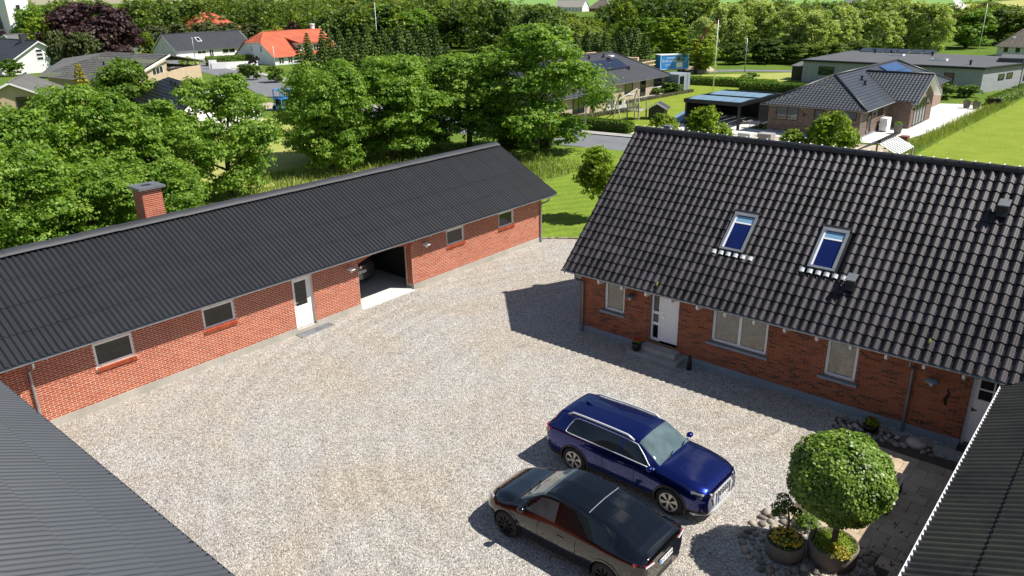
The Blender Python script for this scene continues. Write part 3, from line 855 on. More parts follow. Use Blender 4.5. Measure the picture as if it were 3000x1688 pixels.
# ridge tiles with clips
rt_me = MB(); ss = []
for (xx, rr) in ((0,.135),(.36,.118),(.40,.118)):
    ss.append([(xx, rr*math.cos(a), rr*math.sin(a)) for a in [math.pi*(-.12+1.24*k/12) for k in range(13)]])
rt_me.grid(ss); rt_me = rt_me.mesh('ridge_tile', M['tile_ridge'], True)
cl_me = MB(); cl_me.grid([[(xx, .148*math.cos(a), .148*math.sin(a)) for a in [math.pi*(.34+.32*k/5) for k in range(6)]] for xx in (-.022,.022)]); cl_me = cl_me.mesh('ridge_clip', M['foil'], True)  # real clips, widened and whitened so the colour carries their sun glints
for k in range(52):
    x = TX0+.02+k*.365
    inst('ridge_tile', rt_me, Matrix.Translation((x, 25.3, 6.79+random.uniform(-.004,.004))), roof_b)
    inst('ridge_clip', cl_me, Matrix.Translation((x+.02, 25.3, 6.80)), roof_b)
MB().lathe([(.001,-.02),(.14,-.015),(.145,.0),(.14,.02)], (TX0+.0,25.3,6.79), 16, 'x').build('ridge_end', M['tile_ridge'], roof_b)
MB().prism([(TX0,20.80,2.44),(TX0,25.3,6.72),(TX0,29.8,2.44),(TX0,29.8,2.26),(TX0,25.3,6.54),(TX0,20.80,2.26)], (.03,0,0)).build('barge_board', M['dark'], house)
# pan on back slope
mb = MB()
for k in range(77):
    x = TX0+k*TW
    if x > 4: break
    mb.grid([[(x+TW*t/6, 25.3, 6.75+.05*math.sin(math.pi*t/6)) for t in range(7)], [(x+TW*t/6, 29.85, 2.45+.05*math.sin(math.pi*t/6)) for t in range(7)]])
mb.build('rear_tiling', M['tile'], roof_b, True, kind='stuff')
gutter(house, (TX0-.05,20.72,2.42), (-1.72,20.72,2.42), .062, M['zinc'])
MB().box(TX0+.05,20.80,2.34,HX1,YB-.0,2.37).build('soffit', M['timber_grey'], house)
for k in range(15):
    x = -14.97+k*.945
    MB().prism([(x-.035,YB,2.33),(x-.035,20.86,2.33),(x-.035,20.86,2.20),(x-.035,20.92,2.14),(x-.035,YB,2.12)], (.07,0,0)).build('rafter_end', M['white'], house)
    MB().box(x-.012,20.66,2.43,x+.012,20.84,2.445).build('gutter_bracket', M['zinc_dark'], house)
for x, z0 in ((-14.90,.02),(-3.92,.0)):
    MB().tube([(x,20.72,2.36),(x,20.72,2.24),(x,20.86,2.12),(x,21.14,2.02),(x,21.21,1.92),(x,21.21,z0)], .042, 10).build('downpipe', M['zinc_dark'], house)
# windows
w1_ = window(FB, house, -14.03,-13.19,1.07,2.31,.08,M['white'],M['glass_house'],.085)
MB(FB).box(-14.16,-.10,.99,-13.10,.11,1.065).build('sill', M['plinth_grey'], w1_)
MB(FB).box(-13.96,-.135,2.02,-13.26,-.128,2.24).build('roller_blind', M['white'], w1_)
w2_ = window(FB, house, -9.89,-8.04,1.03,2.27,.08,M['white'],M['glass_house'],.088,(-8.965,))
MB(FB).box(-10.0,-.10,.95,-7.95,.11,1.025).build('sill', M['plinth_grey'], w2_)
MB(FB).box(-9.80,-.135,2.08,-9.02,-.128,2.20).box(-8.90,-.135,2.05,-8.13,-.128,2.20).build('roller_blind', M['white'], w2_)
w3_ = window(FB, house, -6.27,-5.38,.98,2.22,.08,M['white'],M['glass_house'],.085)
MB(FB).box(-6.40,-.10,.90,-5.28,.11,.975).build('sill', M['plinth_grey'], w3_)
MB(FB).box(-6.19,-.135,1.98,-5.46,-.128,2.15).build('roller_blind', M['white'], w3_)
# front door with sidelight
fd = MB(FB); fd.box(-12.16,-.19,.40,-12.09,-.11,2.30); fd.box(-11.88,-.19,.40,-11.80,-.11,2.30); fd.box(-11.14,-.19,.40,-11.08,-.11,2.30); fd.box(-12.09,-.19,2.22,-11.88,-.11,2.30); fd.box(-11.80,-.19,2.24,-11.14,-.11,2.30)
for z in (.43,1.02,1.42): fd.box(-12.09,-.19,z-.03,-11.88,-.11,z+.07)
fdf = fd.build('door_frame', M['white'], house)
for a, b in ((.50,.99),(1.09,1.39),(1.49,2.22)):
    MB(FB).box(-12.095,-.17,a-.005,-11.875,-.15,b+.005).build('pane', M['glass_dark'], fdf)
fd = MB(FB)
for a, b in ((.44,1.15),(1.165,1.60),(1.615,2.24)): fd.box(-11.80,-.18,a,-11.14,-.125,b)
fd.box(-11.80,-.18,1.1,-11.14,-.135,1.7)
fdo = fd.build('door', M['white'], house)
MB(FB).box(-11.77,-.125,1.30,-11.73,-.11,1.40).box(-11.76,-.11,1.34,-11.64,-.08,1.365).lathe([(.018,0),(.018,.02)], (-11.75,-.11,1.52), 8, 'y').build('handle', M['chrome'], fdo)
MB(FB).box(-12.16,-.2,.34,-11.08,-.02,.40).build('threshold', M['dark'], house)
# east door, partly behind the east wing
ed = MB(FB); ed.box(-2.52,-.19,.10,-2.44,-.10,2.24); ed.box(-1.58,-.19,.10,-1.5,-.10,2.24); ed.box(-2.44,-.19,2.16,-1.58,-.10,2.24); edf = ed.build('door_frame', M['white'], house)
ed = MB(FB); ed.box(-2.44,-.18,.16,-2.34,-.13,2.16); ed.box(-1.68,-.18,.16,-1.58,-.13,2.16); ed.box(-2.34,-.18,2.08,-1.68,-.13,2.16); ed.box(-2.34,-.18,1.30,-1.68,-.13,1.48); ed.box(-2.34,-.18,.16,-1.68,-.135,1.30); ed.box(-2.03,-.18,1.48,-1.995,-.13,2.08); ed.box(-2.34,-.18,1.76,-2.03,-.13,1.80); ed.box(-1.995,-.18,1.76,-1.68,-.13,1.80); ed.box(-2.26,-.135,.28,-1.76,-.128,.72); ed.box(-2.26,-.135,.82,-1.76,-.128,1.2)
edo = ed.build('door', M['white'], house)
for (a, b) in ((-2.345,-2.025),(-2.0,-1.675)):
    for (c_, d) in ((1.475,1.765),(1.795,2.085)):
        MB(FB).box(a,-.165,c_,b,-.15,d).build('pane', M['glass_dark'], edo)
MB(FB).box(-2.42,-.13,1.10,-2.38,-.115,1.20).box(-2.41,-.115,1.14,-2.30,-.09,1.16).build('handle', M['dark'], edo)
wall_lamp(FB, house, -12.88, 1.93, M['zinc_dark'], M['dark'])
wall_lamp(FB, house, -3.41, 1.80, M['plinth_grey'], M['zinc'])
# wall anchor and vent hole
MB(FB).tube([(-3.02,.012,1.12),(-3.03,.014,1.22),(-3.06,.014,1.30),(-3.02,.014,1.38),(-2.99,.014,1.48),(-3.03,.012,1.57)], [.02,.035,.042,.042,.035,.02], 8).build('wall_anchor', M['black'], house)
MB(FB).lathe([(.04,.0),(.05,.012)], (-3.48,0,.42), 10, 'y').build('vent_hole', M['black'], house)
# skylights
def skylight(x0, x1, y0, y1):
    fr = Matrix((ud, vd, nd)).transposed().to_4x4(); fr.translation = on_roof(x0, y1)
    wd = x1-x0; L = (y1-y0)*math.hypot(1,.949)
    f = MB(fr); t = .075
    f.box(0,0,.02,wd,t*1.4,.125); f.box(0,L-t,.02,wd,L,.115); f.box(0,t*1.4,.02,t,L-t,.12); f.box(wd-t,t*1.4,.02,wd,L-t,.12)
    s = f.build('skylight', M['zinc'], house)
    MB(fr).box(t,t*1.4,.05,wd-t,L-t,.075).build('pane', M['skylight_glass'], s)
    MB(fr).box(t+.03,t*1.4+.02,.076,wd-t-.03,t*1.4+.24,.082).build('blind', M['blind'], s)
    MB(fr).box(t+.03,t*1.4+.24,.076,wd-t-.03,t*1.4+.29,.090).box(t,t*1.4,.076,t+.05,L-t,.088).build('sash_trim', M['white'], s)
    MB(fr).box(-.05,-.10,.0,wd+.05,0,.11).box(-.07,0,.0,0,L+.1,.06).box(wd,0,.0,wd+.07,L+.1,.06).box(-.05,L,.01,wd+.05,L+.10,.055).build('flashing', M['dark'], s)
    # dressed apron below: one scalloped piece per tile wave
    n = 6
    for k in range(n):
        u = -.20+k*TW*.98
        p = MB(fr)
        p.grid([[(u+.165*j/6, L+.08+.026*i, (.098+.040*math.sin(math.pi*j/6)**.8)+(.004 if i == 0 else 0)-.003*i) for j in range(7)] for i in range(6)])
        p.build('apron_scallop', M['foil'], s)
for a, b in SKY: skylight(a, b, 22.20, 23.23)
# tile vents
for x, y in ((-6.04,21.92),(-3.04,24.22)):
    fr = Matrix((ud, vd, nd)).transposed().to_4x4(); fr.translation = on_roof(x, y)
    mb = MB(fr); mb.prism([(-.13,-.22,.06),(-.13,.14,.06),(-.13,.14,.14),(-.13,-.10,.20)], (.26,0,0))
    v_ = mb.build('roof_vent', M['black'], house)
    MB().box(x-.10,on_roof(x,y).y-.12,on_roof(x,y).z+.12,x+.10,on_roof(x,y).y+.08,on_roof(x,y).z+.28).build('vent_pipe', M['black'], v_)
    c0 = on_roof(x, y); MB().prism([(x-.14,c0.y-.17,c0.z+.28),(x+.14,c0.y-.17,c0.z+.28),(x+.14,c0.y+.13,c0.z+.40),(x-.14,c0.y+.13,c0.z+.40)], (0,0,.03)).build('vent_hood', M['zinc_dark'], v_)
for x, y in ((-3.65,21.16),(-11.73,20.94)):
    c0 = on_roof(x, y, .085)
    fr = Matrix((ud, vd, nd)).transposed().to_4x4(); fr.translation = c0
    MB(fr).lathe([(.05,-.02),(.055,0),(.03,.02),(.001,.028)], (0,0,0), 8, 'z', .7, 1.8).build('moss_patch', M['moss'], roof_b)
# small chimney cowl at the far left end of the ridge (north side)
mb = MB(); mb.box(-15.05,26.5,5.3,-14.72,26.8,6.80); mb.build('flue_stack', M['zinc_dark'], house)
# front steps
st = thing('front_steps', 'two broad grey concrete steps below the white front door', 'steps', (-11.6, 20.95, 0))
MB().box(-12.62,20.62,-.1,-10.72,YB-.036,.17).build('lower_step', M['concrete'], st)
MB().box(-12.22,20.86,.17,-10.90,YB-.037,.345).build('upper_step', M['concrete'], st)
es = thing('east_step', 'low dark stone step before the half glazed east door', 'steps', (-2.3, 20.8, 0))
MB().box(-3.0,20.62,-.05,-1.55,20.93,.09).build('tread', M['concrete'], es)
MB().box(-2.52,20.935,-.05,-1.5,YB-.037,.13).build('door_mat', M['dark'], es)

# ---------------------------------------------------------------- foliage machinery
def leaf_cloud(rng, C, R, n, size, up=.5, jit=.5, low=-.6, shell=(.72,1.05), asp=.36, sub=1):
    """n leaves on each clump; C (k,3) centres, R (k,3) radii -> V, F arrays"""
    C = np.asarray(C, float); R = np.asarray(R, float); k = len(C)
    ns = max(1, n//sub); n = ns*sub
    d = rng.normal(size=(k, ns, 3)); d /= np.linalg.norm(d, axis=2, keepdims=True)
    d[..., 2] = np.where(d[..., 2] < low, -d[..., 2], d[..., 2])
    q = C[:, None, :]+R[:, None, :]*d*rng.uniform(shell[0], shell[1], size=(k, ns, 1))
    d = np.repeat(d, sub, axis=1)
    p = np.repeat(q, sub, axis=1)
    if sub > 1: p = p+rng.normal(size=p.shape)*(R[:, None, :]*np.array([.17, .17, .10]))
    nr = d+np.array([0, 0, up])+rng.normal(size=d.shape)*jit
    p = p.reshape(-1, 3); nr = nr.reshape(-1, 3)
    nr /= np.linalg.norm(nr, axis=1, keepdims=True)+1e-9
    a = rng.normal(size=p.shape); t = np.cross(nr, a); t /= np.linalg.norm(t, axis=1, keepdims=True)+1e-9
    b = np.cross(nr, t)
    s = size*rng.uniform(.6, 1.3, size=(len(p), 1))
    V = np.stack([p-t*s*.5, p+b*s*asp, p+t*s*.5+nr*s*.06, p-b*s*asp], axis=1).reshape(-1, 3)
    F = np.arange(len(p)*4).reshape(-1, 4)
    return V, F
def crown_clumps(rng, H, zb, R, k, cr=(.20,.30), flat=.75, core=True, top=1.0):
    C = []; Q = []
    for i in range(k):
        r = R*rng.uniform(*cr); zn = rng.uniform(0, 1)**.9; a = rng.uniform(0, 2*math.pi)
        pr = math.sin(math.pi*(.13+.80*zn))**.62
        f = pr*(rng.uniform(.66, .90) if i % 4 else rng.uniform(.15, .6))*(1+.10*math.sin(3*a+zn*7))
        C.append((math.cos(a)*R*f, math.sin(a)*R*f, zb+r*flat*.7+zn*(H-zb-r*flat*1.5))); Q.append((r, r, r*flat))
    return np.array(C), np.array(Q)
def limbs(mb, rng, C, H, r0, n):
    zt = float(np.mean(C[:, 2]))
    mb.tube([(0,0,-.1),(.03*H*rng.normal()*.3,.02,zt*.35),(.04*rng.normal(),.04*rng.normal(),zt*.8),(0,0,zt*1.15)], [r0*1.25,r0,r0*.7,r0*.3], 9)
    idx = rng.permutation(len(C))[:n]
    for i in idx:
        c_ = C[i]; z0 = zt*rng.uniform(.30,.75)
        mid = (c_[0]*.45, c_[1]*.45, z0+(c_[2]-z0)*.6)
        mb.tube([(0,0,z0),mid,tuple(c_)], [r0*.45,r0*.28,r0*.1], 6, False)
def tree(name, label, cat, seed, H, zb, R, k, n, size, leaf, bark='trunk', group=None, r0=None, nl=10, flat=.75, cr=(.20,.30), up=.5, shape=None, jit=.5):
    rng = np.random.default_rng(seed)
    t = thing(name, label, cat, (0,0,0), 0, group)
    C, Q = crown_clumps(rng, H, zb, R, k, cr, flat)
    if shape == 'cone':
        f = 1.15-.95*(C[:, 2]-zb)/(H-zb); C[:, 0] *= f; C[:, 1] *= f
    mb = MB(); limbs(mb, rng, C, H, r0 or H*.028, nl)
    mb.build('trunk', M[bark], t, True, True)
    V, F = leaf_cloud(rng, C, Q, n, size, up, jit, -.6, (.45,1.18), .36, 9)
    o = bpy.data.objects.new('crown', npmesh('crown', V, F, M[leaf])); link(o, t)
    return t
def spruce(name, label, seed, H, R, n=1300, leaf='leaf_spruce', group=None, size=.55):
    rng = np.random.default_rng(seed)
    t = thing(name, label, 'tree', (0,0,0), 0, group)
    MB().tube([(0,0,-.1),(0,0,H*.5),(0,0,H*.97)], [H*.018,H*.011,.02], 7).build('trunk', M['trunk'], t, True, True)
    lev = np.linspace(.06, .97, 17)
    z = lev[rng.integers(0, 17, n)]*1.0
    a = rng.uniform(0, 2*np.pi, n); br = np.floor(a/(2*np.pi)*9)/9*2*np.pi+z*40
    a = br+rng.normal(size=n)*.16
    rr = R*(1-z)**.85+.10; s = np.sqrt(rng.uniform(.12, 1, n))
    p = np.stack([np.cos(a)*rr*s, np.sin(a)*rr*s, z*H-.22*rr*s**2+rng.normal(size=n)*.05+.08*rr*(s > .85)], 1)
    out = np.stack([np.cos(a), np.sin(a), -.35+.2*rng.normal(size=n)], 1); out /= np.linalg.norm(out, axis=1, keepdims=True)
    nr = np.array([0, 0, 1.0])+rng.normal(size=(n, 3))*.35; b = np.cross(out, nr); b /= np.linalg.norm(b, axis=1, keepdims=True)
    sz = size*rng.uniform(.6, 1.2, (n, 1))*(.55+.45*(1-z))[:, None]
    V = np.stack([p-out*sz*.5, p+b*sz*.28, p+out*sz*.6+np.array([0,0,-.06]), p-b*sz*.28], 1).reshape(-1, 3)
    o = bpy.data.objects.new('crown', npmesh('crown', V, np.arange(n*4).reshape(-1, 4), M[leaf])); link(o, t)
    return t
def hedge(name, label, p0, p1, wd, h, leaf, n, size, z0=0.0, group=None, core='soil', round_=0.0):
    rng = np.random.default_rng(int(abs(p0[0]*31+p1[1]*17)) % 9973)
    P0, P1 = np.array(p0), np.array(p1); d = P1-P0; L = np.linalg.norm(d); d = d/L; s = np.array([-d[1], d[0]])
    t = thing(name, label, 'hedge', (p0[0], p0[1], z0), 0, group)
    f = rng.integers(0, 5, n)
    u = rng.uniform(0, L, n); v = rng.uniform(-.5, .5, n)*wd; z = rng.uniform(.02, 1, n)*h
    v = np.where(f == 0, -wd/2, np.where(f == 1, wd/2, v)); z = np.where(f == 2, h, np.where(f == 3, h, z))
    u = np.where((f == 4) & (rng.uniform(size=n) < .25), np.where(rng.uniform(size=n) < .5, 0, L), u)
    v = v*(1-round_*(z/h)**3); 
    p = np.stack([d[0]*u+s[0]*v, d[1]*u+s[1]*v, z], 1)+rng.normal(size=(n, 3))*[.05,.05,.04]*min(1., h)
    nr = np.stack([s[0]*np.sign(v), s[1]*np.sign(v), np.full(n, .6)], 1)+rng.normal(size=(n, 3))*.6
    nr /= np.linalg.norm(nr, axis=1, keepdims=True); a = rng.normal(size=(n, 3)); tt = np.cross(nr, a); tt /= np.linalg.norm(tt, axis=1, keepdims=True); b = np.cross(nr, tt)
    sz = size*rng.uniform(.6, 1.3, (n, 1))
    V = np.stack([p-tt*sz*.5, p+b*sz*.36, p+tt*sz*.5, p-b*sz*.36], 1).reshape(-1, 3)
    o = bpy.data.objects.new('foliage', npmesh('foliage', V, np.arange(n*4).reshape(-1, 4), M[leaf])); link(o, t)
    D3 = Vector((d[0], d[1], 0)); S3 = Vector((s[0], s[1], 0)); A = -S3*wd*.42+D3*.05; mb = MB()
    Bq = [A, A+D3*(L-.1), A+D3*(L-.1)+S3*wd*.84, A+S3*wd*.84]
    mb.prism(Bq, (0,0,h*.93)); mb.build('stems', M[core], t, False, True)
    return t

# ---------------------------------------------------------------- patio, planters and ball tree
patio = struct('patio', [(-3.30,9.5),(-1.2,9.5),(-1.2,20.62),(-4.95,20.2),(-4.95,15.9),(-3.30,13.9)], 0.006, M['soil']); XF[patio.name] = ID
slab_me = MB().box(-.297,-.197,0,.297,.197,.035).mesh('paving_slab', M['slab'])
for j in range(25):
    for i in range(6):
        x = -4.62+i*.605+(.30 if j % 2 else 0); y = 10.0+j*.405
        if x > -1.25: continue
        if math.hypot(x+3.6, y-14.7) < .85 or (x < -3.75 and 13.2 < y < 15.2) or (x < -3.3 and y < 13.9): continue
        inst('paving_slab', slab_me, Matrix.Translation((x, y, .0+random.uniform(.004,.010))) @ Matrix.Rotation(random.uniform(-.01,.01), 4, 'Z'), patio)
bed = struct('cobble_bed', [(-5.55,14.2),(-5.35,15.4),(-4.9,15.75),(-4.3,15.6),(-2.9,15.4),(-2.7,14.6),(-3.1,13.7),(-4.0,13.2),(-5.0,13.5)], 0.012, M['gravel']); XF[bed.name] = ID
bed2 = struct('cobble_strip', [(-5.5,20.2),(-2.95,20.30),(-2.95,20.85),(-5.6,20.85)], 0.012, M['soil']); XF[bed2.name] = ID
stones = []
for v in range(4):
    rs = np.random.default_rng(40+v); mb = MB()
    prof = [(.02,-.055),(.10,-.05),(.135,-.015),(.14,.015),(.115,.05),(.06,.075),(.005,.082)]
    mb.lathe([(r*(1+.12*rs.normal()), z*(1+.1*rs.normal())) for r, z in prof], (0,0,0), 9, 'z', 1.0, .72)
    mb.v = [(x*(1+.06*rs.normal()), y*(1+.06*rs.normal()), z) for x, y, z in mb.v]
    stones.append(mb.mesh('cobble', M['stone'], True))
def scatter_stones(parent, poly, n, mind, avoid, smin, smax):
    pts = []; xs = [p[0] for p in poly]; ys = [p[1] for p in poly]; tries = 0
    def inside(x, y):
        c = False; j = len(poly)-1
        for i in range(len(poly)):
            if (poly[i][1] > y) != (poly[j][1] > y) and x < (poly[j][0]-poly[i][0])*(y-poly[i][1])/(poly[j][1]-poly[i][1])+poly[i][0]: c = not c
            j = i
        return c
    while len(pts) < n and tries < 9000:
        tries += 1
        x, y = random.uniform(min(xs), max(xs)), random.uniform(min(ys), max(ys))
        if not inside(x, y) or any(math.hypot(x-a, y-b) < r for a, b, r in avoid) or any(math.hypot(x-a, y-b) < mind for a, b in pts): continue
        pts.append((x, y)); s = random.uniform(smin, smax)
        inst('cobble', random.choice(stones), Matrix.Translation((x, y, .02)) @ Matrix.Rotation(random.uniform(0,6.28), 4, 'Z') @ Matrix.Rotation(random.uniform(-.2,.2), 4, 'X') @ Matrix.Diagonal((s, s, s*random.uniform(.7,1.1), 1)), parent)
scatter_stones(bed, [(-5.5,14.2),(-5.35,15.4),(-4.9,15.75),(-4.3,15.6),(-2.9,15.4),(-2.7,14.6),(-3.1,13.7),(-4.0,13.25),(-5.0,13.5)], 105, .17, [(-3.6,14.7,.62),(-4.45,14.2,.52)], .6, 1.15)
scatter_stones(bed2, [(-5.5,20.25),(-2.95,20.35),(-2.95,20.85),(-5.5,20.85)], 46, .17, [(-3.4,20.6,.32),(-4.6,20.68,.25)], .6, 1.1)
bo = thing('boulder', 'smooth pale pink boulder by the farmhouse wall beside the downpipe', 'boulder', (-3.4, 20.60, 0))
MB().lathe([(.10,-.05),(.24,.0),(.28,.08),(.25,.17),(.14,.235),(.01,.25)], (-3.4,20.60,0), 18, 'z', 1.0, .72).build('rock', M['boulder'], bo, True)

def round_planter(name, label, x, y, r, h, fill):
    t = thing(name, label, 'planter', (x, y, 0))
    MB().lathe([(r*.86,0),(r*.98,.06),(r,h*.5),(r,h-.02),(r*.985,h),(r*.90,h),(r*.90,h-.07)], (x,y,0), 30).build('pot', M['terra'], t, True)
    MB().lathe([(r*.895,h-.09),(r*.895,h-.06)], (x,y,0), 24).build('soil', M['soil'], t)
    return t
bigp = round_planter('round_planter', 'wide concrete ring planter under the ball tree, edged with cobbles', -3.6, 14.7, .52, .46, None)
smallp = round_planter('round_planter', 'concrete planter of yellow flowers beside the ball tree planter', -4.45, 14.2, .42, .40, None)
def plant_mesh(parent, name, rng, c, r, n, size, leaf, up=.8, shell=(.3,1.05), low=-.1):
    V, F = leaf_cloud(rng, [c], [r], n, size, up, .6, low, shell)
    V = V-np.array(XF[parent.name].translation)
    o = bpy.data.objects.new(name, npmesh(name, V, F, M[leaf])); link(o, parent); return o
rg = np.random.default_rng(5)
plant_mesh(bigp, 'ground_cover', rg, (-3.6,14.7,.44), (.50,.50,.10), 1500, .055, 'leaf_lime')
plant_mesh(bigp, 'ground_cover', rg, (-3.42,14.42,.46), (.28,.26,.10), 700, .06, 'leaf_gold')
plant_mesh(smallp, 'flower_leaves', rg, (-4.45,14.2,.40), (.38,.38,.12), 500, .06, 'leaf_ball')
fl = MB()
for k in range(90):
    a, q = rg.uniform(0, 6.28), math.sqrt(rg.uniform(0,1))*.37
    fl.lathe([(.008,0),(.03,.012),(.026,.022),(.004,.026)], (-4.45+q*math.cos(a),14.2+q*math.sin(a),.46+.07*(1-q/.4)+rg.uniform(-.015,.02)), 6)
fl.build('flower_heads', M['yellow'], smallp, kind='stuff')
# clipped ball tree
ball = thing('ball_tree', 'clipped round tree with a dense green ball crown on a thin trunk', 'tree', (-3.58, 14.68, .4))
MB().tube([(-3.58,14.68,.35),(-3.585,14.67,.8),(-3.6,14.64,1.3),(-3.62,14.6,1.8)], [.075,.062,.055,.04], 10).build('trunk', M['trunk'], ball, True)
rg = np.random.default_rng(8)
nL = 24000
d = rg.normal(size=(nL,3)); d /= np.linalg.norm(d, axis=1, keepdims=True)
th = np.arctan2(d[:,1], d[:,0])
lump = 1+.035*np.sin(3*th+1)*np.cos(4*d[:,2])+.03*np.sin(7*th+2+5*d[:,2])+.02*np.sin(11*d[:,2]+3*th)
rad_ = rg.uniform(.86, 1.02, nL)**1.0*lump
prof_ = np.where(d[:,2] > 0, .98, 1.0)
p = np.stack([d[:,0]*1.02, d[:,1]*1.02, d[:,2]*.96*prof_], 1)*rad_[:,None]+np.array([-3.64,14.56,2.17])
nr = d+np.array([0,0,.45])+rg.normal(size=d.shape)*.45; nr /= np.linalg.norm(nr, axis=1, keepdims=True)
a_ = rg.normal(size=d.shape); t_ = np.cross(nr, a_); t_ /= np.linalg.norm(t_, axis=1, keepdims=True); b_ = np.cross(nr, t_)
sz = .070*rg.uniform(.6,1.4,(nL,1))
V = np.stack([p-t_*sz*.5, p+b_*sz*.38, p+t_*sz*.5+nr*sz*.08, p-b_*sz*.38], 1).reshape(-1,3)-np.array([-3.58,14.68,.4])
o = bpy.data.objects.new('crown', npmesh('crown', V, np.arange(nL*4).reshape(-1,4), M['leaf_ball'])); link(o, ball)
tw = MB()
for k in range(120):
    q = rg.normal(size=3); q /= np.linalg.norm(q)
    tw.tube([(-3.62,14.6,1.9),(-3.62+q[0]*.55,14.6+q[1]*.55,2.16+q[2]*.5),(-3.62+q[0]*.92,14.58+q[1]*.92,2.16+q[2]*.86)], [.02,.012,.005], 4, False)
tw.build('twigs', M['trunk'], ball)
# small cloud-pruned tree in the flower planter
bon = thing('bonsai_tree', 'small dark cloud pruned conifer rising from the yellow flowers', 'tree', (-4.5, 14.35, .35))
MB().tube([(-4.5,14.35,.35),(-4.48,14.37,.75),(-4.52,14.33,1.05),(-4.60,14.25,1.35)], [.03,.024,.018,.01], 7).tube([(-4.49,14.36,.7),(-4.40,14.45,.95)], [.015,.008], 5).tube([(-4.50,14.35,.78),(-4.64,14.26,.98)], [.015,.008], 5).build('trunk', M['trunk'], bon, True)
V, F = leaf_cloud(np.random.default_rng(9), [(-4.62,14.24,1.36),(-4.68,14.2,1.14),(-4.55,14.32,1.20),(-4.66,14.26,1.0),(-4.38,14.47,1.0),(-4.45,14.38,1.08),(-4.74,14.2,.95)], [(.16,.16,.12),(.17,.17,.10),(.13,.13,.10),(.14,.14,.08),(.12,.12,.08),(.08,.08,.06),(.1,.1,.07)], 260, .045, .3, .7)
o = bpy.data.objects.new('crown', npmesh('crown', V-np.array([-4.5,14.35,.35]), F, M['leaf_spruce'])); link(o, bon)
sb = thing('low_shrub', 'low leafy shrub among cobbles behind the yellow flowers', 'shrub', (-4.40, 15.35, 0))
plant_mesh(sb, 'foliage', np.random.default_rng(10), (-4.40,15.35,.18), (.30,.30,.24), 900, .06, 'leaf_thuja')
gl = thing('garden_spotlight', 'small steel garden spotlight on a stake between the two planters', 'lamp', (-4.22, 14.95, 0))
MB().tube([(-4.22,14.95,0),(-4.22,14.95,.5)], .014, 8).build('stake', M['silver'], gl)
MB().lathe([(.06,.02),(.075,.04),(.075,.10),(.05,.13),(.01,.135)], (-4.24,14.86,.0), 14).build('lamp_head', M['chrome'], gl, True)
# bench behind the ball tree
bn = thing('garden_bench', 'dark slatted garden bench mostly hidden behind the ball tree', 'bench', (-3.3, 17.5, 0))
for k in range(4):
    x = -3.52+k*.115
    MB().box(x,16.78,.42,x+.09,18.32,.45).build('slat', M['dark'], bn)
for y in (17.0, 18.1):
    MB().box(-3.50,y-.03,0.03,-3.44,y+.03,.42).box(-3.16,y-.03,0.03,-3.10,y+.03,.42).box(-3.50,y-.03,.37,-3.10,y+.03,.419).build('leg', M['dark'], bn)
# pots by the doors, marker post
pt = thing('flower_pot', 'black pot of red flowers on the front steps beside the door', 'flower pot', (-12.30, 20.74, .17))
MB().lathe([(.11,.17),(.155,.26),(.165,.40),(.158,.46),(.14,.46),(.14,.42)], (-12.30,20.74,0), 20).build('pot', M['black'], pt, True)
plant_mesh(pt, 'leaves', np.random.default_rng(3), (-12.30,20.74,.50), (.14,.14,.10), 260, .06, 'leaf_maple')
fl = MB()
for q in ((-.08,-.05,.15),(.07,-.06,.17),(.02,.06,.19),(-.02,-.10,.12),(.10,.03,.14),(-.10,.05,.13)):
    fl.lathe([(.01,-.03),(.045,-.01),(.05,.015),(.02,.035),(.002,.038)], (-12.30+q[0],20.74+q[1],.45+q[2]), 8)
fl.build('flower_heads', M['red'], pt, True, kind='stuff')
pt = thing('flower_pot', 'low dark bowl of mixed flowers by the farmhouse wall near cobbles', 'flower pot', (-4.6, 20.68, 0))
MB().lathe([(.15,0),(.20,.10),(.215,.20),(.20,.21),(.18,.17)], (-4.6,20.68,0), 20).build('pot', M['black'], pt, True)
plant_mesh(pt, 'leaves', np.random.default_rng(4), (-4.6,20.68,.25), (.24,.22,.16), 420, .07, 'leaf_lime')
fl = MB()
for q in ((-.06,-.05,.20),(.05,-.02,.22),(.0,.06,.2)): fl.lathe([(.01,-.02),(.03,0),(.012,.02),(.002,.022)], (-4.6+q[0],20.68+q[1],.18+q[2]), 7)
fl.build('flower_heads', M['red'], pt, kind='stuff')
bl = thing('marker_post', 'short black tapered post standing in gravel at the farmhouse plinth', 'post', (-10.36, 20.88, 0))
MB().lathe([(.085,0),(.088,.02),(.07,.25),(.055,.48),(.05,.50),(.002,.505)], (-10.36,20.88,0), 14).build('post', M['black'], bl, True)
# fallen leaves on the paving
lv = []
for k in range(130):
    x, y = random.uniform(-3.4,-1.9), random.uniform(12.5,18.5)
    if random.random() < .5: y = random.gauss(14.6,.8)
    lv.append((x, y, .05))
V, F = leaf_cloud(np.random.default_rng(12), lv, [(.02,.02,.008)]*len(lv), 3, .05, 1.5, .4)
o = bpy.data.objects.new('fallen_leaves', npmesh('fallen_leaves', V, F, M['soil'])); COL.objects.link(o); tag(o, 'scattered dry brown leaves on the patio slabs', 'leaves', None, 'stuff')

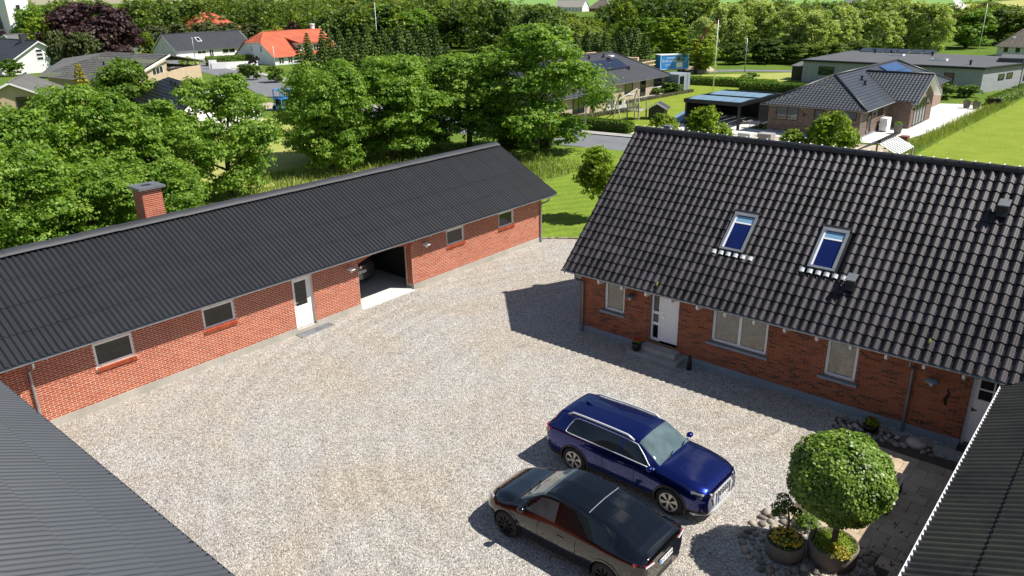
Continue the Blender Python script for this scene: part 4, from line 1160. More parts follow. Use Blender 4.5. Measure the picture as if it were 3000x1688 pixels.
# ---------------------------------------------------------------- cars
def pchip(xs, ys, x):
    xs, ys = np.array(xs, float), np.array(ys, float)
    if xs[0] > xs[-1]: xs, ys = xs[::-1], ys[::-1]
    h = np.diff(xs); dl = np.diff(ys)/h; n = len(xs); d = np.zeros(n)
    for i in range(1, n-1):
        if dl[i-1]*dl[i] > 0:
            w1, w2 = 2*h[i]+h[i-1], h[i]+2*h[i-1]; d[i] = (w1+w2)/(w1/dl[i-1]+w2/dl[i])
    d[0], d[-1] = dl[0], dl[-1]
    x = np.clip(x, xs[0], xs[-1]); i = np.clip(np.searchsorted(xs, x)-1, 0, n-2)
    t = (x-xs[i])/h[i]; t2, t3 = t*t, t**3
    return (2*t3-3*t2+1)*ys[i]+(t3-2*t2+t)*h[i]*d[i]+(-2*t3+3*t2)*ys[i+1]+(t3-t2)*h[i]*d[i+1]
class CarShape:
    def __init__(s, st):
        """st: rows x, zbot, w_sill, w_mid, z_mid, w_belt, z_belt, w_roof, z_roof, z_top"""
        s.a = np.array(sorted(st)); s.x0, s.x1 = s.a[0,0], s.a[-1,0]
    def sec(s, x):
        v = [pchip(s.a[:,0], s.a[:,k], np.array([x]))[0] for k in range(1, 10)]
        zb, ws, wm, zm, wbl, zbl, wr, zr, zt = v
        return [(0,zb),(ws*.92,zb),(ws,zb+.10),(wm,zm),(wbl,zbl),(wr,zr),(wr*.72,zr+(zt-zr)*.62),(0,zt)]
    SEG = (3,2,6,6,9,4,7)
    pillar = -.05
    def row(s, x):
        P = s.sec(x); out = []; Q = [P[0]]+P+[P[-1]]
        lab = []
        for k, n in enumerate(s.SEG):
            p0, p1, p2, p3 = [np.array(Q[k+i]) for i in range(4)]
            tens = .5 if k in (2, 3, 5, 6) else .18
            m1, m2 = (p2-p0)*tens, (p3-p1)*tens
            L = np.linalg.norm(p2-p1)
            for m_ in (m1, m2):
                q = np.linalg.norm(m_)
                if q > L: m_ *= L/q
            for j in range(n):
                t = j/n; t2, t3 = t*t, t**3
                out.append((2*t3-3*t2+1)*p1+(t3-2*t2+t)*m1+(-2*t3+3*t2)*p2+(t3-t2)*m2); lab.append((k, t+.5/n))
        out.append(np.array(P[-1]))
        return np.array(out), lab
    def build(s, parent, classify, mats, wheels, wr, dx=.022):
        xs = list(np.arange(s.x0, s.x1, dx))+[s.x1]
        rows = []; lab = None
        for x in xs:
            r, lab = s.row(x); rows.append(np.column_stack([np.full(len(r), x), r]))
        G = np.array(rows); parts = {}
        n, k = G.shape[:2]
        for i in range(n-1):
            for j in range(k-1):
                q = [G[i,j], G[i+1,j], G[i+1,j+1], G[i,j+1]]; c_ = sum(q)/4
                seg, t = lab[j]
                for sd in (1, -1):
                    if seg in (0,1,2,3) and any(math.hypot(c_[0]-wx, c_[2]-wr*.98) < wr+.055 for wx in wheels) and abs(c_[1]) > .55: continue
                    if seg == 0 and any(abs(c_[0]-wx) < wr+.05 for wx in wheels): continue
                    nm = classify(c_[0], c_[1], c_[2], seg, t, sd)
                    if nm == 'side_window': nm = 'side_window#%d%d' % (sd, c_[0] > s.pillar)
                    elif nm == 'sill_cladding': nm = 'sill_cladding#%d%d' % (sd, 1 if c_[0] > 1.2 else (0 if c_[0] > -1.2 else 2))
                    mb = parts.setdefault(nm, {})
                    ids = []
                    for (a, b) in ((i,j),(i+1,j),(i+1,j+1),(i,j+1)):
                        ids.append((a, b, sd))
                    mb.setdefault('f', []).append(ids)
        # end caps
        res = {}
        for nm, d_ in parts.items():
            idx = {}; V = []; F = []
            for ids in d_['f']:
                f = []
                for key in ids:
                    if key not in idx:
                        a, b, sd = key; p = G[a,b].copy(); p[1] *= sd
                        idx[key] = len(V); V.append(tuple(p))
                    f.append(idx[key])
                F.append(tuple(f) if ids[0][2] > 0 else tuple(f[::-1]))
            mb = MB(); mb.v = V; mb.f = F
            if nm == 'body':
                for xi in (0, n-1):
                    for sd in (1, -1):
                        mb.poly([(G[xi,j,0], sd*G[xi,j,1], G[xi,j,2]) for j in range(k)])
            res[nm] = mb.build(nm.split('#')[0], mats.get(nm, mats[nm.split('#')[0]])[0], parent, True, True)
        # wheel wells
        for wx in wheels:
            for sd in (1, -1):
                w_ = MB(); ro = wr+.06
                A = [(wx+ro*math.cos(a), sd*.90, wr*.98+ro*math.sin(a)) for a in [math.pi*(-.1+1.2*q/20) for q in range(21)]]
                B = [(p[0], sd*.55, p[2]) for p in A]
                w_.grid([A, B]); w_.poly(B); w_.build('wheel_well', M['black'], parent, False, True)
        return res, G
def arch_trim(parent, shp, wx, wr, mat, wdt=.075):
    """cladding ring that follows the body side around a wheel opening"""
    for sd in (1, -1):
        mb = MB(); rows = []
        for q in range(25):
            a = math.pi*(-.13+1.26*q/24); rr = []
            for e in (0, .5, 1):
                x = wx+(wr+.045+wdt*e)*math.cos(a); z = wr*.98+(wr+.045+wdt*e)*math.sin(a)
                x = min(max(x, shp.x0+.02), shp.x1-.02)
                R, _ = shp.row(x); side = R[5:24]
                y = float(np.interp(max(z, .22), side[:,1], side[:,0]))
                rr.append((x, sd*(y+.012), max(z, .20)))
            rows.append(rr)
        mb.grid(rows); mb.build('arch_trim', mat, parent, True, True)
def wheel(parent, x, y, sd, r, wdt, rim_m, spokes, r_in=.68, hubcol=None):
    c = Vector((x, y, r))
    t = MB(); t.lathe([(r*.66,-wdt/2),(r*.90,-wdt/2),(r*.985,-wdt/2+.03),(r,-wdt/4),(r,wdt/4),(r*.985,wdt/2-.03),(r*.90,wdt/2),(r*.66,wdt/2),(r*.66,-wdt/2)], c, 32, 'y', 1, 1, False)
    w_ = t.build('wheel', M['tyre'], parent, True, True)
    rm = MB(); yo = sd*wdt/2
    rm.lathe([(r*r_in,-.03),(r*r_in,.005),(r*r_in*.90,.008),(r*r_in*.88,-.03)] if sd > 0 else [(r*r_in*.88,.03),(r*r_in*.90,-.008),(r*r_in,-.005),(r*r_in,.03)], c+Vector((0,yo,0)), 32, 'y', 1, 1, False)
    rm.lathe([(r*.16,-.03),(r*.15,.012)] if sd > 0 else [(r*.15,-.012),(r*.16,.03)], c+Vector((0,yo,0)), 12, 'y')
    for k in range(spokes):
        a = 2*math.pi*k/spokes+.3
        wa_, wb_ = .13*6/spokes, .25*6/spokes
        pts = [(r*.12, a-wa_*1.6), (r*r_in*.92, a-wb_), (r*r_in*.92, a+wb_), (r*.12, a+wa_*1.6)]
        rm.prism([(x+q*math.cos(b), y+yo-sd*.03, r+q*math.sin(b)) for q, b in pts], (0, sd*.028, 0))
    rm.build('rim', rim_m, w_, False, True)
    MB().lathe([(r*r_in*.98,-.01),(r*r_in*.98,.01)], c+Vector((0,yo-sd*.06,0)), 24, 'y').build('brake_disc', M['black'], w_, False, True)
def text_obj(s, size, Mx, mat, parent, name='lettering'):
    cu = bpy.data.curves.new(name, 'FONT'); cu.body = s; cu.size = size; cu.align_x = 'CENTER'; cu.align_y = 'CENTER'; cu.extrude = .001
    o = bpy.data.objects.new(name, cu); COL.objects.link(o)
    bpy.context.view_layer.update()
    me = bpy.data.meshes.new_from_object(o.evaluated_get(bpy.context.evaluated_depsgraph_get()))
    bpy.data.objects.remove(o); bpy.data.curves.remove(cu)
    me.materials.clear(); me.materials.append(mat); me.transform(Mx)
    q = bpy.data.objects.new(name, me); link(q, parent)
    return q
def plate(parent, c, nx, tilt, s):
    """number plate on the x-facing end of a car; nx = +1 front, -1 rear"""
    R = Matrix(((0,0,nx),(nx,0,0),(0,1,0))).to_4x4()
    Mx = Matrix.Translation(c) @ Matrix.Rotation(-tilt*nx, 4, 'Y') @ R
    mb = MB(Mx); mb.box(-.26,-.06,-.006,.26,.06,0)
    p = mb.build('number_plate', M['plate'], parent, False, True)
    MB(Mx).box(-.255,-.055,0,-.215,.055,.0015).build('plate_band', M['blue'], p, False, True)
    text_obj(s, .105, Mx @ Matrix.Translation((.02,0,.001)), M['ink'], p)
    return p

# --- blue SUV
suv = thing('parked_car', 'shiny blue SUV with silver roof rails parked beside the black car', 'car', (-8.50, 14.70, 0), 0)
suv.scale = (.945,.95,.95)
SUV = CarShape([
 #  x    zb   ws   wm   zm   wbl  zbl  wr   zr   zt
 (-2.50,.42,.70,.78,.74,.74,1.00,.60,1.06,1.08),(-2.44,.34,.82,.88,.76,.85,1.07,.68,1.15,1.175),(-2.34,.28,.87,.93,.78,.89,1.11,.66,1.26,1.30),
 (-2.18,.26,.90,.95,.80,.91,1.125,.645,1.46,1.515),(-2.10,.26,.905,.953,.81,.913,1.125,.65,1.525,1.58),(-1.86,.25,.915,.962,.82,.92,1.125,.655,1.555,1.62),(-1.46,.24,.925,.968,.82,.925,1.12,.65,1.565,1.635),(-.6,.22,.91,.95,.78,.905,1.105,.675,1.58,1.655),
 (.0,.22,.91,.95,.76,.905,1.095,.68,1.565,1.645),(.38,.22,.91,.95,.76,.905,1.085,.68,1.525,1.60),(.72,.22,.91,.955,.76,.90,1.08,.71,1.35,1.41),(1.10,.22,.91,.96,.76,.89,1.07,.745,1.14,1.18),(1.22,.22,.91,.965,.76,.885,1.065,.74,1.125,1.155),
 (1.46,.23,.925,.968,.76,.885,1.045,.74,1.105,1.135),(1.80,.24,.915,.96,.74,.875,1.00,.735,1.065,1.095),(2.10,.25,.885,.935,.70,.84,.94,.70,1.0,1.03),(2.28,.26,.83,.88,.66,.79,.885,.65,.945,.965),(2.38,.28,.77,.82,.62,.73,.83,.60,.88,.895),(2.42,.32,.70,.75,.60,.67,.77,.55,.81,.82)])
def suv_cls(x, y, z, seg, t, sd):
    if seg == 4:
        xf = 1.00-.66*t; xr = -1.76+.22*t
        if .07 < t < .82 and xr < x < xf and not -.09 < x < -.01: return 'side_window'
    if seg in (5, 6) and .40 < x < 1.06: return 'windscreen'
    if seg in (5, 6) and -2.42 < x < -2.17: return 'rear_window'
    if seg in (0, 1): return 'sill_cladding'
    if seg == 2 and t < .22: return 'sill_cladding'  # black carried up the lower doors to paint in their dark reflection
    return 'body'
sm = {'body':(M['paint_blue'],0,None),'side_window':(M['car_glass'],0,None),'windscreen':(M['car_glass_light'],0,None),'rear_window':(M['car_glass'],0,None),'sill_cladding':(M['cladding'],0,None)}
SUV.build(suv, suv_cls, sm, (1.464,-1.464), .375)
for wx in (1.464,-1.464):
    arch_trim(suv, SUV, wx, .375, M['cladding'], .05)
    for sd in (1,-1): wheel(suv, wx, sd*.835, sd, .375, .245, M['rim'], 6)
def side_pt(shp, x, t):
    R, lab = shp.row(x); k0 = sum(CarShape.SEG[:4]); j = t*CarShape.SEG[4]; i = int(j); i = min(i, CarShape.SEG[4]-1)
    p = R[k0+i]*(1-(j-i))+R[k0+i+1]*(j-i); return p
def trim_line(parent, shp, pts, mat, r=.014, name='window_trim'):
    for sd in (1,-1):
        path = []
        for x, t in pts:
            y, z = side_pt(shp, x, t); path.append((x, sd*(y+.006), z))
        MB().tube(path, r, 6).build(name, mat, parent, True, True)
trim_line(suv, SUV, [(.96,.05),(.5,.05),(0,.05),(-.6,.05),(-1.2,.05),(-1.62,.06),(-1.77,.12),(-1.72,.40),(-1.60,.76),(-1.48,.86),(-1.2,.86),(-.6,.86),(0,.86),(.38,.84),(.62,.60),(.80,.30),(.96,.05)], M['silver'], .013)
def rail(parent, shp, xs, mat, dy, dz, r):
    for sd in (1,-1):
        path = []
        for k, x in enumerate(xs):
            s_ = shp.sec(x); lift = dz if 0 < k < len(xs)-1 else -.01
            path.append((x, sd*(s_[5][0]-dy), s_[5][1]+lift))
        MB().tube(path, r, 8).build('roof_rail', mat, parent, True, True)
MB().prism([(2.22,-.86,.36),(2.40,-.70,.36),(2.40,-.70,.55),(2.24,-.87,.55)], (.03,-.02,0)).prism([(2.22,.86,.36),(2.40,.70,.36),(2.40,.70,.55),(2.24,.87,.55)], (.03,.02,0)).build('air_intake', M['black'], suv, False, True)
rail(suv, SUV, [.25,.05,-.4,-.9,-1.4,-1.70,-1.85], M['silver'], .005, .060, .028)
for sd in (1,-1):
    m_ = MB(); m_.lathe([(.005,-.10),(.06,-.085),(.085,-.03),(.085,.03),(.065,.085),(.01,.10)], (.93,sd*1.03,1.15), 14, 'y', 1.0, .8); mi = m_.build('wing_mirror', M['paint_blue'], suv, True, True)
    MB().box(.88,sd*.94-.05,1.09,.98,sd*.94+.05,1.125).build('mirror_arm', M['silver'], mi, False, True)
    # head lamp: block that follows the nose corner
    hl = MB(); hl.prism([(2.00,sd*.905,.80),(2.26,sd*.835,.765),(2.425,sd*.58,.73),(2.40,sd*.555,.835),(2.26,sd*.805,.88),(2.00,sd*.885,.905)], (.03,sd*.014,.006)); h_ = hl.build('headlight', M['lamp_clear'], suv, False, True)
    MB().prism([(2.10,sd*.905,.835),(2.29,sd*.845,.815),(2.452,sd*.61,.775),(2.452,sd*.60,.80),(2.29,sd*.835,.845),(2.10,sd*.90,.865)], (.012,sd*.012,.006)).build('lamp_strip', M['black'], h_, False, True)
    tl = MB(); tl.prism([(-2.49,sd*.68,.93),(-2.44,sd*.865,.93),(-2.26,sd*.925,.95),(-2.26,sd*.915,1.08),(-2.44,sd*.855,1.09),(-2.49,sd*.66,1.08)], (-.03,sd*.022,0)); tl.build('tail_light', M['lamp_red'], suv, False, True)
    MB().box(-.06,sd*.945,.93,.14,sd*.965,.955).build('door_handle', M['paint_blue'], suv, False, True)
    MB().box(-1.08,sd*.945,.95,-.88,sd*.968,.975).build('door_handle', M['paint_blue'], suv, False, True)
gr = MB(); gr.prism([(2.40,-.44,.79),(2.40,.44,.79),(2.42,.52,.64),(2.42,.42,.38),(2.42,-.42,.38),(2.42,-.52,.64)], (.03,0,0)); g_ = gr.build('grille', M['silver'], suv, False, True)
for k in range(7):
    y = -.36+k*.12
    MB().box(2.445,y-.012,.41,2.465,y+.012,.76).build('grille_bar', M['zinc_dark'], g_, False, True)
for k in range(4):
    MB().lathe([(.052,-.006),(.052,.006),(.038,.006),(.038,-.006)], (2.468,-.135+.09*k,.68), 18, 'x').build('emblem_ring', M['chrome'], g_, False, True)
plate(suv, Vector((2.475,0,.52)), 1, 0, 'CM 71 340')
MB().prism([(2.10,-.89,.25),(2.36,-.72,.25),(2.46,-.45,.25),(2.46,.45,.25),(2.36,.72,.25),(2.10,.89,.25),(2.0,.86,.25),(2.0,-.86,.25)], (0,0,.06)).build('skid_plate', M['silver'], suv, False, True)
MB().prism([(-1.45,-.012,1.63),(-1.75,-.012,1.61),(-1.72,-.012,1.70)], (0,.024,0)).build('antenna_fin', M['paint_blue'], suv, False, True)
for sd in (1,-1):
    MB().tube([(1.12,sd*.30-.1,1.185),(1.03,sd*.30+.25,1.24)], .010, 5).build('wiper', M['black'], suv, False, True)
    for xx in (.42,-.55): MB().box(xx-.004,sd*.951,.33,xx+.004,sd*.955,.96).build('door_gap', M['black'], suv, False, True)

# --- black car (fast-back crossover), nose to the left
blk = thing('parked_car', 'glossy black car with panoramic glass roof in the foreground', 'car', (-8.22, 11.66, 0), math.pi)
blk.scale = (.925,.95,.95)
BLK = CarShape([
 (-2.40,.40,.64,.72,.72,.70,.96,.58,1.03,1.05),(-2.36,.35,.76,.83,.74,.80,1.03,.66,1.11,1.135),(-2.22,.29,.85,.91,.76,.86,1.06,.66,1.14,1.17),
 (-1.98,.25,.89,.945,.78,.885,1.07,.63,1.215,1.255),(-1.445,.23,.915,.962,.79,.90,1.06,.615,1.38,1.435),(-.95,.21,.905,.95,.76,.885,1.04,.625,1.475,1.54),(-.4,.20,.905,.945,.74,.88,1.02,.64,1.535,1.60),
 (.05,.20,.905,.945,.72,.875,1.01,.645,1.545,1.615),(.42,.20,.905,.945,.72,.87,1.0,.65,1.50,1.565),(.80,.20,.905,.95,.72,.868,.99,.695,1.31,1.36),(1.18,.20,.905,.955,.72,.865,.975,.735,1.10,1.13),(1.32,.20,.905,.955,.72,.86,.965,.72,1.065,1.095),
 (1.50,.21,.915,.96,.72,.855,.945,.69,1.035,1.06),(1.80,.22,.89,.94,.68,.82,.89,.66,.975,1.0),(2.05,.24,.81,.865,.62,.75,.81,.59,.895,.915),(2.22,.27,.68,.73,.57,.63,.73,.48,.80,.815),(2.32,.32,.52,.58,.53,.48,.65,.32,.70,.71)])
def blk_cls(x, y, z, seg, t, sd):
    if seg == 4:
        xf = 1.08-.72*t; xr = -1.70+.62*t
        if .08 < t < .80 and xr < x < xf and not -.11 < x < .01: return 'side_window'
        return 'body'
    if seg in (5, 6):
        if .43 < x < 1.14: return 'windscreen'
        if seg == 6 or t > .35:
            if -.74 < x < .36: return 'glass_roof'
            if -.768 <= x <= -.74: return 'roof_bar'
            if -2.06 < x < -.768: return 'rear_window'
    if seg in (0, 1): return 'sill_cladding'
    return 'body'
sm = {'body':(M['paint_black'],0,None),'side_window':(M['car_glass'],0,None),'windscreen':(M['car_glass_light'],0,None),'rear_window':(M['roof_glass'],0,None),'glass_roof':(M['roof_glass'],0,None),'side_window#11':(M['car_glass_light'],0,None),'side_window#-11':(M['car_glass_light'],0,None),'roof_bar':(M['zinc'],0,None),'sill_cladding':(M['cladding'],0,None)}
BLK.build(blk, blk_cls, sm, (1.445,-1.445), .36)
for wx in (1.445,-1.445):
    arch_trim(blk, BLK, wx, .36, M['paint_black'], .05)
    for sd in (1,-1): wheel(blk, wx, sd*.835, sd, .36, .245, M['rim_dark'], 9, .72)
for sd in (1,-1):
    m_ = MB(); m_.lathe([(.005,-.10),(.055,-.085),(.075,-.03),(.075,.03),(.055,.085),(.01,.10)], (.92,sd*.985,1.06), 14, 'y', 1.3, .9); m_.build('wing_mirror', M['paint_black'], blk, True, True)
    MB().box(.86,min(sd*.84,sd*.95),.985,.96,max(sd*.84,sd*.95),1.02).build('mirror_arm', M['paint_black'], blk, False, True)
    MB().prism([(1.96,sd*.80,.75),(2.15,sd*.695,.72),(2.19,sd*.62,.77),(1.98,sd*.75,.85)], (.03,sd*.022,.012)).build('headlight', M['lamp_clear'], blk, False, True)
    tl = MB(); tl.prism([(-2.38,sd*.52,.95),(-2.34,sd*.80,.95),(-2.12,sd*.90,.97),(-2.12,sd*.89,1.04),(-2.34,sd*.79,1.04),(-2.38,sd*.50,1.01)], (-.035,sd*.015,0)); tl_ = tl.build('tail_light', M['lamp_red'], blk, False, True)
    MB().prism([(-2.42,sd*.52,.975),(-2.38,sd*.79,.98),(-2.38,sd*.79,1.01),(-2.42,sd*.51,.995)], (-.02,sd*.015,0)).build('lamp_strip', M['lamp_clear'], tl_, False, True)
    for xx in (.48,-.62): MB().box(xx-.004,sd*.945,.32,xx+.004,sd*.949,.93).build('door_gap', M['black'], blk, False, True)
    for xx in (-.30,-1.20): MB().box(xx,sd*.935,.80,xx+.2,sd*.953,.825).build('door_handle', M['paint_black'], blk, False, True)
plate(blk, Vector((-2.435,0,.83)), -1, .12, 'DZ 18 648')
for y in (-.15, .25): MB().tube([(1.24,y,1.125),(1.12,y+.45,1.19)], .011, 5).build('wiper', M['black'], blk, False, True)
MB().box(-2.405,-.32,.41,-2.37,.32,.52).build('rear_diffuser', M['cladding'], blk, False, True)

# --- dark hatchback in the garage bay, tail towards the yard
hat = thing('parked_car', 'dark grey hatchback standing inside the barn garage bay', 'car', (-26.72, 18.92, .055), math.pi)
HAT = CarShape([
 (-2.05,.40,.60,.68,.62,.66,.90,.50,.98,1.0),(-1.98,.32,.76,.82,.66,.78,.95,.58,1.10,1.13),(-1.85,.26,.82,.87,.70,.82,.97,.55,1.26,1.33),(-1.62,.24,.85,.89,.72,.83,.98,.56,1.38,1.45),
 (-1.25,.22,.86,.90,.72,.84,.98,.58,1.42,1.49),(0,.2,.86,.89,.70,.83,.95,.60,1.43,1.50),(.45,.2,.86,.89,.70,.82,.93,.62,1.36,1.42),(1.15,.2,.86,.90,.68,.80,.90,.68,1.02,1.05),(1.30,.2,.86,.90,.66,.79,.88,.64,.97,1.0),(1.75,.24,.80,.84,.6,.70,.78,.54,.86,.89),(2.05,.3,.56,.62,.52,.50,.64,.36,.68,.70)])
def hat_cls(x, y, z, seg, t, sd):
    if seg == 4 and .1 < t < .86 and -1.65+.2*t < x < 1.0-.6*t and not -.11 < x < .01: return 'side_window'
    if seg in (5, 6) and .48 < x < 1.12: return 'windscreen'
    if seg in (5, 6) and -1.93 < x < -1.66: return 'rear_window'
    if seg in (0, 1): return 'sill_cladding'
    return 'body'
sm = {'body':(M['paint_grey'],0,None),'side_window':(M['car_glass'],0,None),'windscreen':(M['car_glass'],0,None),'rear_window':(M['car_glass'],0,None),'sill_cladding':(M['cladding'],0,None)}
HAT.build(hat, hat_cls, sm, (1.3,-1.3), .32, .04)
for wx in (1.3,-1.3):
    for sd in (1,-1): wheel(hat, wx, sd*.78, sd, .32, .21, M['rim'], 5)
for sd in (1,-1): MB().prism([(-2.0,sd*.56,.88),(-1.97,sd*.76,.88),(-1.86,sd*.82,.9),(-1.86,sd*.80,1.02),(-1.97,sd*.74,1.03),(-2.0,sd*.56,1.03)], (-.03,sd*.01,0)).build('tail_light', M['lamp_red'], hat, False, True)
plate(hat, Vector((-2.075,0,.74)), -1, 0, 'CX 38 184')
MB().lathe([(.06,-.008),(.06,.008)], (-2.06,0,.94), 18, 'x').build('emblem', M['chrome'], hat, False, True)

# ---------------------------------------------------------------- neighbouring houses
def FR(x, y, deg, z=0):
    a = rad(deg); return Matrix(((math.cos(a), math.sin(a), 0, x), (math.sin(a), -math.cos(a), 0, y), (0,0,1,z), (0,0,0,1)))
def wplane(mb, O, u, v, poly, wave=.3, amp=.03, row=0, step=.02, seg=6):
    """roof plane: convex polygon in (u across, v down-slope) metres filled with rolled tile waves"""
    O, u, v = Vector(O), Vector(u).normalized(), Vector(v).normalized(); n = u.cross(v)
    if n.z < 0: n = -n
    us = [p[0] for p in poly]; a, b = min(us), max(us); N = max(2, int((b-a)/wave*seg))
    def span(x):
        vs = []
        for (x0, y0), (x1, y1) in zip(poly, poly[1:]+poly[:1]):
            if abs(x1-x0) < 1e-9:
                if abs(x-x0) < 1e-6: vs += [y0, y1]
            elif min(x0, x1)-1e-9 <= x <= max(x0, x1)+1e-9:
                vs.append(y0+(y1-y0)*(x-x0)/(x1-x0))
        return (min(vs), max(vs)) if vs else (0, 0)
    cols = []
    for i in range(N+1):
        x = a+(b-a)*i/N; cols.append((x, *span(x), amp*abs(math.sin(math.pi*x/wave))**.8 if amp else 0))
    vmin = min(c[1] for c in cols); vmax = max(c[2] for c in cols)
    bounds = [(vmin, vmax)] if not row else [(vmin+k*row, min(vmax, vmin+(k+1)*row)) for k in range(int(math.ceil((vmax-vmin)/row)))]
    for r0, r1 in bounds:
        for c0, c1 in zip(cols[:-1], cols[1:]):
            q = []
            for c, e in ((c0, 0), (c1, 0), (c1, 1), (c0, 1)):
                w0, w1 = max(r0, c[1]), min(r1, c[2])
                if w1 < w0: w0 = w1 = min(max((r0+r1)/2, c[1]), c[2])
                vv = w1 if e else w0
                q.append(O+u*c[0]+v*vv+n*(c[3]+(step*e if row else 0)))
            if (q[0]-q[3]).length < 1e-5 and (q[1]-q[2]).length < 1e-5: continue
            mb.poly(q)
def tri_roof(mb, pts, th=.1):
    mb.prism(pts, (0,0,-th))
def far_window(parent, fr, u0, u1, w0, w1, fm, gm, t=.07, mull=(), trans=()):
    mb = MB(fr); mb.box(u0,0,w0,u1,.05,w0+t); mb.box(u0,0,w1-t,u1,.05,w1); mb.box(u0,0,w0+t,u0+t,.05,w1-t); mb.box(u1-t,0,w0+t,u1,.05,w1-t)
    for x in mull: mb.box(x-t/2,0,w0+t,x+t/2,.048,w1-t)
    for z in trans: mb.box(u0+t,0,z-t*.35,u1-t,.046,z+t*.35)
    f = mb.build('window', M[fm], parent)
    MB(fr).box(u0+t*.9,.005,w0+t*.9,u1-t*.9,.02,w1-t*.9).build('pane', M[gm], f)
    return f
def block(parent, fr, L, D, h, mat, name='wall'):
    return MB(fr).box(0,-D,-.1,L,0,h).build(name, M[mat], parent)
def gable_house(name, label, cat, fr, L, D, he, hr, wall, roof, wave=.3, amp=.03, row=.35, ov=.4, ends='gg', ridge_m=None, verge='white', cut=.35):
    """fr: front wall frame (u along the front, n outward). ends: g gable, h hip, x half hip, for u=0 and u=L"""
    o = fr.translation
    t = thing(name, label, cat, (o.x, o.y, o.z))
    sl = (hr-he)/(D/2)
    mb = MB(fr); mb.box(0,-D,-.1,L,0,he)
    for u, e in ((0, ends[0]), (L, ends[1])):
        if e == 'g':
            a, b = (u, .25) if u == 0 else (u-.25, .25)
            mb.prism([(a,0,he),(a,-D,he),(a,-D/2,hr-.08)], (b,0,0))
        if e == 'x':
            a = u if u == 0 else u-.25; c = (D/2)*(1-cut)
            mb.prism([(a,0,he),(a,-D,he),(a,-D+c,he+sl*c-.08),(a,-c,he+sl*c-.08)], (.25,0,0))
    mb.build('wall', M[wall], t)
    R3 = fr.to_3x3(); U = R3 @ Vector((1,0,0)); Nn = R3 @ Vector((0,1,0)); Zv = Vector((0,0,1))
    base_ = fr.translation
    def P(u, n, z): return fr @ Vector((u, n, z))
    ze = he-sl*ov
    r0 = {'g': -ov, 'h': D/2, 'x': D/2*cut*.9}[ends[0]]; r1 = L-{'g': -ov, 'h': D/2, 'x': D/2*cut*.9}[ends[1]]
    mb = MB()
    e0 = -ov; e1 = L+ov
    Ls = math.hypot(D/2+ov, hr-ze); va = (Nn*(D/2+ov)-Zv*(hr-ze)); vb = (-Nn*(D/2+ov)-Zv*(hr-ze))
    def face_poly(flip):
        p = [(r0, 0), (r1, 0)]
        if ends[1] == 'x': p += [(e1, Ls*cut), (e1, Ls)]
        else: p += [(e1, Ls)]
        p += [(e0, Ls)]
        if ends[0] == 'x': p += [(e0, Ls*cut)]
        return p
    wplane(mb, P(0,-D/2,hr), U, va, face_poly(0), wave, amp, row)
    wplane(mb, P(0,-D/2,hr), U, vb, face_poly(1), wave, 0, 0)
    for u, e, rr, sg in ((0, ends[0], r0, -1), (L, ends[1], r1, 1)):
        if e in 'hx':
            k = 1 if e == 'h' else cut
            hw = (D/2+ov)*k; zz_ = hr-(hr-ze)*k; ue = e0 if sg < 0 else e1
            A, B, C = P(rr,-D/2,hr), P(ue,-D/2+hw,zz_), P(ue,-D/2-hw,zz_)
            mid = (B+C)/2; vv = mid-A; uu = (B-C)
            wplane(mb, A, uu, vv, [(0,0),(uu.length/2, vv.length),(-uu.length/2, vv.length)], wave, amp, row)
    rf = mb.build('roof', M[roof], t)
    mb = MB(); mb.tube([P(r0,-D/2,hr+.04),P(r1,-D/2,hr+.04)], .11, 8)
    for u, e, rr, ue in ((0, ends[0], r0, e0), (L, ends[1], r1, e1)):
        if e in 'hx':
            k = 1 if e == 'h' else cut
            for s in (1, -1): mb.tube([P(rr,-D/2,hr+.04), P(ue,-D/2+s*(D/2+ov)*k,hr-(hr-ze)*k+.05)], .10, 8)
    mb.build('ridge_tiles', M[ridge_m or roof], rf, True)
    mb = MB()
    for u, e in ((e0, ends[0]), (e1, ends[1])):
        if e == 'g':
            for s in (1, -1): mb.prism([P(u,-D/2,hr+.02),P(u,-D/2+s*(D/2+ov),ze+.02),P(u,-D/2+s*(D/2+ov),ze-.18),P(u,-D/2,hr-.18)], U*.05)
    if mb.v: mb.build('verge_board', M[verge], t)
    gutter(t, P(e0,ov+.05,ze-.01), P(e1,ov+.05,ze-.01), .07, M['zinc'])
    return t, rf, P, sl

# N1: brick house with black rolled tiles, hipped front and an east gable wing
f1 = FR(-27.5, 67.0, 0)
n1 = thing('brick_bungalow', 'brown brick bungalow with hipped black tile roof and glazed gable wing', 'house', (-23.5, 67, 0))
MB().box(-27.5,67.0,-.1,-19.7,94,2.42).build('wall', M['mortar_n1'], n1)
wn = MB(); 
wn.box(-19.7,74.8,-.1,-17.85,81.9,2.42); wn.prism([(-18.1,74.8,2.42),(-18.1,81.9,2.42),(-18.1,78.35,4.35)], (.25,0,0)); wing_w = wn.build('wing_wall', M['brick_n1'], n1)
def thin_bricks(parent, fr, u0, u1, w0, w1, ops, mat):
    mb = MB(fr); n = int((w1-w0)/.075)
    for i in range(n):
        z = w0+i*.075; x = u0-(.13 if i % 2 else 0)
        while x < u1:
            l, r = max(x+.008, u0), min(x+.25, u1)
            if r-l > .04 and not any(o[0] < (l+r)/2 < o[1] and o[2] < z+.03 < o[3] for o in ops): mb.box(l,-.01,z+.007,r,.012,z+.068,'f')
            x += .258
    return mb.build('brickwork', M[mat], parent, kind='stuff')
thin_bricks(n1, f1, 0, 7.8, .1, 2.42, [(.7,2.65,1.05,2.22),(4.0,4.85,0,2.2),(5.35,7.5,1.5,2.22)], 'brick_n1')
f1e = FR(-19.7, 67.0, 90); thin_bricks(n1, f1e, 0, 7.8, .1, 2.42, [(1.9,2.9,0,2.2),(4.6,6.0,1.3,2.2)], 'brick_n1')
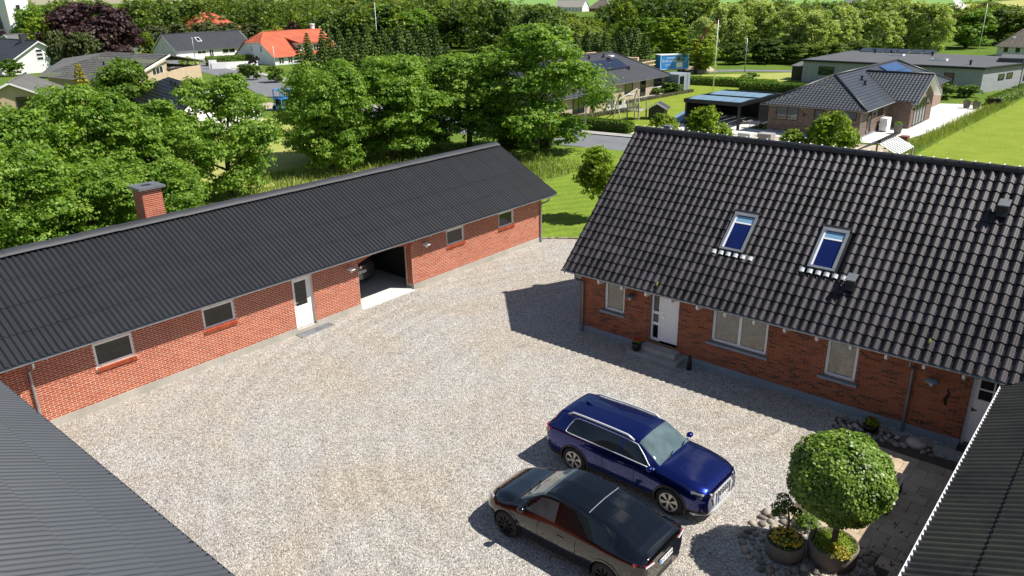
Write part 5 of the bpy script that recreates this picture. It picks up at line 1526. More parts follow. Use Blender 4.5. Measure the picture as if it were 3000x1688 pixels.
f1w = FR(-19.7, 74.8, 0); thin_bricks(n1, f1w, 0, 1.85, .1, 2.42, [], 'brick_n1')
f1g = FR(-17.85, 74.8, 90); thin_bricks(n1, f1g, 0, 7.1, .1, 2.42, [(1.0,4.9,0,2.3)], 'brick_n1')
MB().box(-27.55,66.95,-.1,-19.65,67.02,.12).box(-19.72,67.02,-.1,-19.63,74.76,.12).build('plinth', M['plinth_grey'], n1)
mb = MB(); ex0, ex1, ey0, ey1, ze, zr = -28.05, -19.15, 66.45, 94.5, 2.36, 4.60
A = Vector((-23.6,71.3,zr)); Bq = Vector((-23.6,89.6,zr))
hw = (ex1-ex0)/2
vF = Vector((-23.6,ey0,ze))-A
wplane(mb, A, (1,0,0), vF, [(0,0),(hw,vF.length),(-hw,vF.length)], .30, .045, .36, .03)
vE = Vector((ex1,71.3,ze))-A
LE = vE.length; dy = 71.3-ey0; dyb = ey1-89.6
wplane(mb, A, (0,1,0), Vector((hw,0,ze-zr)), [(0,0),(18.3,0),(18.3+dyb,LE),(-dy,LE)], .30, .012, .36, .03)
wplane(mb, A, (0,1,0), Vector((-hw,0,ze-zr)), [(0,0),(18.3,0),(18.3+dyb,LE),(-dy,LE)], .30, .012, 0)
vB = Vector((-23.6,ey1,ze))-Bq
wplane(mb, Bq, (1,0,0), vB, [(0,0),(hw,vB.length),(-hw,vB.length)], .30, .0, 0)
# wing planes (ridge along x at y 78.35)
zw, xw0, xw1 = 4.38, -23.1, -17.25
for sgn in (-1, 1):
    v_ = Vector((0, sgn*4.0, ze-zw)); Lw = v_.length
    wplane(mb, (0,78.35,zw), (1,0,0), v_, [(xw0,0),(xw1,0),(xw1,Lw),(-19.2,Lw)], .30, .045 if sgn < 0 else 0, .36, .03)
rf1 = mb.build('roof', M['tile_n1'], n1)
mb = MB(); mb.tube([A+Vector((0,0,.05)),Bq+Vector((0,0,.05))], .12, 8)
for c_ in ((ex0,ey0),(ex1,ey0)):
    mb.tube([A+Vector((0,0,.05)), Vector((*c_,ze+.06))], .12, 8)
mb.tube([Bq+Vector((0,0,.05)), Vector((ex1,ey1,ze+.06))], .12, 8); mb.tube([(xw0,78.35,zw+.05),(xw1,78.35,zw+.05)], .12, 8)
mb.build('ridge_tiles', M['tile_ridge'], rf1, True)
mb = MB()
for s in (1,-1): mb.prism([(xw1,78.35,zw+.05),(xw1,78.35+s*4.0,ze+.04),(xw1,78.35+s*4.0,ze-.16),(xw1,78.35,zw-.16)], (.05,0,0))
mb.build('verge_board', M['zinc'], n1)
mb = MB()
for s in (1,-1): mb.prism([(-17.86,78.35,zw-.16),(-17.86,78.35+s*3.95,ze-.16),(xw1,78.35+s*3.95,ze-.16),(xw1,78.35,zw-.16)], (0,0,-.02))
mb.build('verge_soffit', M['white'], n1)
gutter(n1, (ex0,ey0-.06,ze-.02), (ex1,ey0-.06,ze-.02), .07, M['zinc_dark']); gutter(n1, (ex1+.06,ey0,ze-.02), (ex1+.06,74.3,ze-.02), .07, M['zinc'])
MB().tube([(ex1+.06,66.6,2.3),(-19.62,66.92,2.1),(-19.62,66.92,.05)], .04, 8).build('downpipe', M['zinc'], n1)
far_window(n1, f1, .7, 2.65, 1.05, 2.22, 'black', 'glass_far', .06, (1.68,))
far_window(n1, f1, 5.35, 7.5, 1.5, 2.22, 'black', 'glass_far', .06)
dd = far_window(n1, f1, 4.0, 4.85, .05, 2.2, 'black', 'glass_far', .11, (), (.85,1.5)); dd.name = 'door'
dd = far_window(n1, f1e, 1.9, 2.9, .05, 2.2, 'black', 'glass_far', .11, (), (1.2,)); dd.name = 'door'
far_window(n1, f1e, 4.6, 6.0, 1.3, 2.2, 'black', 'glass_far', .06)
far_window(n1, f1g, 1.0, 4.9, .08, 2.35, 'black', 'glass_far', .06, (1.97,2.95,3.92))
for fr_, u in ((f1,3.2),(f1e,3.6),(f1g,.5),(f1g,5.4)): MB(fr_).box(u-.05,0.012,1.55,u+.05,.12,1.75).build('wall_lamp', M['black'], n1)
for y, x in ((76.2,-22.3),(75.3,-21.7)):
    z_ = zr-(x+23.6)*(zr-ze)/hw
    MB().lathe([(.16,-.05),(.14,.1),(.09,.12),(.09,.3),(.18,.32),(.16,.40),(.02,.42)], (x,y-1.6,z_), 10).build('roof_vent', M['black'], rf1)
for i in range(3):
    for j in range(5):
        u0 = 82.6+j*1.12; v0 = .5+i*1.35*1.0
        e = Vector((hw,0,ze-zr)).normalized(); nrm = Vector((-e.z,0,e.x))
        O = A+e*(.35+i*1.3)+nrm*.09; O.y = u0
        MB().prism([O, O+Vector((0,1.06,0)), O+Vector((0,1.06,0))+e*1.24, O+e*1.24], nrm*.04).build('solar_panel', M['solar_blue'], rf1)
hp = thing('heat_pump', 'white box heat pump standing against the brown brick bungalow', 'heat pump', (-19.2, 72.6, 0))
MB().box(-19.5,71.9,.08,-18.9,73.1,1.15).build('casing', M['white'], hp); MB().box(-19.45,71.95,-.02,-18.95,73.05,.08).build('foot', M['dark'], hp)
MB().lathe([(.35,0),(.35,.02)], (-19.2,71.89,.62), 16, 'y').build('fan_grille', M['silver'], hp)
cpt = thing('carport', 'black open carport with pale blue translucent arched roof panels', 'carport', (-32.2, 69.5, 0))
for x, y in ((-29.65,65.7),(-34.85,65.7),(-29.65,73.9),(-34.85,73.9)): MB().box(x-.1,y-.1,-.05,x+.1,y+.1,2.08).build('post', M['black'], cpt)
MB().box(-35.05,65.45,2.08,-29.45,65.6,2.42).box(-35.05,74.0,2.08,-29.45,74.15,2.42).box(-35.05,65.6,2.08,-34.9,74.0,2.42).box(-29.6,65.6,2.08,-29.45,74.0,2.42).box(-34.9,69.7,2.1,-29.6,69.85,2.41).build('fascia', M['black'], cpt)
MB().box(-34.95,65.85,-.05,-34.9,73.8,2.08).box(-34.75,73.9,-.05,-29.75,73.95,2.08).box(-29.6,69.8,-.05,-29.55,73.8,2.08).build('side_wall', M['black'], cpt)
for ya, yb in ((65.62,69.68),(69.87,73.98)):
    for k in range(5):
        x0 = -34.88+k*1.056; rows = []
        for q in range(9):
            yy = ya+(yb-ya)*q/8; zz2 = 2.30+.16*math.sin(math.pi*q/8)
            rows.append([(x0,yy,zz2),(x0+1.03,yy,zz2)])
        MB().grid(rows).build('roof_panel', M['blue_pale'], cpt, True)
sh = thing('garden_shed', 'small black timber shed with sloping grey felt roof by the track', 'shed', (-41, 111, 0))
MB().prism([(-42.1,109.2,-.05),(-42.1,112.7,-.05),(-42.1,112.7,2.05),(-42.1,109.2,1.75)], (2.2,0,0)).build('wall', M['black'], sh)
MB().prism([(-42.3,109.0,1.78),(-39.7,109.0,1.78),(-39.7,112.9,2.10),(-42.3,112.9,2.10)], (0,0,.08)).build('roof', M['slate_grey'], sh)
# N3 flat roofed grey house
n3 = thing('flat_roof_house', 'grey brick flat roofed house with rooflights behind the tiled bungalow', 'house', (-28, 115, 0))
MB().prism([(-40,107.5,-.1),(-18.3,106.3,-.1),(-15.7,114.8,-.1),(-20,125,-.1),(-40,127,-.1)], (0,0,2.75)).build('wall', M['grey_brick'], n3)
MB().prism([(-40.3,107.2,2.65),(-18.1,106.0,2.65),(-15.4,114.9,2.65),(-19.9,125.3,2.65),(-40.3,127.3,2.65)], (0,0,.22)).build('roof_edge', M['black'], n3)
rf3 = MB().prism([(-40.0,107.5,2.875),(-18.35,106.3,2.875),(-15.7,114.8,2.875),(-20.1,125.0,2.875),(-40.0,127.0,2.875)], (0,0,.02)).build('roof', M['felt'], n3)
MB().prism([(-18.35,114.9,2.9),(-15.2,115.0,2.9),(-14.2,121,2.9),(-19.2,122,2.9)], (0,0,.5)).build('raised_roof', M['felt'], n3)
MB().prism([(-15.6,114.9,-.1),(-13.3,122,-.1),(-14.0,122.3,-.1),(-16.3,115.2,-.1)], (0,0,3.3)).build('side_wall', M['grey_brick'], n3)
f3 = FR(-40, 107.5, -3.15); f3e = FR(-18.3, 106.3, 73)
for a, b, c_, d in ((2.2,4.3,1.0,2.1),(15.2,16.3,.4,2.1),(17.6,18.7,.5,2.1)): far_window(n3, f3, a, b, c_, d, 'black', 'glass_far', .07)
for a, b, c_, d in ((3.6,4.9,1.2,1.9),(5.5,6.8,1.25,1.95)): far_window(n3, f3e, a, b, c_, d, 'black', 'glass_far', .07)
f3s = FR(-15.55, 114.9, 72); far_window(n3, f3s, .5, 3.6, .9, 2.6, 'black', 'glass_far', .08, (2.0,))
for x, y in ((-31.5,119.5),(-24.8,113.8)):
    MB().box(x-.9,y-.55,2.9,x+.9,y+.55,3.12).build('rooflight', M['white'], rf3); MB().box(x-.75,y-.42,3.125,x+.75,y+.42,3.14).build('rooflight_dome', M['glass_house'], rf3)
for x, y in ((-27.5,121.5),(-20.3,108.9),(-33,122),(-35.5,123)): MB().lathe([(.12,0),(.12,.45),(.2,.46),(.2,.55),(.02,.57)], (x,y,2.895), 10).build('roof_vent', M['black'], rf3)
for k in range(6): MB().prism([(-38.2+k*1.75,124.6-.1*k,2.95),(-36.6+k*1.75,124.5-.1*k,2.95),(-36.6+k*1.75,126.2-.1*k,3.35),(-38.2+k*1.75,126.3-.1*k,3.35)], (0,0,.04)).build('solar_panel', M['glass_house'], rf3)
# N2: long low house with solar panels
n2, rf2, P2, sl2 = gable_house('bungalow', 'beige brick bungalow with dark hipped roof and a row of solar panels', 'house', FR(-49.4, 64, 90), 23.2, 9.6, 2.28, 4.85, 'beige_brick', 'slate', .3, .012, .36, .55, 'hh')
f2 = FR(-49.4, 64, 90)
for a, b, c_, d in ((10.2,11.3,.55,2.0),(13.9,15.6,.55,2.05),(20.4,22.2,.8,2.1)):
    far_window(n2, f2, a, b, c_, d, 'black', 'glass_far', .08); MB(f2).box(a-.1,0,c_-.1,b+.1,.1,c_-.01).build('sill', M['white'], n2)
dd = far_window(n2, f2, 17.3,18.5,.05,2.1,'black','glass_dark',.09,(),(1.0,)); dd.name = 'door'
for k in range(8):
    e = Vector((5.35,0,-(2.57+.29))).normalized(); nrm = Vector((-e.z,0,e.x)); O = P2(0,-4.8,4.85)+e*1.45+nrm*.10; O.y = 71.2+k*1.27
    MB().prism([O, O+Vector((0,1.22,0)), O+Vector((0,1.22,0))+e*2.0, O+e*2.0], nrm*.04).build('solar_panel', M['solar'], rf2)
for y, q in ((76.5,.8),(79.3,.9),(81.0,3.8)):
    O = P2(0,-4.8,4.85)+Vector((5.35,0,-2.86)).normalized()*q; MB().lathe([(.14,-.05),(.10,.05),(.10,.35),(.2,.37),(.02,.5)], (O.x,y,O.z), 10).build('roof_vent', M['black'], rf2)
MB().box(-53.2,79.7,4.55,-52.6,80.4,4.70).build('rooflight', M['white'], rf2)
wg2 = MB(); wg2.box(-53,60,-.1,-46.1,69.3,2.28); wg2.build('wing_wall', M['beige_brick'], n2)
mb = MB(); A2 = Vector((-50.2,64.65,4.15)); v_ = Vector((4.7,0,-2.1)); wplane(mb, A2, (0,1,0), v_, [(0,0),(5.2,v_.length),(-5.2,v_.length)], .3, .012, .36)
v_ = Vector((0,5.2,-2.1)); wplane(mb, A2, (1,0,0), v_, [(-6,0),(0,0),(4.7,v_.length),(-6,v_.length)], .3, .012, .36)
v_ = Vector((0,-5.2,-2.1)); wplane(mb, A2, (1,0,0), v_, [(-6,0),(0,0),(4.7,v_.length),(-6,v_.length)], .3, .012, 0)
mb.tube([A2,(-45.5,69.85,2.1)], .1, 6); mb.build('wing_roof', M['slate'], n2); gutter(n2, (-45.42,59.4,2.06), (-45.42,69.9,2.06), .07, M['zinc'])
f2w = FR(-46.1, 60, 90); far_window(n2, f2w, 6.6, 8.4, .9, 1.95, 'black', 'glass_far', .08); far_window(n2, f2w, 3.2, 5.2, .3, 1.95, 'black', 'glass_far', .08, (4.2,))
MB().box(-45.65,69.45,-.05,-45.5,69.6,2.1).build('corner_post', M['zinc'], n2)
MB().box(-50.0,87.25,-.1,-47.6,90.2,2.15).build('annex', M['plinth_grey'], n2)
fa2 = FR(-47.6, 87.25, 90); far_window(n2, fa2, .3,1.3,.1,1.9,'black','glass_dark',.1)
# timber frame under construction behind it
tf_ = thing('timber_frame', 'raw timber stud frame of a house under construction behind the bungalow', 'timber frame', (-63, 92, 0))
for (x0, y0, x1, y1, h) in ((-70,74,-66,96,3.6),(-66,96,-57,97.5,2.7),(-57,97.5,-56.4,92,2.7),(-61,90.5,-56.4,92,3.0)):
    L = math.hypot(x1-x0, y1-y0); n = int(L/.62)
    for k in range(n+1):
        x, y = x0+(x1-x0)*k/n, y0+(y1-y0)*k/n
        MB().box(x-.035,y-.035,-.05,x+.035,y+.035,h).build('stud', M['timber'], tf_)
    d = Vector((x1-x0,y1-y0,0)).normalized(); s = Vector((-d.y,d.x,0))*.06
    for z in (0,h-.5,h): MB().prism([Vector((x0,y0,z))-s,Vector((x1,y1,z))-s,Vector((x1,y1,z))+s,Vector((x0,y0,z))+s], (0,0,.12)).build('plate', M['timber'], tf_)
MB().prism([(-61.5,90.2,3.1),(-56.6,92.2,3.1),(-56.9,93.0,3.1),(-61.8,91.0,3.1)], (0,0,.4)).build('beam', M['timber'], tf_)
# advertising trailer with lettering
tk = thing('box_trailer', 'blue box trailer with white builder lettering parked beyond the bungalow', 'trailer', (-60.4, 108.2, 0), rad(56))
MB().box(-2.3,-1.0,.75,2.3,1.0,2.75).build('box', M['blue'], tk, False, True)
MB().box(-2.35,-1.04,2.75,2.35,1.04,2.83).box(-2.36,-1.05,.68,2.36,1.05,.75).box(-2.36,-1.05,.75,-2.28,-.98,2.75).box(2.28,-1.05,.75,2.36,-.98,2.75).build('trim', M['white'], tk, False, True)
Rt = Matrix(((1,0,0),(0,0,-1),(0,1,0))).to_4x4()
text_obj('TØMRERFIRMAET', .34, Matrix.Translation((-.1,-1.02,2.32)) @ Rt, M['white'], tk)
text_obj('BUSK & NØRMARK', .46, Matrix.Translation((-.1,-1.02,1.90)) @ Rt, M['white'], tk)
text_obj('BYG', .42, Matrix.Translation((-1.1,-1.02,1.30)) @ Rt, M['white'], tk)
MB().box(.3,-1.02,.95,1.3,-1.003,1.65).build('panel', M['white'], tk, False, True)
for x in (.9,1.6):
    MB().lathe([(.30,-.12),(.32,0),(.30,.12)], (x,-.85,.32), 14, 'y').build('wheel', M['tyre'], tk, False, True)
MB().box(-2.2,-.9,.55,2.2,.9,.68).build('chassis', M['dark'], tk, False, True)
dp = thing('earth_heap', 'heap of brown excavated earth beside the blue trailer', 'earth heap', (-58.5, 113.5, 0))
MB().lathe([(2.6,-.05),(2.0,.4),(1.1,.9),(.4,1.2),(.02,1.3)], (-58.5,113.5,0), 14, 'z', 1, 1.3).build('heap', M['sand'], dp, True)
tb = thing('tarpaulin_cover', 'light blue tarpaulin sheet sloping beside the black carport', 'tarpaulin', (-36.3, 66.6, 0))
MB().prism([(-36.9,65.6,.05),(-35.6,65.9,.05),(-35.5,68.6,.75),(-36.6,68.4,.75)], (0,0,.08)).build('sheet', M['blue_pale'], tb)
MB().box(-36.7,66.2,-.02,-35.7,68.3,.05).build('crate', M['dark'], tb)
# garden play things of the beige bungalow
sw = thing('swing_set', 'grey timber swing frame on the lawn before the beige bungalow', 'swing', (-42.5, 68, 0))
for (xa, ya) in ((-41.0,63.4),(-44.6,72.8)):
    for s in (-.65,.65): MB().tube([(xa+s,ya-s*.4,0),(xa,ya,2.0)], .06, 6).build('leg', M['timber_grey'], sw)
MB().tube([(-41.0,63.4,2.0),(-44.6,72.8,2.0)], .07, 6).build('beam', M['timber_grey'], sw)
for q in (.3,.6):
    x, y = -41.0-3.6*q, 63.4+9.4*q
    MB().box(x-.2,y-.1,.5,x+.2,y+.1,.54).tube([(x,y,.52),(x,y,2.0)], .012, 4).build('seat', M['dark'], sw)
ptw = thing('play_tower', 'weathered wooden play tower with slatted railing beside the playhouse', 'play tower', (-40.6, 66.2, 0))
for x, y in ((-41.2,65.6),(-39.9,65.6),(-41.2,67.0),(-39.9,67.0)): MB().box(x-.05,y-.05,-.05,x+.05,y+.05,1.75).build('post', M['timber_grey'], ptw)
MB().box(-41.25,65.55,.8,-39.85,67.05,.87).build('deck', M['timber_grey'], ptw)
for k in range(8): MB().box(-41.15+k*.165,65.52,.87,-41.05+k*.165,65.55,1.6).build('slat', M['timber_grey'], ptw)
ph = thing('playhouse', 'small dark playhouse with grey pitched roof on the lawn', 'playhouse', (-38.7, 67.4, 0))
MB().prism([(-39.4,66.6,0),(-38.0,67.2,0),(-38.0,67.2,1.0),(-38.7,66.9,1.4),(-39.4,66.6,1.0)], (-.55,1.6,0)).build('wall', M['dark'], ph)
MB().prism([(-39.65,66.45,.95),(-38.7,66.85,1.5),(-39.3,68.6,1.5),(-40.25,68.2,.95)], (0,0,.06)).prism([(-37.75,67.25,.95),(-38.7,66.85,1.5),(-39.3,68.6,1.5),(-38.35,69.0,.95)], (0,0,.06)).build('roof', M['slate'], ph)
MB().prism([(-39.66,66.43,.93),(-38.7,66.83,1.5),(-37.74,67.23,.93),(-37.74,67.23,1.05),(-38.7,66.83,1.62),(-39.66,66.43,1.05)], (.02,-.05,0)).build('barge_board', M['white'], ph)
lg = thing('sun_lounger', 'grey sun lounger with raised back on the bungalow patio', 'sun lounger', (-47.6, 71.6, 0))
MB().prism([(-47.9,70.6,.30),(-47.2,70.6,.30),(-47.2,71.9,.30),(-47.9,71.9,.30)], (0,0,.06)).prism([(-47.9,71.9,.30),(-47.2,71.9,.30),(-47.2,72.5,.95),(-47.9,72.5,.95)], (0,0,.06)).build('seat', M['slate_grey'], lg)
for x in (-47.85,-47.25): MB().box(x-.02,70.7,0,x+.02,70.75,.3).box(x-.02,71.8,0,x+.02,71.85,.3).build('leg', M['dark'], lg)
for i, (x, y, h, lab) in enumerate(((-48.3,73.7,.5,'shorter dark plant pot on the bungalow patio by the lounger'),(-47.4,73.9,.7,'taller dark plant pot with grasses on the bungalow patio'))):
    t = thing('plant_pot', lab, 'plant pot', (x, y, 0)); MB().lathe([(.2,0),(.28,h),(.24,h),(.22,h-.08)], (x,y,0), 14).build('pot', M['dark'], t)
    plant_mesh(t, 'foliage', np.random.default_rng(60+i), (x,y,h+.2), (.25,.25,.4), 150, .14, 'leaf_grass')
for i, (x, y, lab) in enumerate(((-16.7,91.6,'left of two tapered grey planters on the white terrace'),(-15.8,91.4,'right of two tapered grey planters on the white terrace'),(-17.9,71.7,'grey planter by the glazed gable wing of the bungalow'))):
    t = thing('plant_pot', lab, 'planter', (x, y, 0)); MB().prism([(x-.22,y-.22,0),(x+.22,y-.22,0),(x+.22,y+.22,0),(x-.22,y+.22,0)], (0,0,.02)).lathe([(.27,.02),(.38,.75),(.32,.75),(.30,.68)], (x,y,0), 4).build('pot', M['terra'], t)
    plant_mesh(t, 'foliage', np.random.default_rng(70+i), (x,y,.8), (.3,.3,.25), 120, .12, 'leaf_maple')
# building materials on the sand
for i, (x, y, w_, d_, lab) in enumerate(((-26.9,61.3,1.1,.9,'white wrapped stack of paving stones on sand behind the farmhouse'),(-25.4,61.9,1.2,1.0,'open pallet stack of grey stones on sand behind the farmhouse'),(-15.9,64.6,1.4,.9,'low stack of pale kerb stones near the tall grass'))):
    t = thing('stone_pallet', lab, 'pallet', (x, y, 0))
    for k in range(3): MB().box(x-w_/2,y-d_/2+k*d_*.4,0,x+w_/2,y-d_/2+k*d_*.4+.1,.12).build('runner', M['timber_grey'], t)
    MB().box(x-w_/2,y-d_/2,.12,x+w_/2,y+d_/2,.15).build('deck', M['timber_grey'], t)
    for a in range(4):
        for b in range(3):
            for c_ in range(2 if i == 2 else 3): MB().box(x-w_/2+a*w_/4+.02,y-d_/2+b*d_/3+.02,.15+c_*.17,x-w_/2+(a+1)*w_/4-.01,y-d_/2+(b+1)*d_/3-.01,.31+c_*.17+random.uniform(-.01,.0)).build('stone', M['foil'] if i != 1 else M['concrete'], t)
bx = thing('crate_stack', 'dark brown stack of crates beside the pale kerb stones', 'crates', (-16.5, 67.2, 0))
for k in range(2): MB().box(-17.1+k*.62,66.9,0,-16.52+k*.62,67.6,.5+.1*k).build('crate', M['brown_tile'], bx)
wbw = thing('wheelbarrow', 'grey wheelbarrow parked on sand between carport and bungalow', 'wheelbarrow', (-29.0, 67.6, 0), .5)
MB().prism([(-.45,-.3,.35),(.35,-.3,.3),(.55,-.3,.62),(-.6,-.3,.62)], (0,.6,0)).build('tray', M['zinc'], wbw, False, True)
MB().lathe([(.14,-.05),(.2,-.03),(.2,.03),(.14,.05)], (.62,0,.2), 14, 'y').build('wheel', M['tyre'], wbw, False, True)
for s in (-.27,.27): MB().tube([(.62,s*.3,.2),(.2,s,.33),(-1.0,s*1.1,.6)], .018, 6).tube([(-.3,s,.33),(-.4,s,0)], .018, 6).build('handle', M['timber'], wbw, False, True)
cr_ = thing('small_canopy', 'small gable canopy with white slats peeking over the farmhouse ridge', 'canopy', (-13.8, 53, 0))
for x, y in ((-14.9,52.2),(-12.7,52.2),(-14.9,55.2),(-12.7,55.2)): MB().box(x-.05,y-.05,-.02,x+.05,y+.05,1.9).build('post', M['timber_grey'], cr_)
for k in range(9): MB().prism([(-13.9,51.9+k*.42,2.45),(-12.7,51.9+k*.42,1.85),(-12.7,52.12+k*.42,1.85),(-13.9,52.12+k*.42,2.45)], (0,0,.04)).build('slat', M['white'], cr_)
MB().prism([(-13.9,51.8,2.55),(-15.3,51.8,1.85),(-15.3,55.7,1.85),(-13.9,55.7,2.55)], (0,0,.05)).build('roof', M['slate'], cr_)
for k in range(10): MB().tube([(-13.9,51.8+k*.4,2.63),(-13.9,52.22+k*.4,2.60)], [.12,.10], 8).build('ridge_tile', M['tile_ridge'], cr_)

# houses on the left
w1h, rf, P_, sl = gable_house('white_house', 'white rendered house with dark grey roof, one skylight and garage front', 'house', FR(-159.3, 80.3, 90), 17.6, 9.6, 1.95, 4.95, 'white_wall', 'slate', .4, .015, .4, .3, 'gg')
fw1 = FR(-159.3, 80.3, 90); fg1 = FR(-168.9, 80.3, 0)
far_window(w1h, fg1, 4.4, 5.0, 2.0, 3.0, 'white', 'glass_dark', .06)
for a, b, c_, d in ((4.6,6.6,.9,1.55),(7.3,8.3,.1,1.7),(10.3,13.4,.7,1.65)): far_window(w1h, fw1, a, b, c_, d, 'white', 'glass_dark', .1, ((a+b)/2,))
MB(fw1).box(.6,0,.05,3.6,.04,1.7).build('garage_door', M['white'], w1h)
e = Vector((4.8,0,-3.0)).normalized(); nrm = Vector((-e.z,0,e.x)); O = P_(6.2,-4.8,4.95)+e*1.7+nrm*.03
s_ = MB().prism([O,O+Vector((0,1.0,0)),O+Vector((0,1.0,0))+e*1.5,O+e*1.5], nrm*.08).build('skylight', M['white'], rf); O2 = O+e*.15+Vector((0,.12,0))+nrm*.085; MB().prism([O2,O2+Vector((0,.76,0)),O2+Vector((0,.76,0))+e*1.2,O2+e*1.2], nrm*.01).build('pane', M['glass_dark'], s_)
MB().box(-160.5,98.2,-.1,-156.5,107.5,2.2).box(-160.7,98.0,2.2,-156.2,107.8,2.4).build('extension', M['white_wall'], w1h)
far_window(w1h, FR(-156.5, 98.2, 90), 3.4, 5.6, .8, 1.9, 'white', 'glass_dark', .1)
w2h, rf, P_, sl = gable_house('orange_roof_house', 'white house with bright orange half hipped tile roof and balcony dormer', 'house', FR(-129.6, 84, 90), 15.5, 13.0, 1.55, 5.65, 'white_gable', 'orange_tile', .42, .03, .42, .35, 'xg', None, 'white', .42)
fw2 = FR(-129.6, 84, 90); fg2 = FR(-142.6, 84, 0)
for a, b, c_, d in ((5.5,6.1,2.3,3.3),(8.6,9.2,2.2,3.2),(6.3,6.9,.2,1.1)): far_window(w2h, fg2, a, b, c_, d, 'white', 'glass_dark', .09, (), ((c_+d)/2,))
for a, b, c_, d in ((.8,2.0,.15,1.4),(2.8,3.9,.15,1.4)): far_window(w2h, fw2, a, b, c_, d, 'white', 'glass_dark', .1, ((a+b)/2,), ((c_+d)/2,))
MB().box(-134.5,90.2,1.5,-130.4,96.5,3.6).build('dormer', M['white_wall'], w2h)
MB().prism([(-136.4,89.8,4.75),(-129.8,89.8,3.55),(-129.8,96.9,3.55),(-136.4,96.9,4.75)], (0,0,.18)).build('dormer_roof', M['orange_tile'], w2h)
far_window(w2h, FR(-130.4, 90.2, 90), 1.0, 2.1, 2.3, 3.3, 'white', 'glass_dark', .1, (1.55,)); far_window(w2h, FR(-130.4, 90.2, 90), 3.2, 4.4, 1.9, 3.3, 'white', 'glass_dark', .1, (3.8,))
MB().lathe([(.45,0),(.45,1.5),(.55,1.55),(.55,1.75),(.1,1.8)], (-136.5,98.0,5.0), 12).build('chimney', M['white'], w2h)
w3h = thing('brown_roof_bungalow', 'tan brick bungalow with broad grey brown tiled roof and tall gable window', 'house', (-110, 48, 0))
mb = MB(); e0, e1, r0, r1 = Vector((-116.8,39.1,2.35)), Vector((-96.4,40.7,2.35)), Vector((-131,53.8,4.45)), Vector((-110.3,54.3,4.45))
uu = (e1-e0).normalized(); A3 = Vector((-116.2,45.6,3.6)); 
def quadtiles(mb, a, b, c, d, nu, nv, amp):
    """tiled quad a-b (eave) d-c (ridge), stepped in courses"""
    n = (b-a).cross(d-a).normalized(); n = n if n.z > 0 else -n
    for j in range(nv):
        t0, t1 = j/nv, (j+1)/nv
        for i in range(nu):
            s0, s1 = i/nu, (i+1)/nu
            q = []
            for s, t, lift in ((s0,t0,1),(s1,t0,1),(s1,t1,0),(s0,t1,0)):
                p = (a*(1-s)+b*s)*(1-t)+(d*(1-s)+c*s)*t
                q.append(p+n*(amp*lift+(.02 if i % 2 else 0)))
            mb.poly(q)
quadtiles(mb, e0, e1, r1, Vector((-125.5,52.5,4.4)), 60, 16, .05)
mb.poly([e0+Vector((0,0,.03)), Vector((-125.5,52.5,4.4)), Vector((-129.5,47.6,3.62))])
mb.prism([r1, Vector((-125.5,52.5,4.4)), Vector((-133,62,2.6)), Vector((-117,64,2.6))], (0,0,-.1))
mb.build('roof', M['slate_grey'], w3h)
MB().prism([(-115.9,40.2,-.1),(-97.6,41.6,-.1),(-110.4,54.2,-.1),(-116,62,-.1),(-128,60,-.1),(-126,50,-.1)], (0,0,2.3)).build('wall', M['tan_wall'], w3h)
ga, gb = Vector((-98.0,42.0,0)), Vector((-110.6,53.9,0)); gd = (gb-ga).normalized(); gn = Vector((gd.y,-gd.x,0)); gn = gn if gn.dot(Vector((1,1,0))) > 0 else -gn
MB().prism([ga+Vector((0,0,2.2)),gb+Vector((0,0,2.2)),gb+Vector((0,0,4.25))], gn*.15).build('gable_wall', M['tan_wall'], w3h)
MB().prism([e1+gn*.3,r1+gn*.3,r1+gn*.3-Vector((0,0,.22)),e1+gn*.3-Vector((0,0,.22))], gn*.08).build('verge_board', M['white'], w3h)
fg3 = Matrix(((gd.x,gn.x,0,ga.x+gn.x*.16),(gd.y,gn.y,0,ga.y+gn.y*.16),(0,0,1,0),(0,0,0,1)))
far_window(w3h, fg3, 10.8, 15.4, .3, 3.2, 'white', 'glass_house', .12, (12.4,13.9)); 
MB(fg3).box(17.3,-6,-.1,22,.0,2.5).build('side_wing', M['tan_wall'], w3h); MB(fg3).prism([(17.0,-6,2.5),(22.5,-6,2.25),(22.5,.5,2.25),(17.0,.5,2.5)], (0,0,.12)).build('side_roof', M['felt'], w3h)
far_window(w3h, fg3, 19.2, 20.8, .2, 2.0, 'white', 'glass_house', .12)
MB().lathe([(.22,0),(.22,.7),(.35,.72),(.35,.95),(.05,1.0)], (-117,53.0,4.2), 10).build('chimney_cowl', M['chrome'], w3h)
MB().lathe([(.12,0),(.12,.4),(.2,.42),(.02,.5)], (-113.2,46.6,3.4), 8).build('roof_vent', M['black'], w3h)
w4h = thing('standing_seam_house', 'pale house with black standing seam roof half hidden by maples', 'house', (-75, 37, 0))
a, b, c_, d = Vector((-84,35.4,2.45)), Vector((-64.9,31.7,2.45)), Vector((-65.6,33.0,4.25)), Vector((-78.4,35.9,4.25))
a, b, c_, d = Vector((-83.3,35.2,2.5)), Vector((-64.6,31.6,2.5)), Vector((-66.6,35.6,4.2)), Vector((-79.8,38.9,4.2))
rf4 = MB().prism([a,b,c_,d], (0,0,-.12)).build('roof', M['black'], w4h)
for k in range(11):
    t = k/10; p, q = a+(d-a)*t, b+(c_-b)*t
    MB().tube([p+Vector((0,0,.03)), q+Vector((0,0,.03))], .03, 4).build('seam', M['dark'], rf4)
MB().prism([c_,d,Vector((-79,43,2.5)),Vector((-66,41,2.5))], (0,0,-.12)).build('rear_roof', M['black'], w4h)
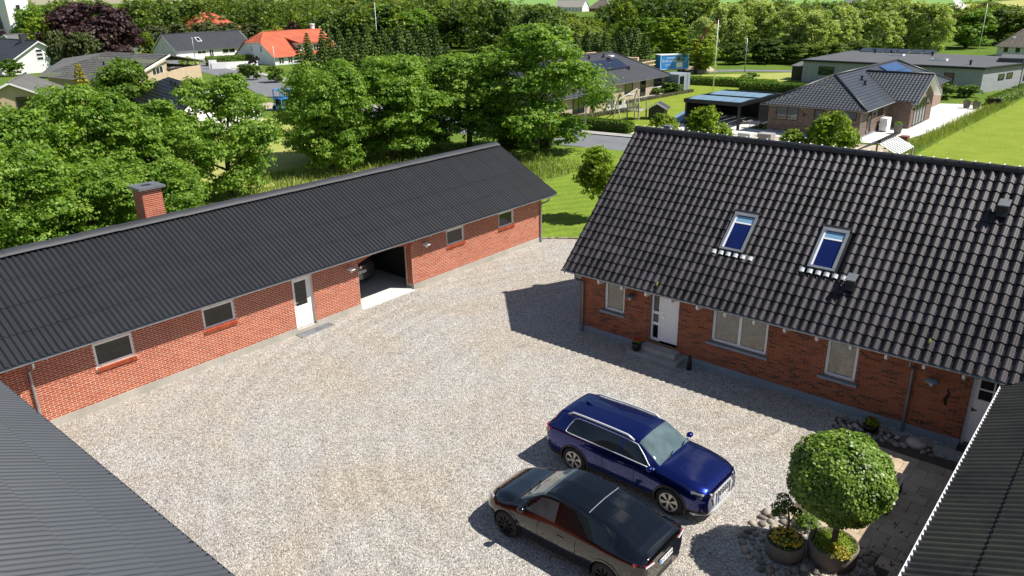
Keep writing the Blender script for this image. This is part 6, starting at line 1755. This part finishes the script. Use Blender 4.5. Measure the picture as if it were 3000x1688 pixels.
MB().prism([(-82,35.9,-.1),(-65.3,32.4,-.1),(-66.2,40.8,-.1),(-79,42.5,-.1)], (0,0,2.45)).prism([(-65.3,32.4,2.35),(-66.2,40.8,2.35),(-66.5,35.7,4.05)], (-.2,0,0)).build('wall', M['white_wall'], w4h)
for t in (.35,.5,.62,.75): 
    p = d+(c_-d)*t+(a-d)*(.12+.1*t); MB().lathe([(.1,-.05),(.1,.3),(.18,.32),(.02,.42)], p, 8).build('roof_vent', M['black'], w4h)
w5h, rf, P_, sl = gable_house('tan_gable_house', 'tan gabled house with brown corrugated roof at the far left edge', 'house', FR(-91.8, 31.4, 153.6), 11, 6.4, 2.35, 3.85, 'tan_wall', 'slate_grey', .35, .04, 0, .5, 'gg')
far_window(w5h, FR(-94.6, 25.7, 63.6), 3.4, 6.0, .7, 2.3, 'dark', 'glass_dark', .1, (6.5,))
w6h, rf, P_, sl = gable_house('white_gable_house', 'tall white gabled house with dark blue roof and stacked gable windows', 'house', FR(-175, 46.6, 0), 20.5, 13.0, 1.25, 5.25, 'white_wall', 'slate', .5, .015, .45, .5, 'gg')
g6 = FR(-154.5, 46.6, 90)
for z in (2.05,2.7,3.35): far_window(w6h, g6, 5.9, 7.0, z, z+.55, 'white', 'ink', .07)
far_window(w6h, g6, 8.0, 9.0, .45, 1.6, 'white', 'ink', .1, (), (1.15,)); far_window(w6h, g6, 9.3, 10.3, .45, 1.6, 'white', 'ink', .1, (), (1.15,))
MB().box(-160.6,52.4,4.6,-159.6,53.6,6.3).build('chimney', M['slate'], w6h)
# church tower, orange hipped house and thatched cottage
ch_ = thing('church_tower', 'white church tower with small arched window at the far left', 'church', (-195, 64, 0))
MB().box(-197.5,61.9,0,-193,66.3,13.0).build('tower', M['white_wall'], ch_); MB().box(-210,60.4,0,-197.55,67,6.2).build('nave', M['white_wall'], ch_); MB().prism([(-210,60,6.2),(-210,67.4,6.2),(-210,63.7,9.4)], (12.4,0,0)).build('nave_roof', M['slate_grey'], ch_)
MB().box(-193,63.8,9.9,-192.94,64.5,11.1).build('window', M['ink'], ch_)
oh, rf, P_, sl = gable_house('orange_hip_house', 'orange hipped roof rising above the grey green hedge', 'house', FR(-198, 106, 90), 13, 10, 4.6, 8.3, 'white_wall', 'orange_tile', .45, .03, .45, .4, 'hh')
mb = MB(); A4 = Vector((-199.5,113,7.0)); v_ = Vector((5.5,0,-2.4))
wplane(mb, A4, (0,1,0), v_, [(0,0),(4.2,v_.length),(-4.2,v_.length)], .45, .03, .45); v_ = Vector((0,-4.2,-2.4)); wplane(mb, A4, (1,0,0), v_, [(-4,0),(0,0),(5.5,v_.length),(-4,v_.length)], .45, .03, .45)
mb.build('wing_roof', M['orange_tile'], oh)
th, rf, P_, sl = gable_house('thatched_cottage', 'white cottage with thick grey brown thatched roof at the right edge', 'cottage', FR(-27.6, 168.6, -14), 13, 7, 2.0, 5.2, 'white_wall', 'thatch', .8, .02, 0, .5, 'hh')
ft = FR(-27.6, 168.6, -14)
for u in (1.0,3.0,7.6): far_window(th, ft, u, u+1.0, .5, 1.7, 'white', 'glass_dark', .12)
dd = far_window(th, ft, 5.2, 6.0, .1, 1.8, 'white', 'glass_dark', .15); dd.name = 'door'
ff, rf, P_, sl = gable_house('far_farmhouse', 'pale far farmhouse with light grey roof among distant trees', 'farmhouse', FR(-353, 461, 3), 23, 9, 3.2, 7.6, 'white_wall', 'plinth', 1.2, .05, 0, .4, 'gg')
for u in (2,5,9,12,15,18,21): far_window(ff, FR(-353, 461, 3), u, u+.9, 1.0, 2.2, 'white', 'ink', .12)
ff2, rf, P_, sl = gable_house('far_barn', 'dark brown far barn beside the pale far farmhouse', 'barn', FR(-327, 466, 3), 16, 10, 2.4, 7.4, 'brown_tile', 'thatch', 1.2, .05, 0, .4, 'hh')
fh, rf, P_, sl = gable_house('far_dark_house', 'small dark roofed white house far off between birches', 'house', FR(-112, 349, 70), 9, 8, 2.6, 7.4, 'white_wall', 'slate', 1., .03, 0, .4, 'gg')
of, rf, P_, sl = gable_house('far_orange_house', 'small orange roof far off showing between treetops on the left', 'house', FR(-255, 133, 80), 8, 7, 7.0, 9.8, 'white_wall', 'orange_tile', .6, .03, 0, .3, 'gg')
lh, rf, P_, sl = gable_house('left_grey_house', 'long low dark grey house with red chimney beyond the white gable house', 'house', FR(-178, 58, 100), 16, 9, 3.4, 5.6, 'white_wall', 'slate_grey', .5, .02, 0, .4, 'gg')
MB().box(-184.5,64,5.2,-183.6,65,6.9).build('chimney', M['brick_barn'], lh)
rh, rf, P_, sl = gable_house('left_red_house', 'brown red roofed white house below the church tower', 'house', FR(-196, 58, 95), 9, 8, 5.2, 7.6, 'white_wall', 'brown_tile', .5, .02, 0, .4, 'gg')

# walls, bins, machine
gw_ = thing('garden_wall', 'long low white rendered garden wall below the clipped hedge', 'wall', (-131, 76.5, 0))
MB().prism([(-133,73.2,-.1),(-129.6,80.4,-.1),(-129.9,80.6,-.1),(-133.4,73.4,-.1)], (0,0,1.15)).build('wall', M['white_wall'], gw_); MB().prism([(-133.3,72.9,-.1),(-132.7,74.1,-.1),(-133.2,74.3,-.1),(-133.8,73.1,-.1)], (0,0,1.6)).build('pier', M['white_wall'], gw_)
ww = thing('garden_wall', 'white rendered wall far off beside the copper beech', 'wall', (-215, 100, 0)); MB().prism([(-232,106,-.1),(-212,104,-.1),(-212,104.4,-.1),(-232,106.4,-.1)], (0,0,2.6)).build('wall', M['white_wall'], ww)
for i, (x, y, lab) in enumerate(((-117.2,69.6,'left of two dark wheeled bins by the forecourt'),(-115.9,69.8,'right of two dark wheeled bins by the forecourt'))):
    t = thing('wheeled_bin', lab, 'bin', (x, y, 0)); MB().prism([(x-.3,y-.3,.05),(x+.3,y-.3,.05),(x+.3,y+.3,.05),(x-.3,y+.3,.05)], (0,0,1.0)).build('bin_body', M['dark'], t); MB().prism([(x-.35,y-.35,1.05),(x+.35,y-.35,1.05),(x+.35,y+.35,1.12),(x-.35,y+.35,1.12)], (0,0,.05)).build('lid', M['black'], t)
bm = thing('access_lift', 'blue folded scissor lift standing on the yard beyond the maples', 'machine', (-76, 49.6, 0))
MB().box(-76.8,48.9,.15,-75.2,50.3,.5).build('chassis', M['blue'], bm)
for x in (-76.6,-75.4): MB().lathe([(.22,-.1),(.25,0),(.22,.1)], (x,48.85,.24), 12, 'y').build('wheel', M['tyre'], bm)
for x, y in ((-76.7,49.0),(-75.3,49.0),(-76.7,50.2),(-75.3,50.2)): MB().box(x-.04,y-.04,.5,x+.04,y+.04,2.2).build('post', M['blue'], bm)
MB().box(-76.75,48.95,2.15,-75.25,50.25,2.22).box(-76.75,48.95,1.2,-75.25,50.25,1.3).build('platform', M['blue'], bm)
for k in range(5): MB().box(-76.5+k*.26,49.0,.5,-76.46+k*.26,50.2,1.2).build('scissor_arm', M['dark'], bm)

# lamps and flagpoles
def street_lamp(x, y, h, label, ang, arm=.5):
    t = thing('street_lamp', label, 'street lamp', (x, y, 0), 0, 'street lamps of the village')
    MB().tube([(x,y,-.1),(x,y,h*.5),(x,y,h-.05)], [.075,.06,.045], 10).build('pole', M['zinc'], t, True)
    dx, dy = math.cos(ang), math.sin(ang)
    fr = Matrix(((dx,-dy,0,x),(dy,dx,0,y),(0,0,1,h),(0,0,0,1)))
    MB(fr).lathe([(.02,-.07),(.13,-.05),(.15,0),(.10,.06),(.01,.08)], (arm*.45,0,0), 14, 'z', 2.0, 1).build('lamp_head', M['white'], t, True)
street_lamp(-40.6,57.7,5.25,'tall white headed street lamp in front of the beige bungalow', 2.4)
street_lamp(-52.3,116.5,4.85,'thin street lamp on the track behind the flagpole', 2.6)
street_lamp(-48.2,165,3.9,'thin street lamp rising behind the flat roofed house', .3)
street_lamp(-193.5,93.7,4.5,'street lamp left of the white house with garage front', 2.8)
street_lamp(-144.5,76.4,4.85,'street lamp standing before the white house roof', 2.8)
street_lamp(-105.3,68.2,4.75,'street lamp standing before the orange roofed house', 2.8)
street_lamp(-24.3,160,3.6,'slim street lamp in front of the thatched cottage', .2)
def flagpole(x, y, h, label, pts):
    t = thing('flagpole', label, 'flagpole', (x, y, 0))
    MB().tube([(x,y,-.1),(x,y,h)], [.075,.04], 10).build('pole', M['white'], t, True)
    MB().lathe([(.01,0),(.08,.06),(.08,.12),(.01,.18)], (x,y,h), 10).build('finial', M['red'], t, True)
    mb = MB(); P = [Vector(p) for p in pts]
    mb.grid([P, [p+Vector((0,0,-.16)) for p in P]]); mb.v = mb.v+[(a+.02,b,c) for a, b, c in mb.v]; mb.f = mb.f+[tuple(i+len(P)*2 for i in f) for f in mb.f]
    mb.build('pennant', M['red'], t)
flagpole(-44.9,91.3,8.4,'white flagpole with drooping red pennant left of the carport',[(-44.95,91.3,8.3),(-45.6,91.0,7.9),(-46.3,90.6,6.9),(-46.9,90.3,6.0),(-47.3,90.1,4.9),(-47.5,90.0,4.0)])
flagpole(-31.7,175.2,8.9,'white flagpole with red pennant streaming left above the flat roof',[(-31.75,175.2,8.7),(-33.2,174.8,8.2),(-35.0,174.2,7.3),(-36.6,173.8,6.6),(-38.0,173.4,6.0)])
flagpole(-131,110,10.6,'thin white flagpole behind the spruce stand',[(-131.05,110,10.4),(-132.2,109.5,9.9),(-132.8,109.2,9.2)])

# ---------------------------------------------------------------- trees
used = set()
def place(proto, loc, rz, sc, label, group=None):
    """first use moves the prototype itself, later uses are copies with their own parts"""
    if proto.name not in used:
        used.add(proto.name); proto.location = loc; proto.rotation_euler = (0,0,rz); proto.scale = sc if isinstance(sc, tuple) else (sc,)*3
        proto['label'] = label
        if group: proto['group'] = group
        return proto
    return copy_tree(proto, loc, rz, sc, label, group)
mp = [tree('maple_tree', 'x', 'tree', 100+i, 7.5, .35, 4.0, 95, 342, .21, 'leaf_maple', nl=16, flat=.60, cr=(.15,.29), r0=.2, up=.65) for i in range(4)]
MAPLES = [ # x, y, height, radius, label
 (-43,12.6,7.1,3.3,'broad maple crown at the left picture edge above the barn chimney side'),
 (-44,16.2,7.7,3.4,'tall maple behind the barn, in line with the brick chimney'),
 (-43,19.3,6.7,3.2,'maple between the chimney maple and the black seam roof'),
 (-44.2,24.4,7.6,3.3,'maple standing free in front of the pale house with seam roof'),
 (-45,32.9,7.8,3.2,'maple hiding the blue scissor lift behind the barn'),
 (-45,38.6,7.7,4.2,'maple in the middle of the row, in front of the spruces'),
 (-42.7,44.6,7.7,4.2,'maple beside the largest maple, left of the road'),
 (-37.6,46.8,9.7,5.1,'largest maple, at the end of the barn by the lawn'),
 (-36.5,10.4,6.1,2.7,'lower maple close behind the barn at the left edge'),
 (-36.5,13.4,5.0,2.4,'low maple close behind the barn chimney'),
 (-37.5,16.8,4.6,2.3,'low bushy maple right of the barn chimney'),
 (-46,8.6,7.4,3.6,'maple partly cut off by the left picture edge'),
 (-47,42.0,7.4,3.6,'maple filling the gap behind the two right hand maples'),
 (-49,35.2,6.9,3.4,'maple set back behind the middle of the maple row'),
]
for i, (x, y, h, r, lab) in enumerate(MAPLES):
    place(mp[i % 4], (x, y, -.02), i*1.9+.4, (r/4.0, r/4.0, h/7.7), lab, 'maples behind the barn')
lp = tree('lollipop_maple', 'x', 'tree', 130, 4.3, 1.5, 1.25, 42, 260, .16, 'leaf_lime', nl=8, flat=.85, cr=(.30,.42), r0=.06, up=.6)
for x, y, s, sz_, lab in ((-22.9,34.0,.90,.93,'small round maple on the lawn left of the farmhouse gable'),(-22.4,45.2,1.08,1.13,'round maple in front of the black carport'),(-15.6,48.0,1.08,1.10,'round maple in front of the bungalow entrance, largest of them'),(-24.9,43.9,.95,1.0,'small round maple by the ridge end of the farmhouse'),(-17.4,46.9,.85,.85,'low young maple left of the round maple at the bungalow')):
    place(lp, (x, y, 0), x, (s, s, sz_), lab, 'round young maples')
cop = tree('copper_beech', 'huge dark purple copper beech beyond the white gabled house', 'tree', 140, 11.0, .3, 9.0, 95, 260, .58, 'leaf_copper', 'trunk_pale', nl=30, flat=.6, cr=(.16,.26), r0=.4)
cop.location = (-157, 63.5, 0)
cs = tree('copper_tree', 'small purple leaved tree behind the orange roofed house', 'tree', 141, 6.8, .8, 2.2, 22, 110, .5, 'leaf_copper'); cs.location = (-148.6,101.6,0)
rs_ = tree('copper_shrub', 'dark red shrub at the corner of the orange roofed house', 'shrub', 142, 2.6, .2, 1.1, 16, 70, .3, 'leaf_copper', r0=.05); rs_.location = (-121,74.5,0)
thj = tree('round_thuja', 'dense rounded green thuja before the tan bungalow roof', 'tree', 143, 6.2, .2, 2.7, 60, 240, .30, 'leaf_thuja', nl=6, flat=.95, cr=(.26,.38), up=.3); thj.location = (-80.8,34.9,0)
gc = spruce('golden_conifer', 'slim golden yellow conifer in front of the tan bungalow roof', 144, 5.9, 1.7, 1700, 'leaf_gold', None, .42); gc.location = (-84.1,32.1,0)
vs = tree('variegated_shrub', 'round pale variegated shrub beside the white garage front', 'shrub', 145, 2.9, .05, 1.9, 26, 130, .3, 'leaf_birch', r0=.06); vs.location = (-125.3,64.6,0)
wd = [tree('broadleaf_tree', 'x', 'tree', 150+i, 10, .2, 4.6, 60, 230, .46, 'leaf_wood', nl=8, flat=.72, cr=(.22,.34)) for i in range(3)]
wg = [tree('broadleaf_tree', 'x', 'tree', 160+i, 10, .2, 4.6, 60, 230, .45, 'leaf_maple', nl=8, flat=.72, cr=(.22,.34)) for i in range(2)]
ol = tree('olive_green_tree', 'x', 'tree', 170, 7, .3, 4.2, 40, 160, .5, 'leaf_olive', nl=6, flat=.8, cr=(.24,.36))
bi = [tree('birch_tree', 'x', 'tree', 180+i, 10, .2, 4.0, 70, 230, .38, 'leaf_birch', 'trunk_pale', nl=16, flat=1.15, cr=(.16,.26), up=.1, jit=.9) for i in range(3)]
gd_ = tree('golden_tree', 'x', 'tree', 190, 8, .6, 3.2, 34, 150, .5, 'leaf_lime', nl=6, cr=(.24,.34))
yl = tree('golden_tree', 'x', 'tree', 191, 8, .6, 3.2, 34, 150, .5, 'leaf_gold', nl=6, cr=(.24,.34))
FAR = [
 (wg[0],(-189.1,65.0),11.5,4.3,'round green tree in front of the white church tower'),
 (gd_,(-160.5,56.2),9.4,3.3,'round yellow green tree below the church tree'),
 (ol,(-137.9,53.8),7.3,3.0,'weeping olive birch in front of the copper beech'),
 (ol,(-140.8,51.2),7.6,1.9,'narrow sparse birch left of the weeping birch'),
 (ol,(-175,84.0),6.7,4.0,None),(ol,(-176,90.4),6.9,4.4,None),(ol,(-175.5,96),7.1,4.5,None),(ol,(-175,101.5),6.7,4.4,None),(ol,(-170,105),6.5,3.6,None),
 (wg[1],(-160.6,103),5.4,2.7,'bright green tree at the right end of the olive hedge'),
 (gd_,(-170.5,79.5),5.6,1.7,'small yellow green tree by the lamp at the white house'),
 (yl,(-150.2,99.2),6.3,1.5,'small golden tree behind the orange roof'),
 (gd_,(-73.9,130.5),7.6,4.5,'yellow green tree left of the nearer flagpole'),
 (wg[1],(-84.8,141.5),7.4,3.0,'mid green tree behind the yellow green tree'),
 (bi[0],(-64.6,126),8.1,3.0,'pale flowering tree behind the nearer flagpole'),
 (gd_,(-57.5,110.5),5.2,3.3,'yellowish willow bush at the foot of the flagpole'),
 (bi[1],(-64.6,135.4),10.1,4.2,'first windblown birch right of the flagpole'),
 (bi[2],(-62.2,142.0),10.4,4.6,'second windblown birch right of the flagpole'),
 (bi[0],(-55.1,139.5),9.7,4.2,'third windblown birch right of the flagpole'),
 (bi[1],(-50.2,139.2),8.9,4.2,'fourth windblown birch right of the flagpole'),
 (bi[2],(-49.0,148.1),9.3,4.0,'fifth windblown birch right of the flagpole'),
 (bi[0],(-43.4,154.0),8.2,4.0,'birch behind the street lamp of the flat roofed house'),
 (bi[1],(-41.9,164.8),10.0,5.0,'tallest birch behind the flat roofed house'),
 (bi[2],(-37.4,161.7),9.5,4.2,'birch just left of the right hand flagpole'),
 (wd[0],(-48.0,157.9),7.4,3.0,'dark tree in the gap between the birches'),
 (wg[0],(-36.3,186.5),8.2,5.6,'green tree behind the right hand flagpole'),
 (wd[1],(-32.7,199),8.0,5.0,'dark tree left of the thatched cottage'),
 (wd[2],(-26,203),8.9,5.5,'dark tree behind the thatched cottage'),
 (wd[0],(-55.4,132),4.2,3.0,None),(wd[1],(-50.4,134),3.6,3.2,None),(wd[2],(-46.1,137),3.6,3.0,None),(wd[0],(-59.4,128),3.6,2.6,None),(wd[1],(-44.5,144),3.8,2.7,None),
 (wg[0],(-136.3,125.1),9.4,5.6,'bright broadleaf tree above the right end of the spruces'),
 (wg[1],(-153.0,128.8),10.8,6.0,'tall broadleaf tree above the middle of the spruces'),
 (wd[0],(-164.9,130.1),12.0,6.3,'tallest broadleaf tree above the spruce stand'),
 (wd[1],(-135.4,136),9.1,5.0,'dark broadleaf tree behind the right end of the spruces'),
 (wd[2],(-97.3,133.3),6.8,4.6,'dark tree left of the small spruce group'),
 (wd[0],(-104.8,133.9),7.0,4.7,'dark tree behind the largest maple'),
 (ol,(-118.2,142.3),8.3,5.0,'olive broadleaf tree below the pale far farmhouse'),
 (wg[0],(-126.8,143),8.7,4.9,'green tree left of the far farmhouse gap'),
 (wd[1],(-145.0,215.8),8.6,4.0,'round dark tree beside the far barn'),
 (wg[1],(-96.9,151.7),6.2,3.8,'light green tree behind the small spruce group'),
]
for i, (p, (x, y), h, r, lab) in enumerate(FAR):
    ph_, pr = {'broadleaf_tree':(10.6,4.9),'olive_green_tree':(7.4,4.5),'birch_tree':(10.6,4.3),'golden_tree':(8.5,3.5)}[p.name.split('.')[0]]
    if lab is None:
        lab, grp = ('olive tree in the tall hedge behind the white house', 'olive hedge trees') if p is ol else ('dark bush at the foot of the windblown birches', 'bushes under the birches')
    else: grp = 'trees of the village'
    place(p, (x, y, -.02), i*2.3, (r/pr, r/pr, h/ph_), lab, grp)
sp = [spruce('spruce_tree', 'x', 200+i, 6.5, 2.0, 1700) for i in range(3)]
SPR = [(-83.8,58.0,6.4),(-82.6,58.7,6.0),(-79.5,58.4,6.8),(-77.9,59.3,6.2),(-78.4,61.3,5.9),(-78.6,63.6,5.4),(-76.2,63.3,6.5),(-77.2,66.2,5.4),(-74.9,66.0,5.4),(-72.0,65.9,6.5),(-73.8,69.0,5.3),(-71.3,69.4,5.7),(-72.3,72.2,5.6),(-88.8,62.7,6.3),(-88.1,64.4,6.7),(-85.2,63.6,6.8),(-86.7,66.5,7.2),(-86.3,68.3,6.0),(-84.2,68.5,6.0),(-81.2,68.4,6.8),(-82.4,70.8,6.9),(-82.4,72.9,7.1),(-79.9,72.6,6.6),(-80.5,75.9,6.3),(-78.0,75.7,6.3),(-75.4,75.0,5.9),(-92.3,69.0,7.3),(-95.1,72.6,6.5),(-90.6,71.0,7.6),(-89.4,72.9,7.8),(-89.5,75.2,7.3),(-89.2,76.1,7.3),(-86.8,76.8,7.9),(-86.6,78.4,7.2),(-87.9,82.4,7.2),(-83.5,80.9,7.7),(-99.6,79.5,7.6),(-101.4,83.0,7.8),(-100.3,85.4,7.2),(-98.8,85.6,7.1),(-97.5,87.1,8.0),(-96.8,89.5,7.6),(-95.1,91.2,7.5)]
for i, (x, y, h) in enumerate(SPR): place(sp[i % 3], (x, y, -.02), i*1.7, (h/6.5*1.0, h/6.5*1.0, h/6.5), 'dark spruce in the dense stand behind the maples', 'spruces of the dense stand')
SPR2 = [(-71.9,99.3,5.3),(-71.4,101.8,6.4),(-68.1,99.0,5.7),(-66.6,99.4,6.2),(-67.6,102.8,5.4),(-65.7,102.6,6.2),(-65.7,106.1,6.2),(-63.4,105.2,6.1),(-76.0,104.9,6.2),(-76.5,108.5,6.1),(-73.7,107.7,5.9),(-73.7,110.0,6.3),(-72.4,112.1,5.9),(-69.5,110.5,6.5),(-69.7,113.2,6.4)]
for i, (x, y, h) in enumerate(SPR2): place(sp[(i+1) % 3], (x, y, -.02), i*1.3, h/6.5, 'spruce in the row behind the timber frame', 'spruces behind the timber frame')
for x, y, h, lab in ((-112.7,79.6,6.3,'slim spruce in front of the orange roof dormer'),(-109.8,80.6,6.8,'broad spruce right of the orange roofed house'),(-107.6,82.2,7.0,'second broad spruce right of the orange roofed house')):
    place(sp[0], (x, y, 0), x, (h/6.5*.95,h/6.5*.95,h/6.5), lab)
shp_ = tree('garden_shrub', 'x', 'shrub', 210, 2.4, .05, 1.3, 22, 110, .26, 'leaf_thuja', r0=.05, nl=4, cr=(.3,.42))
for x, y, h, r, lab in ((-113,67.5,2.2,1.3,'round green shrub right of the wheeled bins'),(-109,66.6,2.4,1.2,'green shrub left of the lamp at the orange house'),(-103,66.5,2.4,1.6,'broad green shrub right of the lamp at the orange house'),(-48.6,87.2,1.3,1.5,'grey green shrub at the corner of the beige bungalow'),(-49.0,84.6,.8,.9,'low shrub beside the beige bungalow window'),(-46.2,66.6,1.7,.5,'slim young shrub at the patio corner'),(-20.6,98.6,1.6,1.8,'leafy shrub at the left foot of the grey house wall'),(-18.8,101.2,1.4,1.6,'leafy shrub at the right foot of the grey house wall'),(-151.5,47.3,2.8,2.0,'pale green shrub before the white gable house'),(-37.3,112.0,1.5,1.2,'green bush right of the black shed'),(-43.3,98.5,1.7,1.4,'grey green bush on the hedge line left of the black shed'),(-14.6,119,2.6,1.4,'bush at the side of the grey house by the lawn')):
    place(shp_, (x, y, 0), x*3, (r/1.45, r/1.45, h/2.5), lab)
# hedges
hedge('clipped_hedge', 'dark clipped hedge beside the largest maple along the street', (-42.6,48.2), (-38.2,49.6), 1.3, 1.75, 'leaf_maple', 6000, .13)
hedge('clipped_hedge', 'low leafy hedge along the street before the bungalow lawn', (-47,58.6), (-36.6,59.0), 1.0, .9, 'leaf_thuja', 7000, .16)
hedge('clipped_hedge', 'long clipped hedge on top of the white garden wall', (-140.5,76.5), (-136.4,87.5), 2.2, 1.5, 'leaf_thuja', 8000, .3)
hedge('clipped_hedge', 'dark hedge behind the flagpole lawn', (-52.5,96.5), (-39.5,97.5), 1.3, 1.0, 'leaf_maple', 6000, .2)
hedge('clipped_hedge', 'light green hedge right behind the carport', (-42.5,94.0), (-33.5,95.5), 1.6, 1.0, 'leaf_thuja', 4000, .2)
hedge('clipped_hedge', 'small hedge far off by the white wall near the lamp', (-212,103), (-200,101), 1.5, 2.0, 'leaf_maple', 1500, .35)
hedge('edging_hedge', 'low dry hedge line round the bungalow patio', (-45.2,62.6), (-43.6,71.6), .5, .35, 'leaf_olive', 1800, .12)
hedge('edging_hedge', 'low dry hedge curving along the bungalow wall', (-47.4,75.4), (-46.6,89.0), .5, .3, 'leaf_olive', 2000, .12)
hedge('edging_hedge', 'ragged hedge below the grey house at the lawn edge', (-14.9,95), (-13.6,124), 1.5, .8, 'leaf_thuja', 4500, .22)
# tall grass beside the terrace
rg = np.random.default_rng(77); n = 8000
tq = rg.uniform(0,1,n)**.8; bx_ = -15.3+tq*.9; by_ = 62+tq*36
px_ = bx_+rg.normal(size=n)*(.38); py_ = by_+rg.normal(size=n)*.8
hh = rg.uniform(.10,.42,n)*rg.uniform(.4,1.4,n); ln = rg.normal(size=(n,2))*.14; wv = .022
a_ = rg.uniform(0,6.28,n); cx, cy = np.cos(a_)*wv, np.sin(a_)*wv
V = np.stack([np.stack([px_-cx,py_-cy,np.zeros(n)-.02],1), np.stack([px_+cx,py_+cy,np.zeros(n)-.02],1), np.stack([px_+ln[:,0]+cx*.5,py_+ln[:,1]+cy*.5,hh],1), np.stack([px_+ln[:,0]-cx*.5,py_+ln[:,1]-cy*.5,hh],1)],1).reshape(-1,3)
o = bpy.data.objects.new('tall_grass', npmesh('tall_grass', V, np.arange(n*4).reshape(-1,4), M['leaf_grass'])); COL.objects.link(o); tag(o, 'strip of tall wild grass between white terrace and mown lawn', 'grass', None, 'stuff')
# rough growth under the maples
n = 26000; px_ = rg.uniform(-48,-31,n); py_ = rg.uniform(2,46,n); hh = rg.uniform(.08,.4,n)*(1+.5*np.sin(px_)*np.cos(py_*.7)); a_ = rg.uniform(0,6.28,n); cx, cy = np.cos(a_)*.035, np.sin(a_)*.035; ln = rg.normal(size=(n,2))*.12
V = np.stack([np.stack([px_-cx,py_-cy,np.zeros(n)-.02],1), np.stack([px_+cx,py_+cy,np.zeros(n)-.02],1), np.stack([px_+ln[:,0]+cx*.6,py_+ln[:,1]+cy*.6,hh],1), np.stack([px_+ln[:,0]-cx*.6,py_+ln[:,1]-cy*.6,hh],1)],1).reshape(-1,3)
o = bpy.data.objects.new('undergrowth', npmesh('undergrowth', V, np.arange(n*4).reshape(-1,4), M['leaf_grass'])); COL.objects.link(o); tag(o, 'rough grass and weeds growing under the maple row', 'undergrowth', None, 'stuff')
# the wood that closes the view: one mass
rg = np.random.default_rng(90)
VV, FF, nof = [], [], 0
def wood(az0, az1, d0, d1, n, ytop, leafn=33, vr=1.4):
    global nof
    for k in range(n):
        az = rad(rg.uniform(az0, az1)); d = rg.uniform(d0, d1)
        x, y = math.sin(az)*d, math.cos(az)*d
        H = ytop(math.degrees(az), d)*rg.uniform(.82,1.05); R = rg.uniform(4.0,6.5)*max(.6, min(1.2, d/220))
        C, Q = crown_clumps(rg, H, .0, R, 40, (.22,.34), .75)
        C[:,0] += x; C[:,1] += y
        V, F = leaf_cloud(rg, C, Q, leafn, .58+.0010*d, .5, .6, -.6, (.5,1.15), .36, 3)
        VV.append(V); FF.append(F+nof); nof += len(V)
wood(-66,-46, 222, 330, 95, lambda a, d: 12.2)
wood(-76,-66, 250, 330, 34, lambda a, d: 12.2)
wood(-54,-47, 185, 215, 30, lambda a, d: 9.8)
wood(-47,-41.5, 170, 300, 34, lambda a, d: 10.8)
wood(-41.5,-37.5, 160, 260, 26, lambda a, d: 9.0)
wood(-37.5,-33.5, 140, 250, 28, lambda a, d: 5.6)
wood(-33.5,-27, 160, 330, 42, lambda a, d: 11.0)
wood(-27,-21, 165, 300, 26, lambda a, d: 8.6)
wood(-21,-14.5, 165, 300, 32, lambda a, d: 8.6)
wood(-14.5,-4, 205, 300, 22, lambda a, d: 7.8)
wood(-48,-40, 330, 620, 14, lambda a, d: 9.5, 9)
wood(-32,-24, 350, 480, 10, lambda a, d: 9.5, 9)
wood(-76,-50, 330, 520, 34, lambda a, d: 12.5, 9)
o = bpy.data.objects.new('distant_wood', npmesh('distant_wood', np.concatenate(VV), np.concatenate(FF), M['leaf_wood'])); COL.objects.link(o); tag(o, 'distant green wood that closes the view behind the village', 'wood', None, 'stuff')
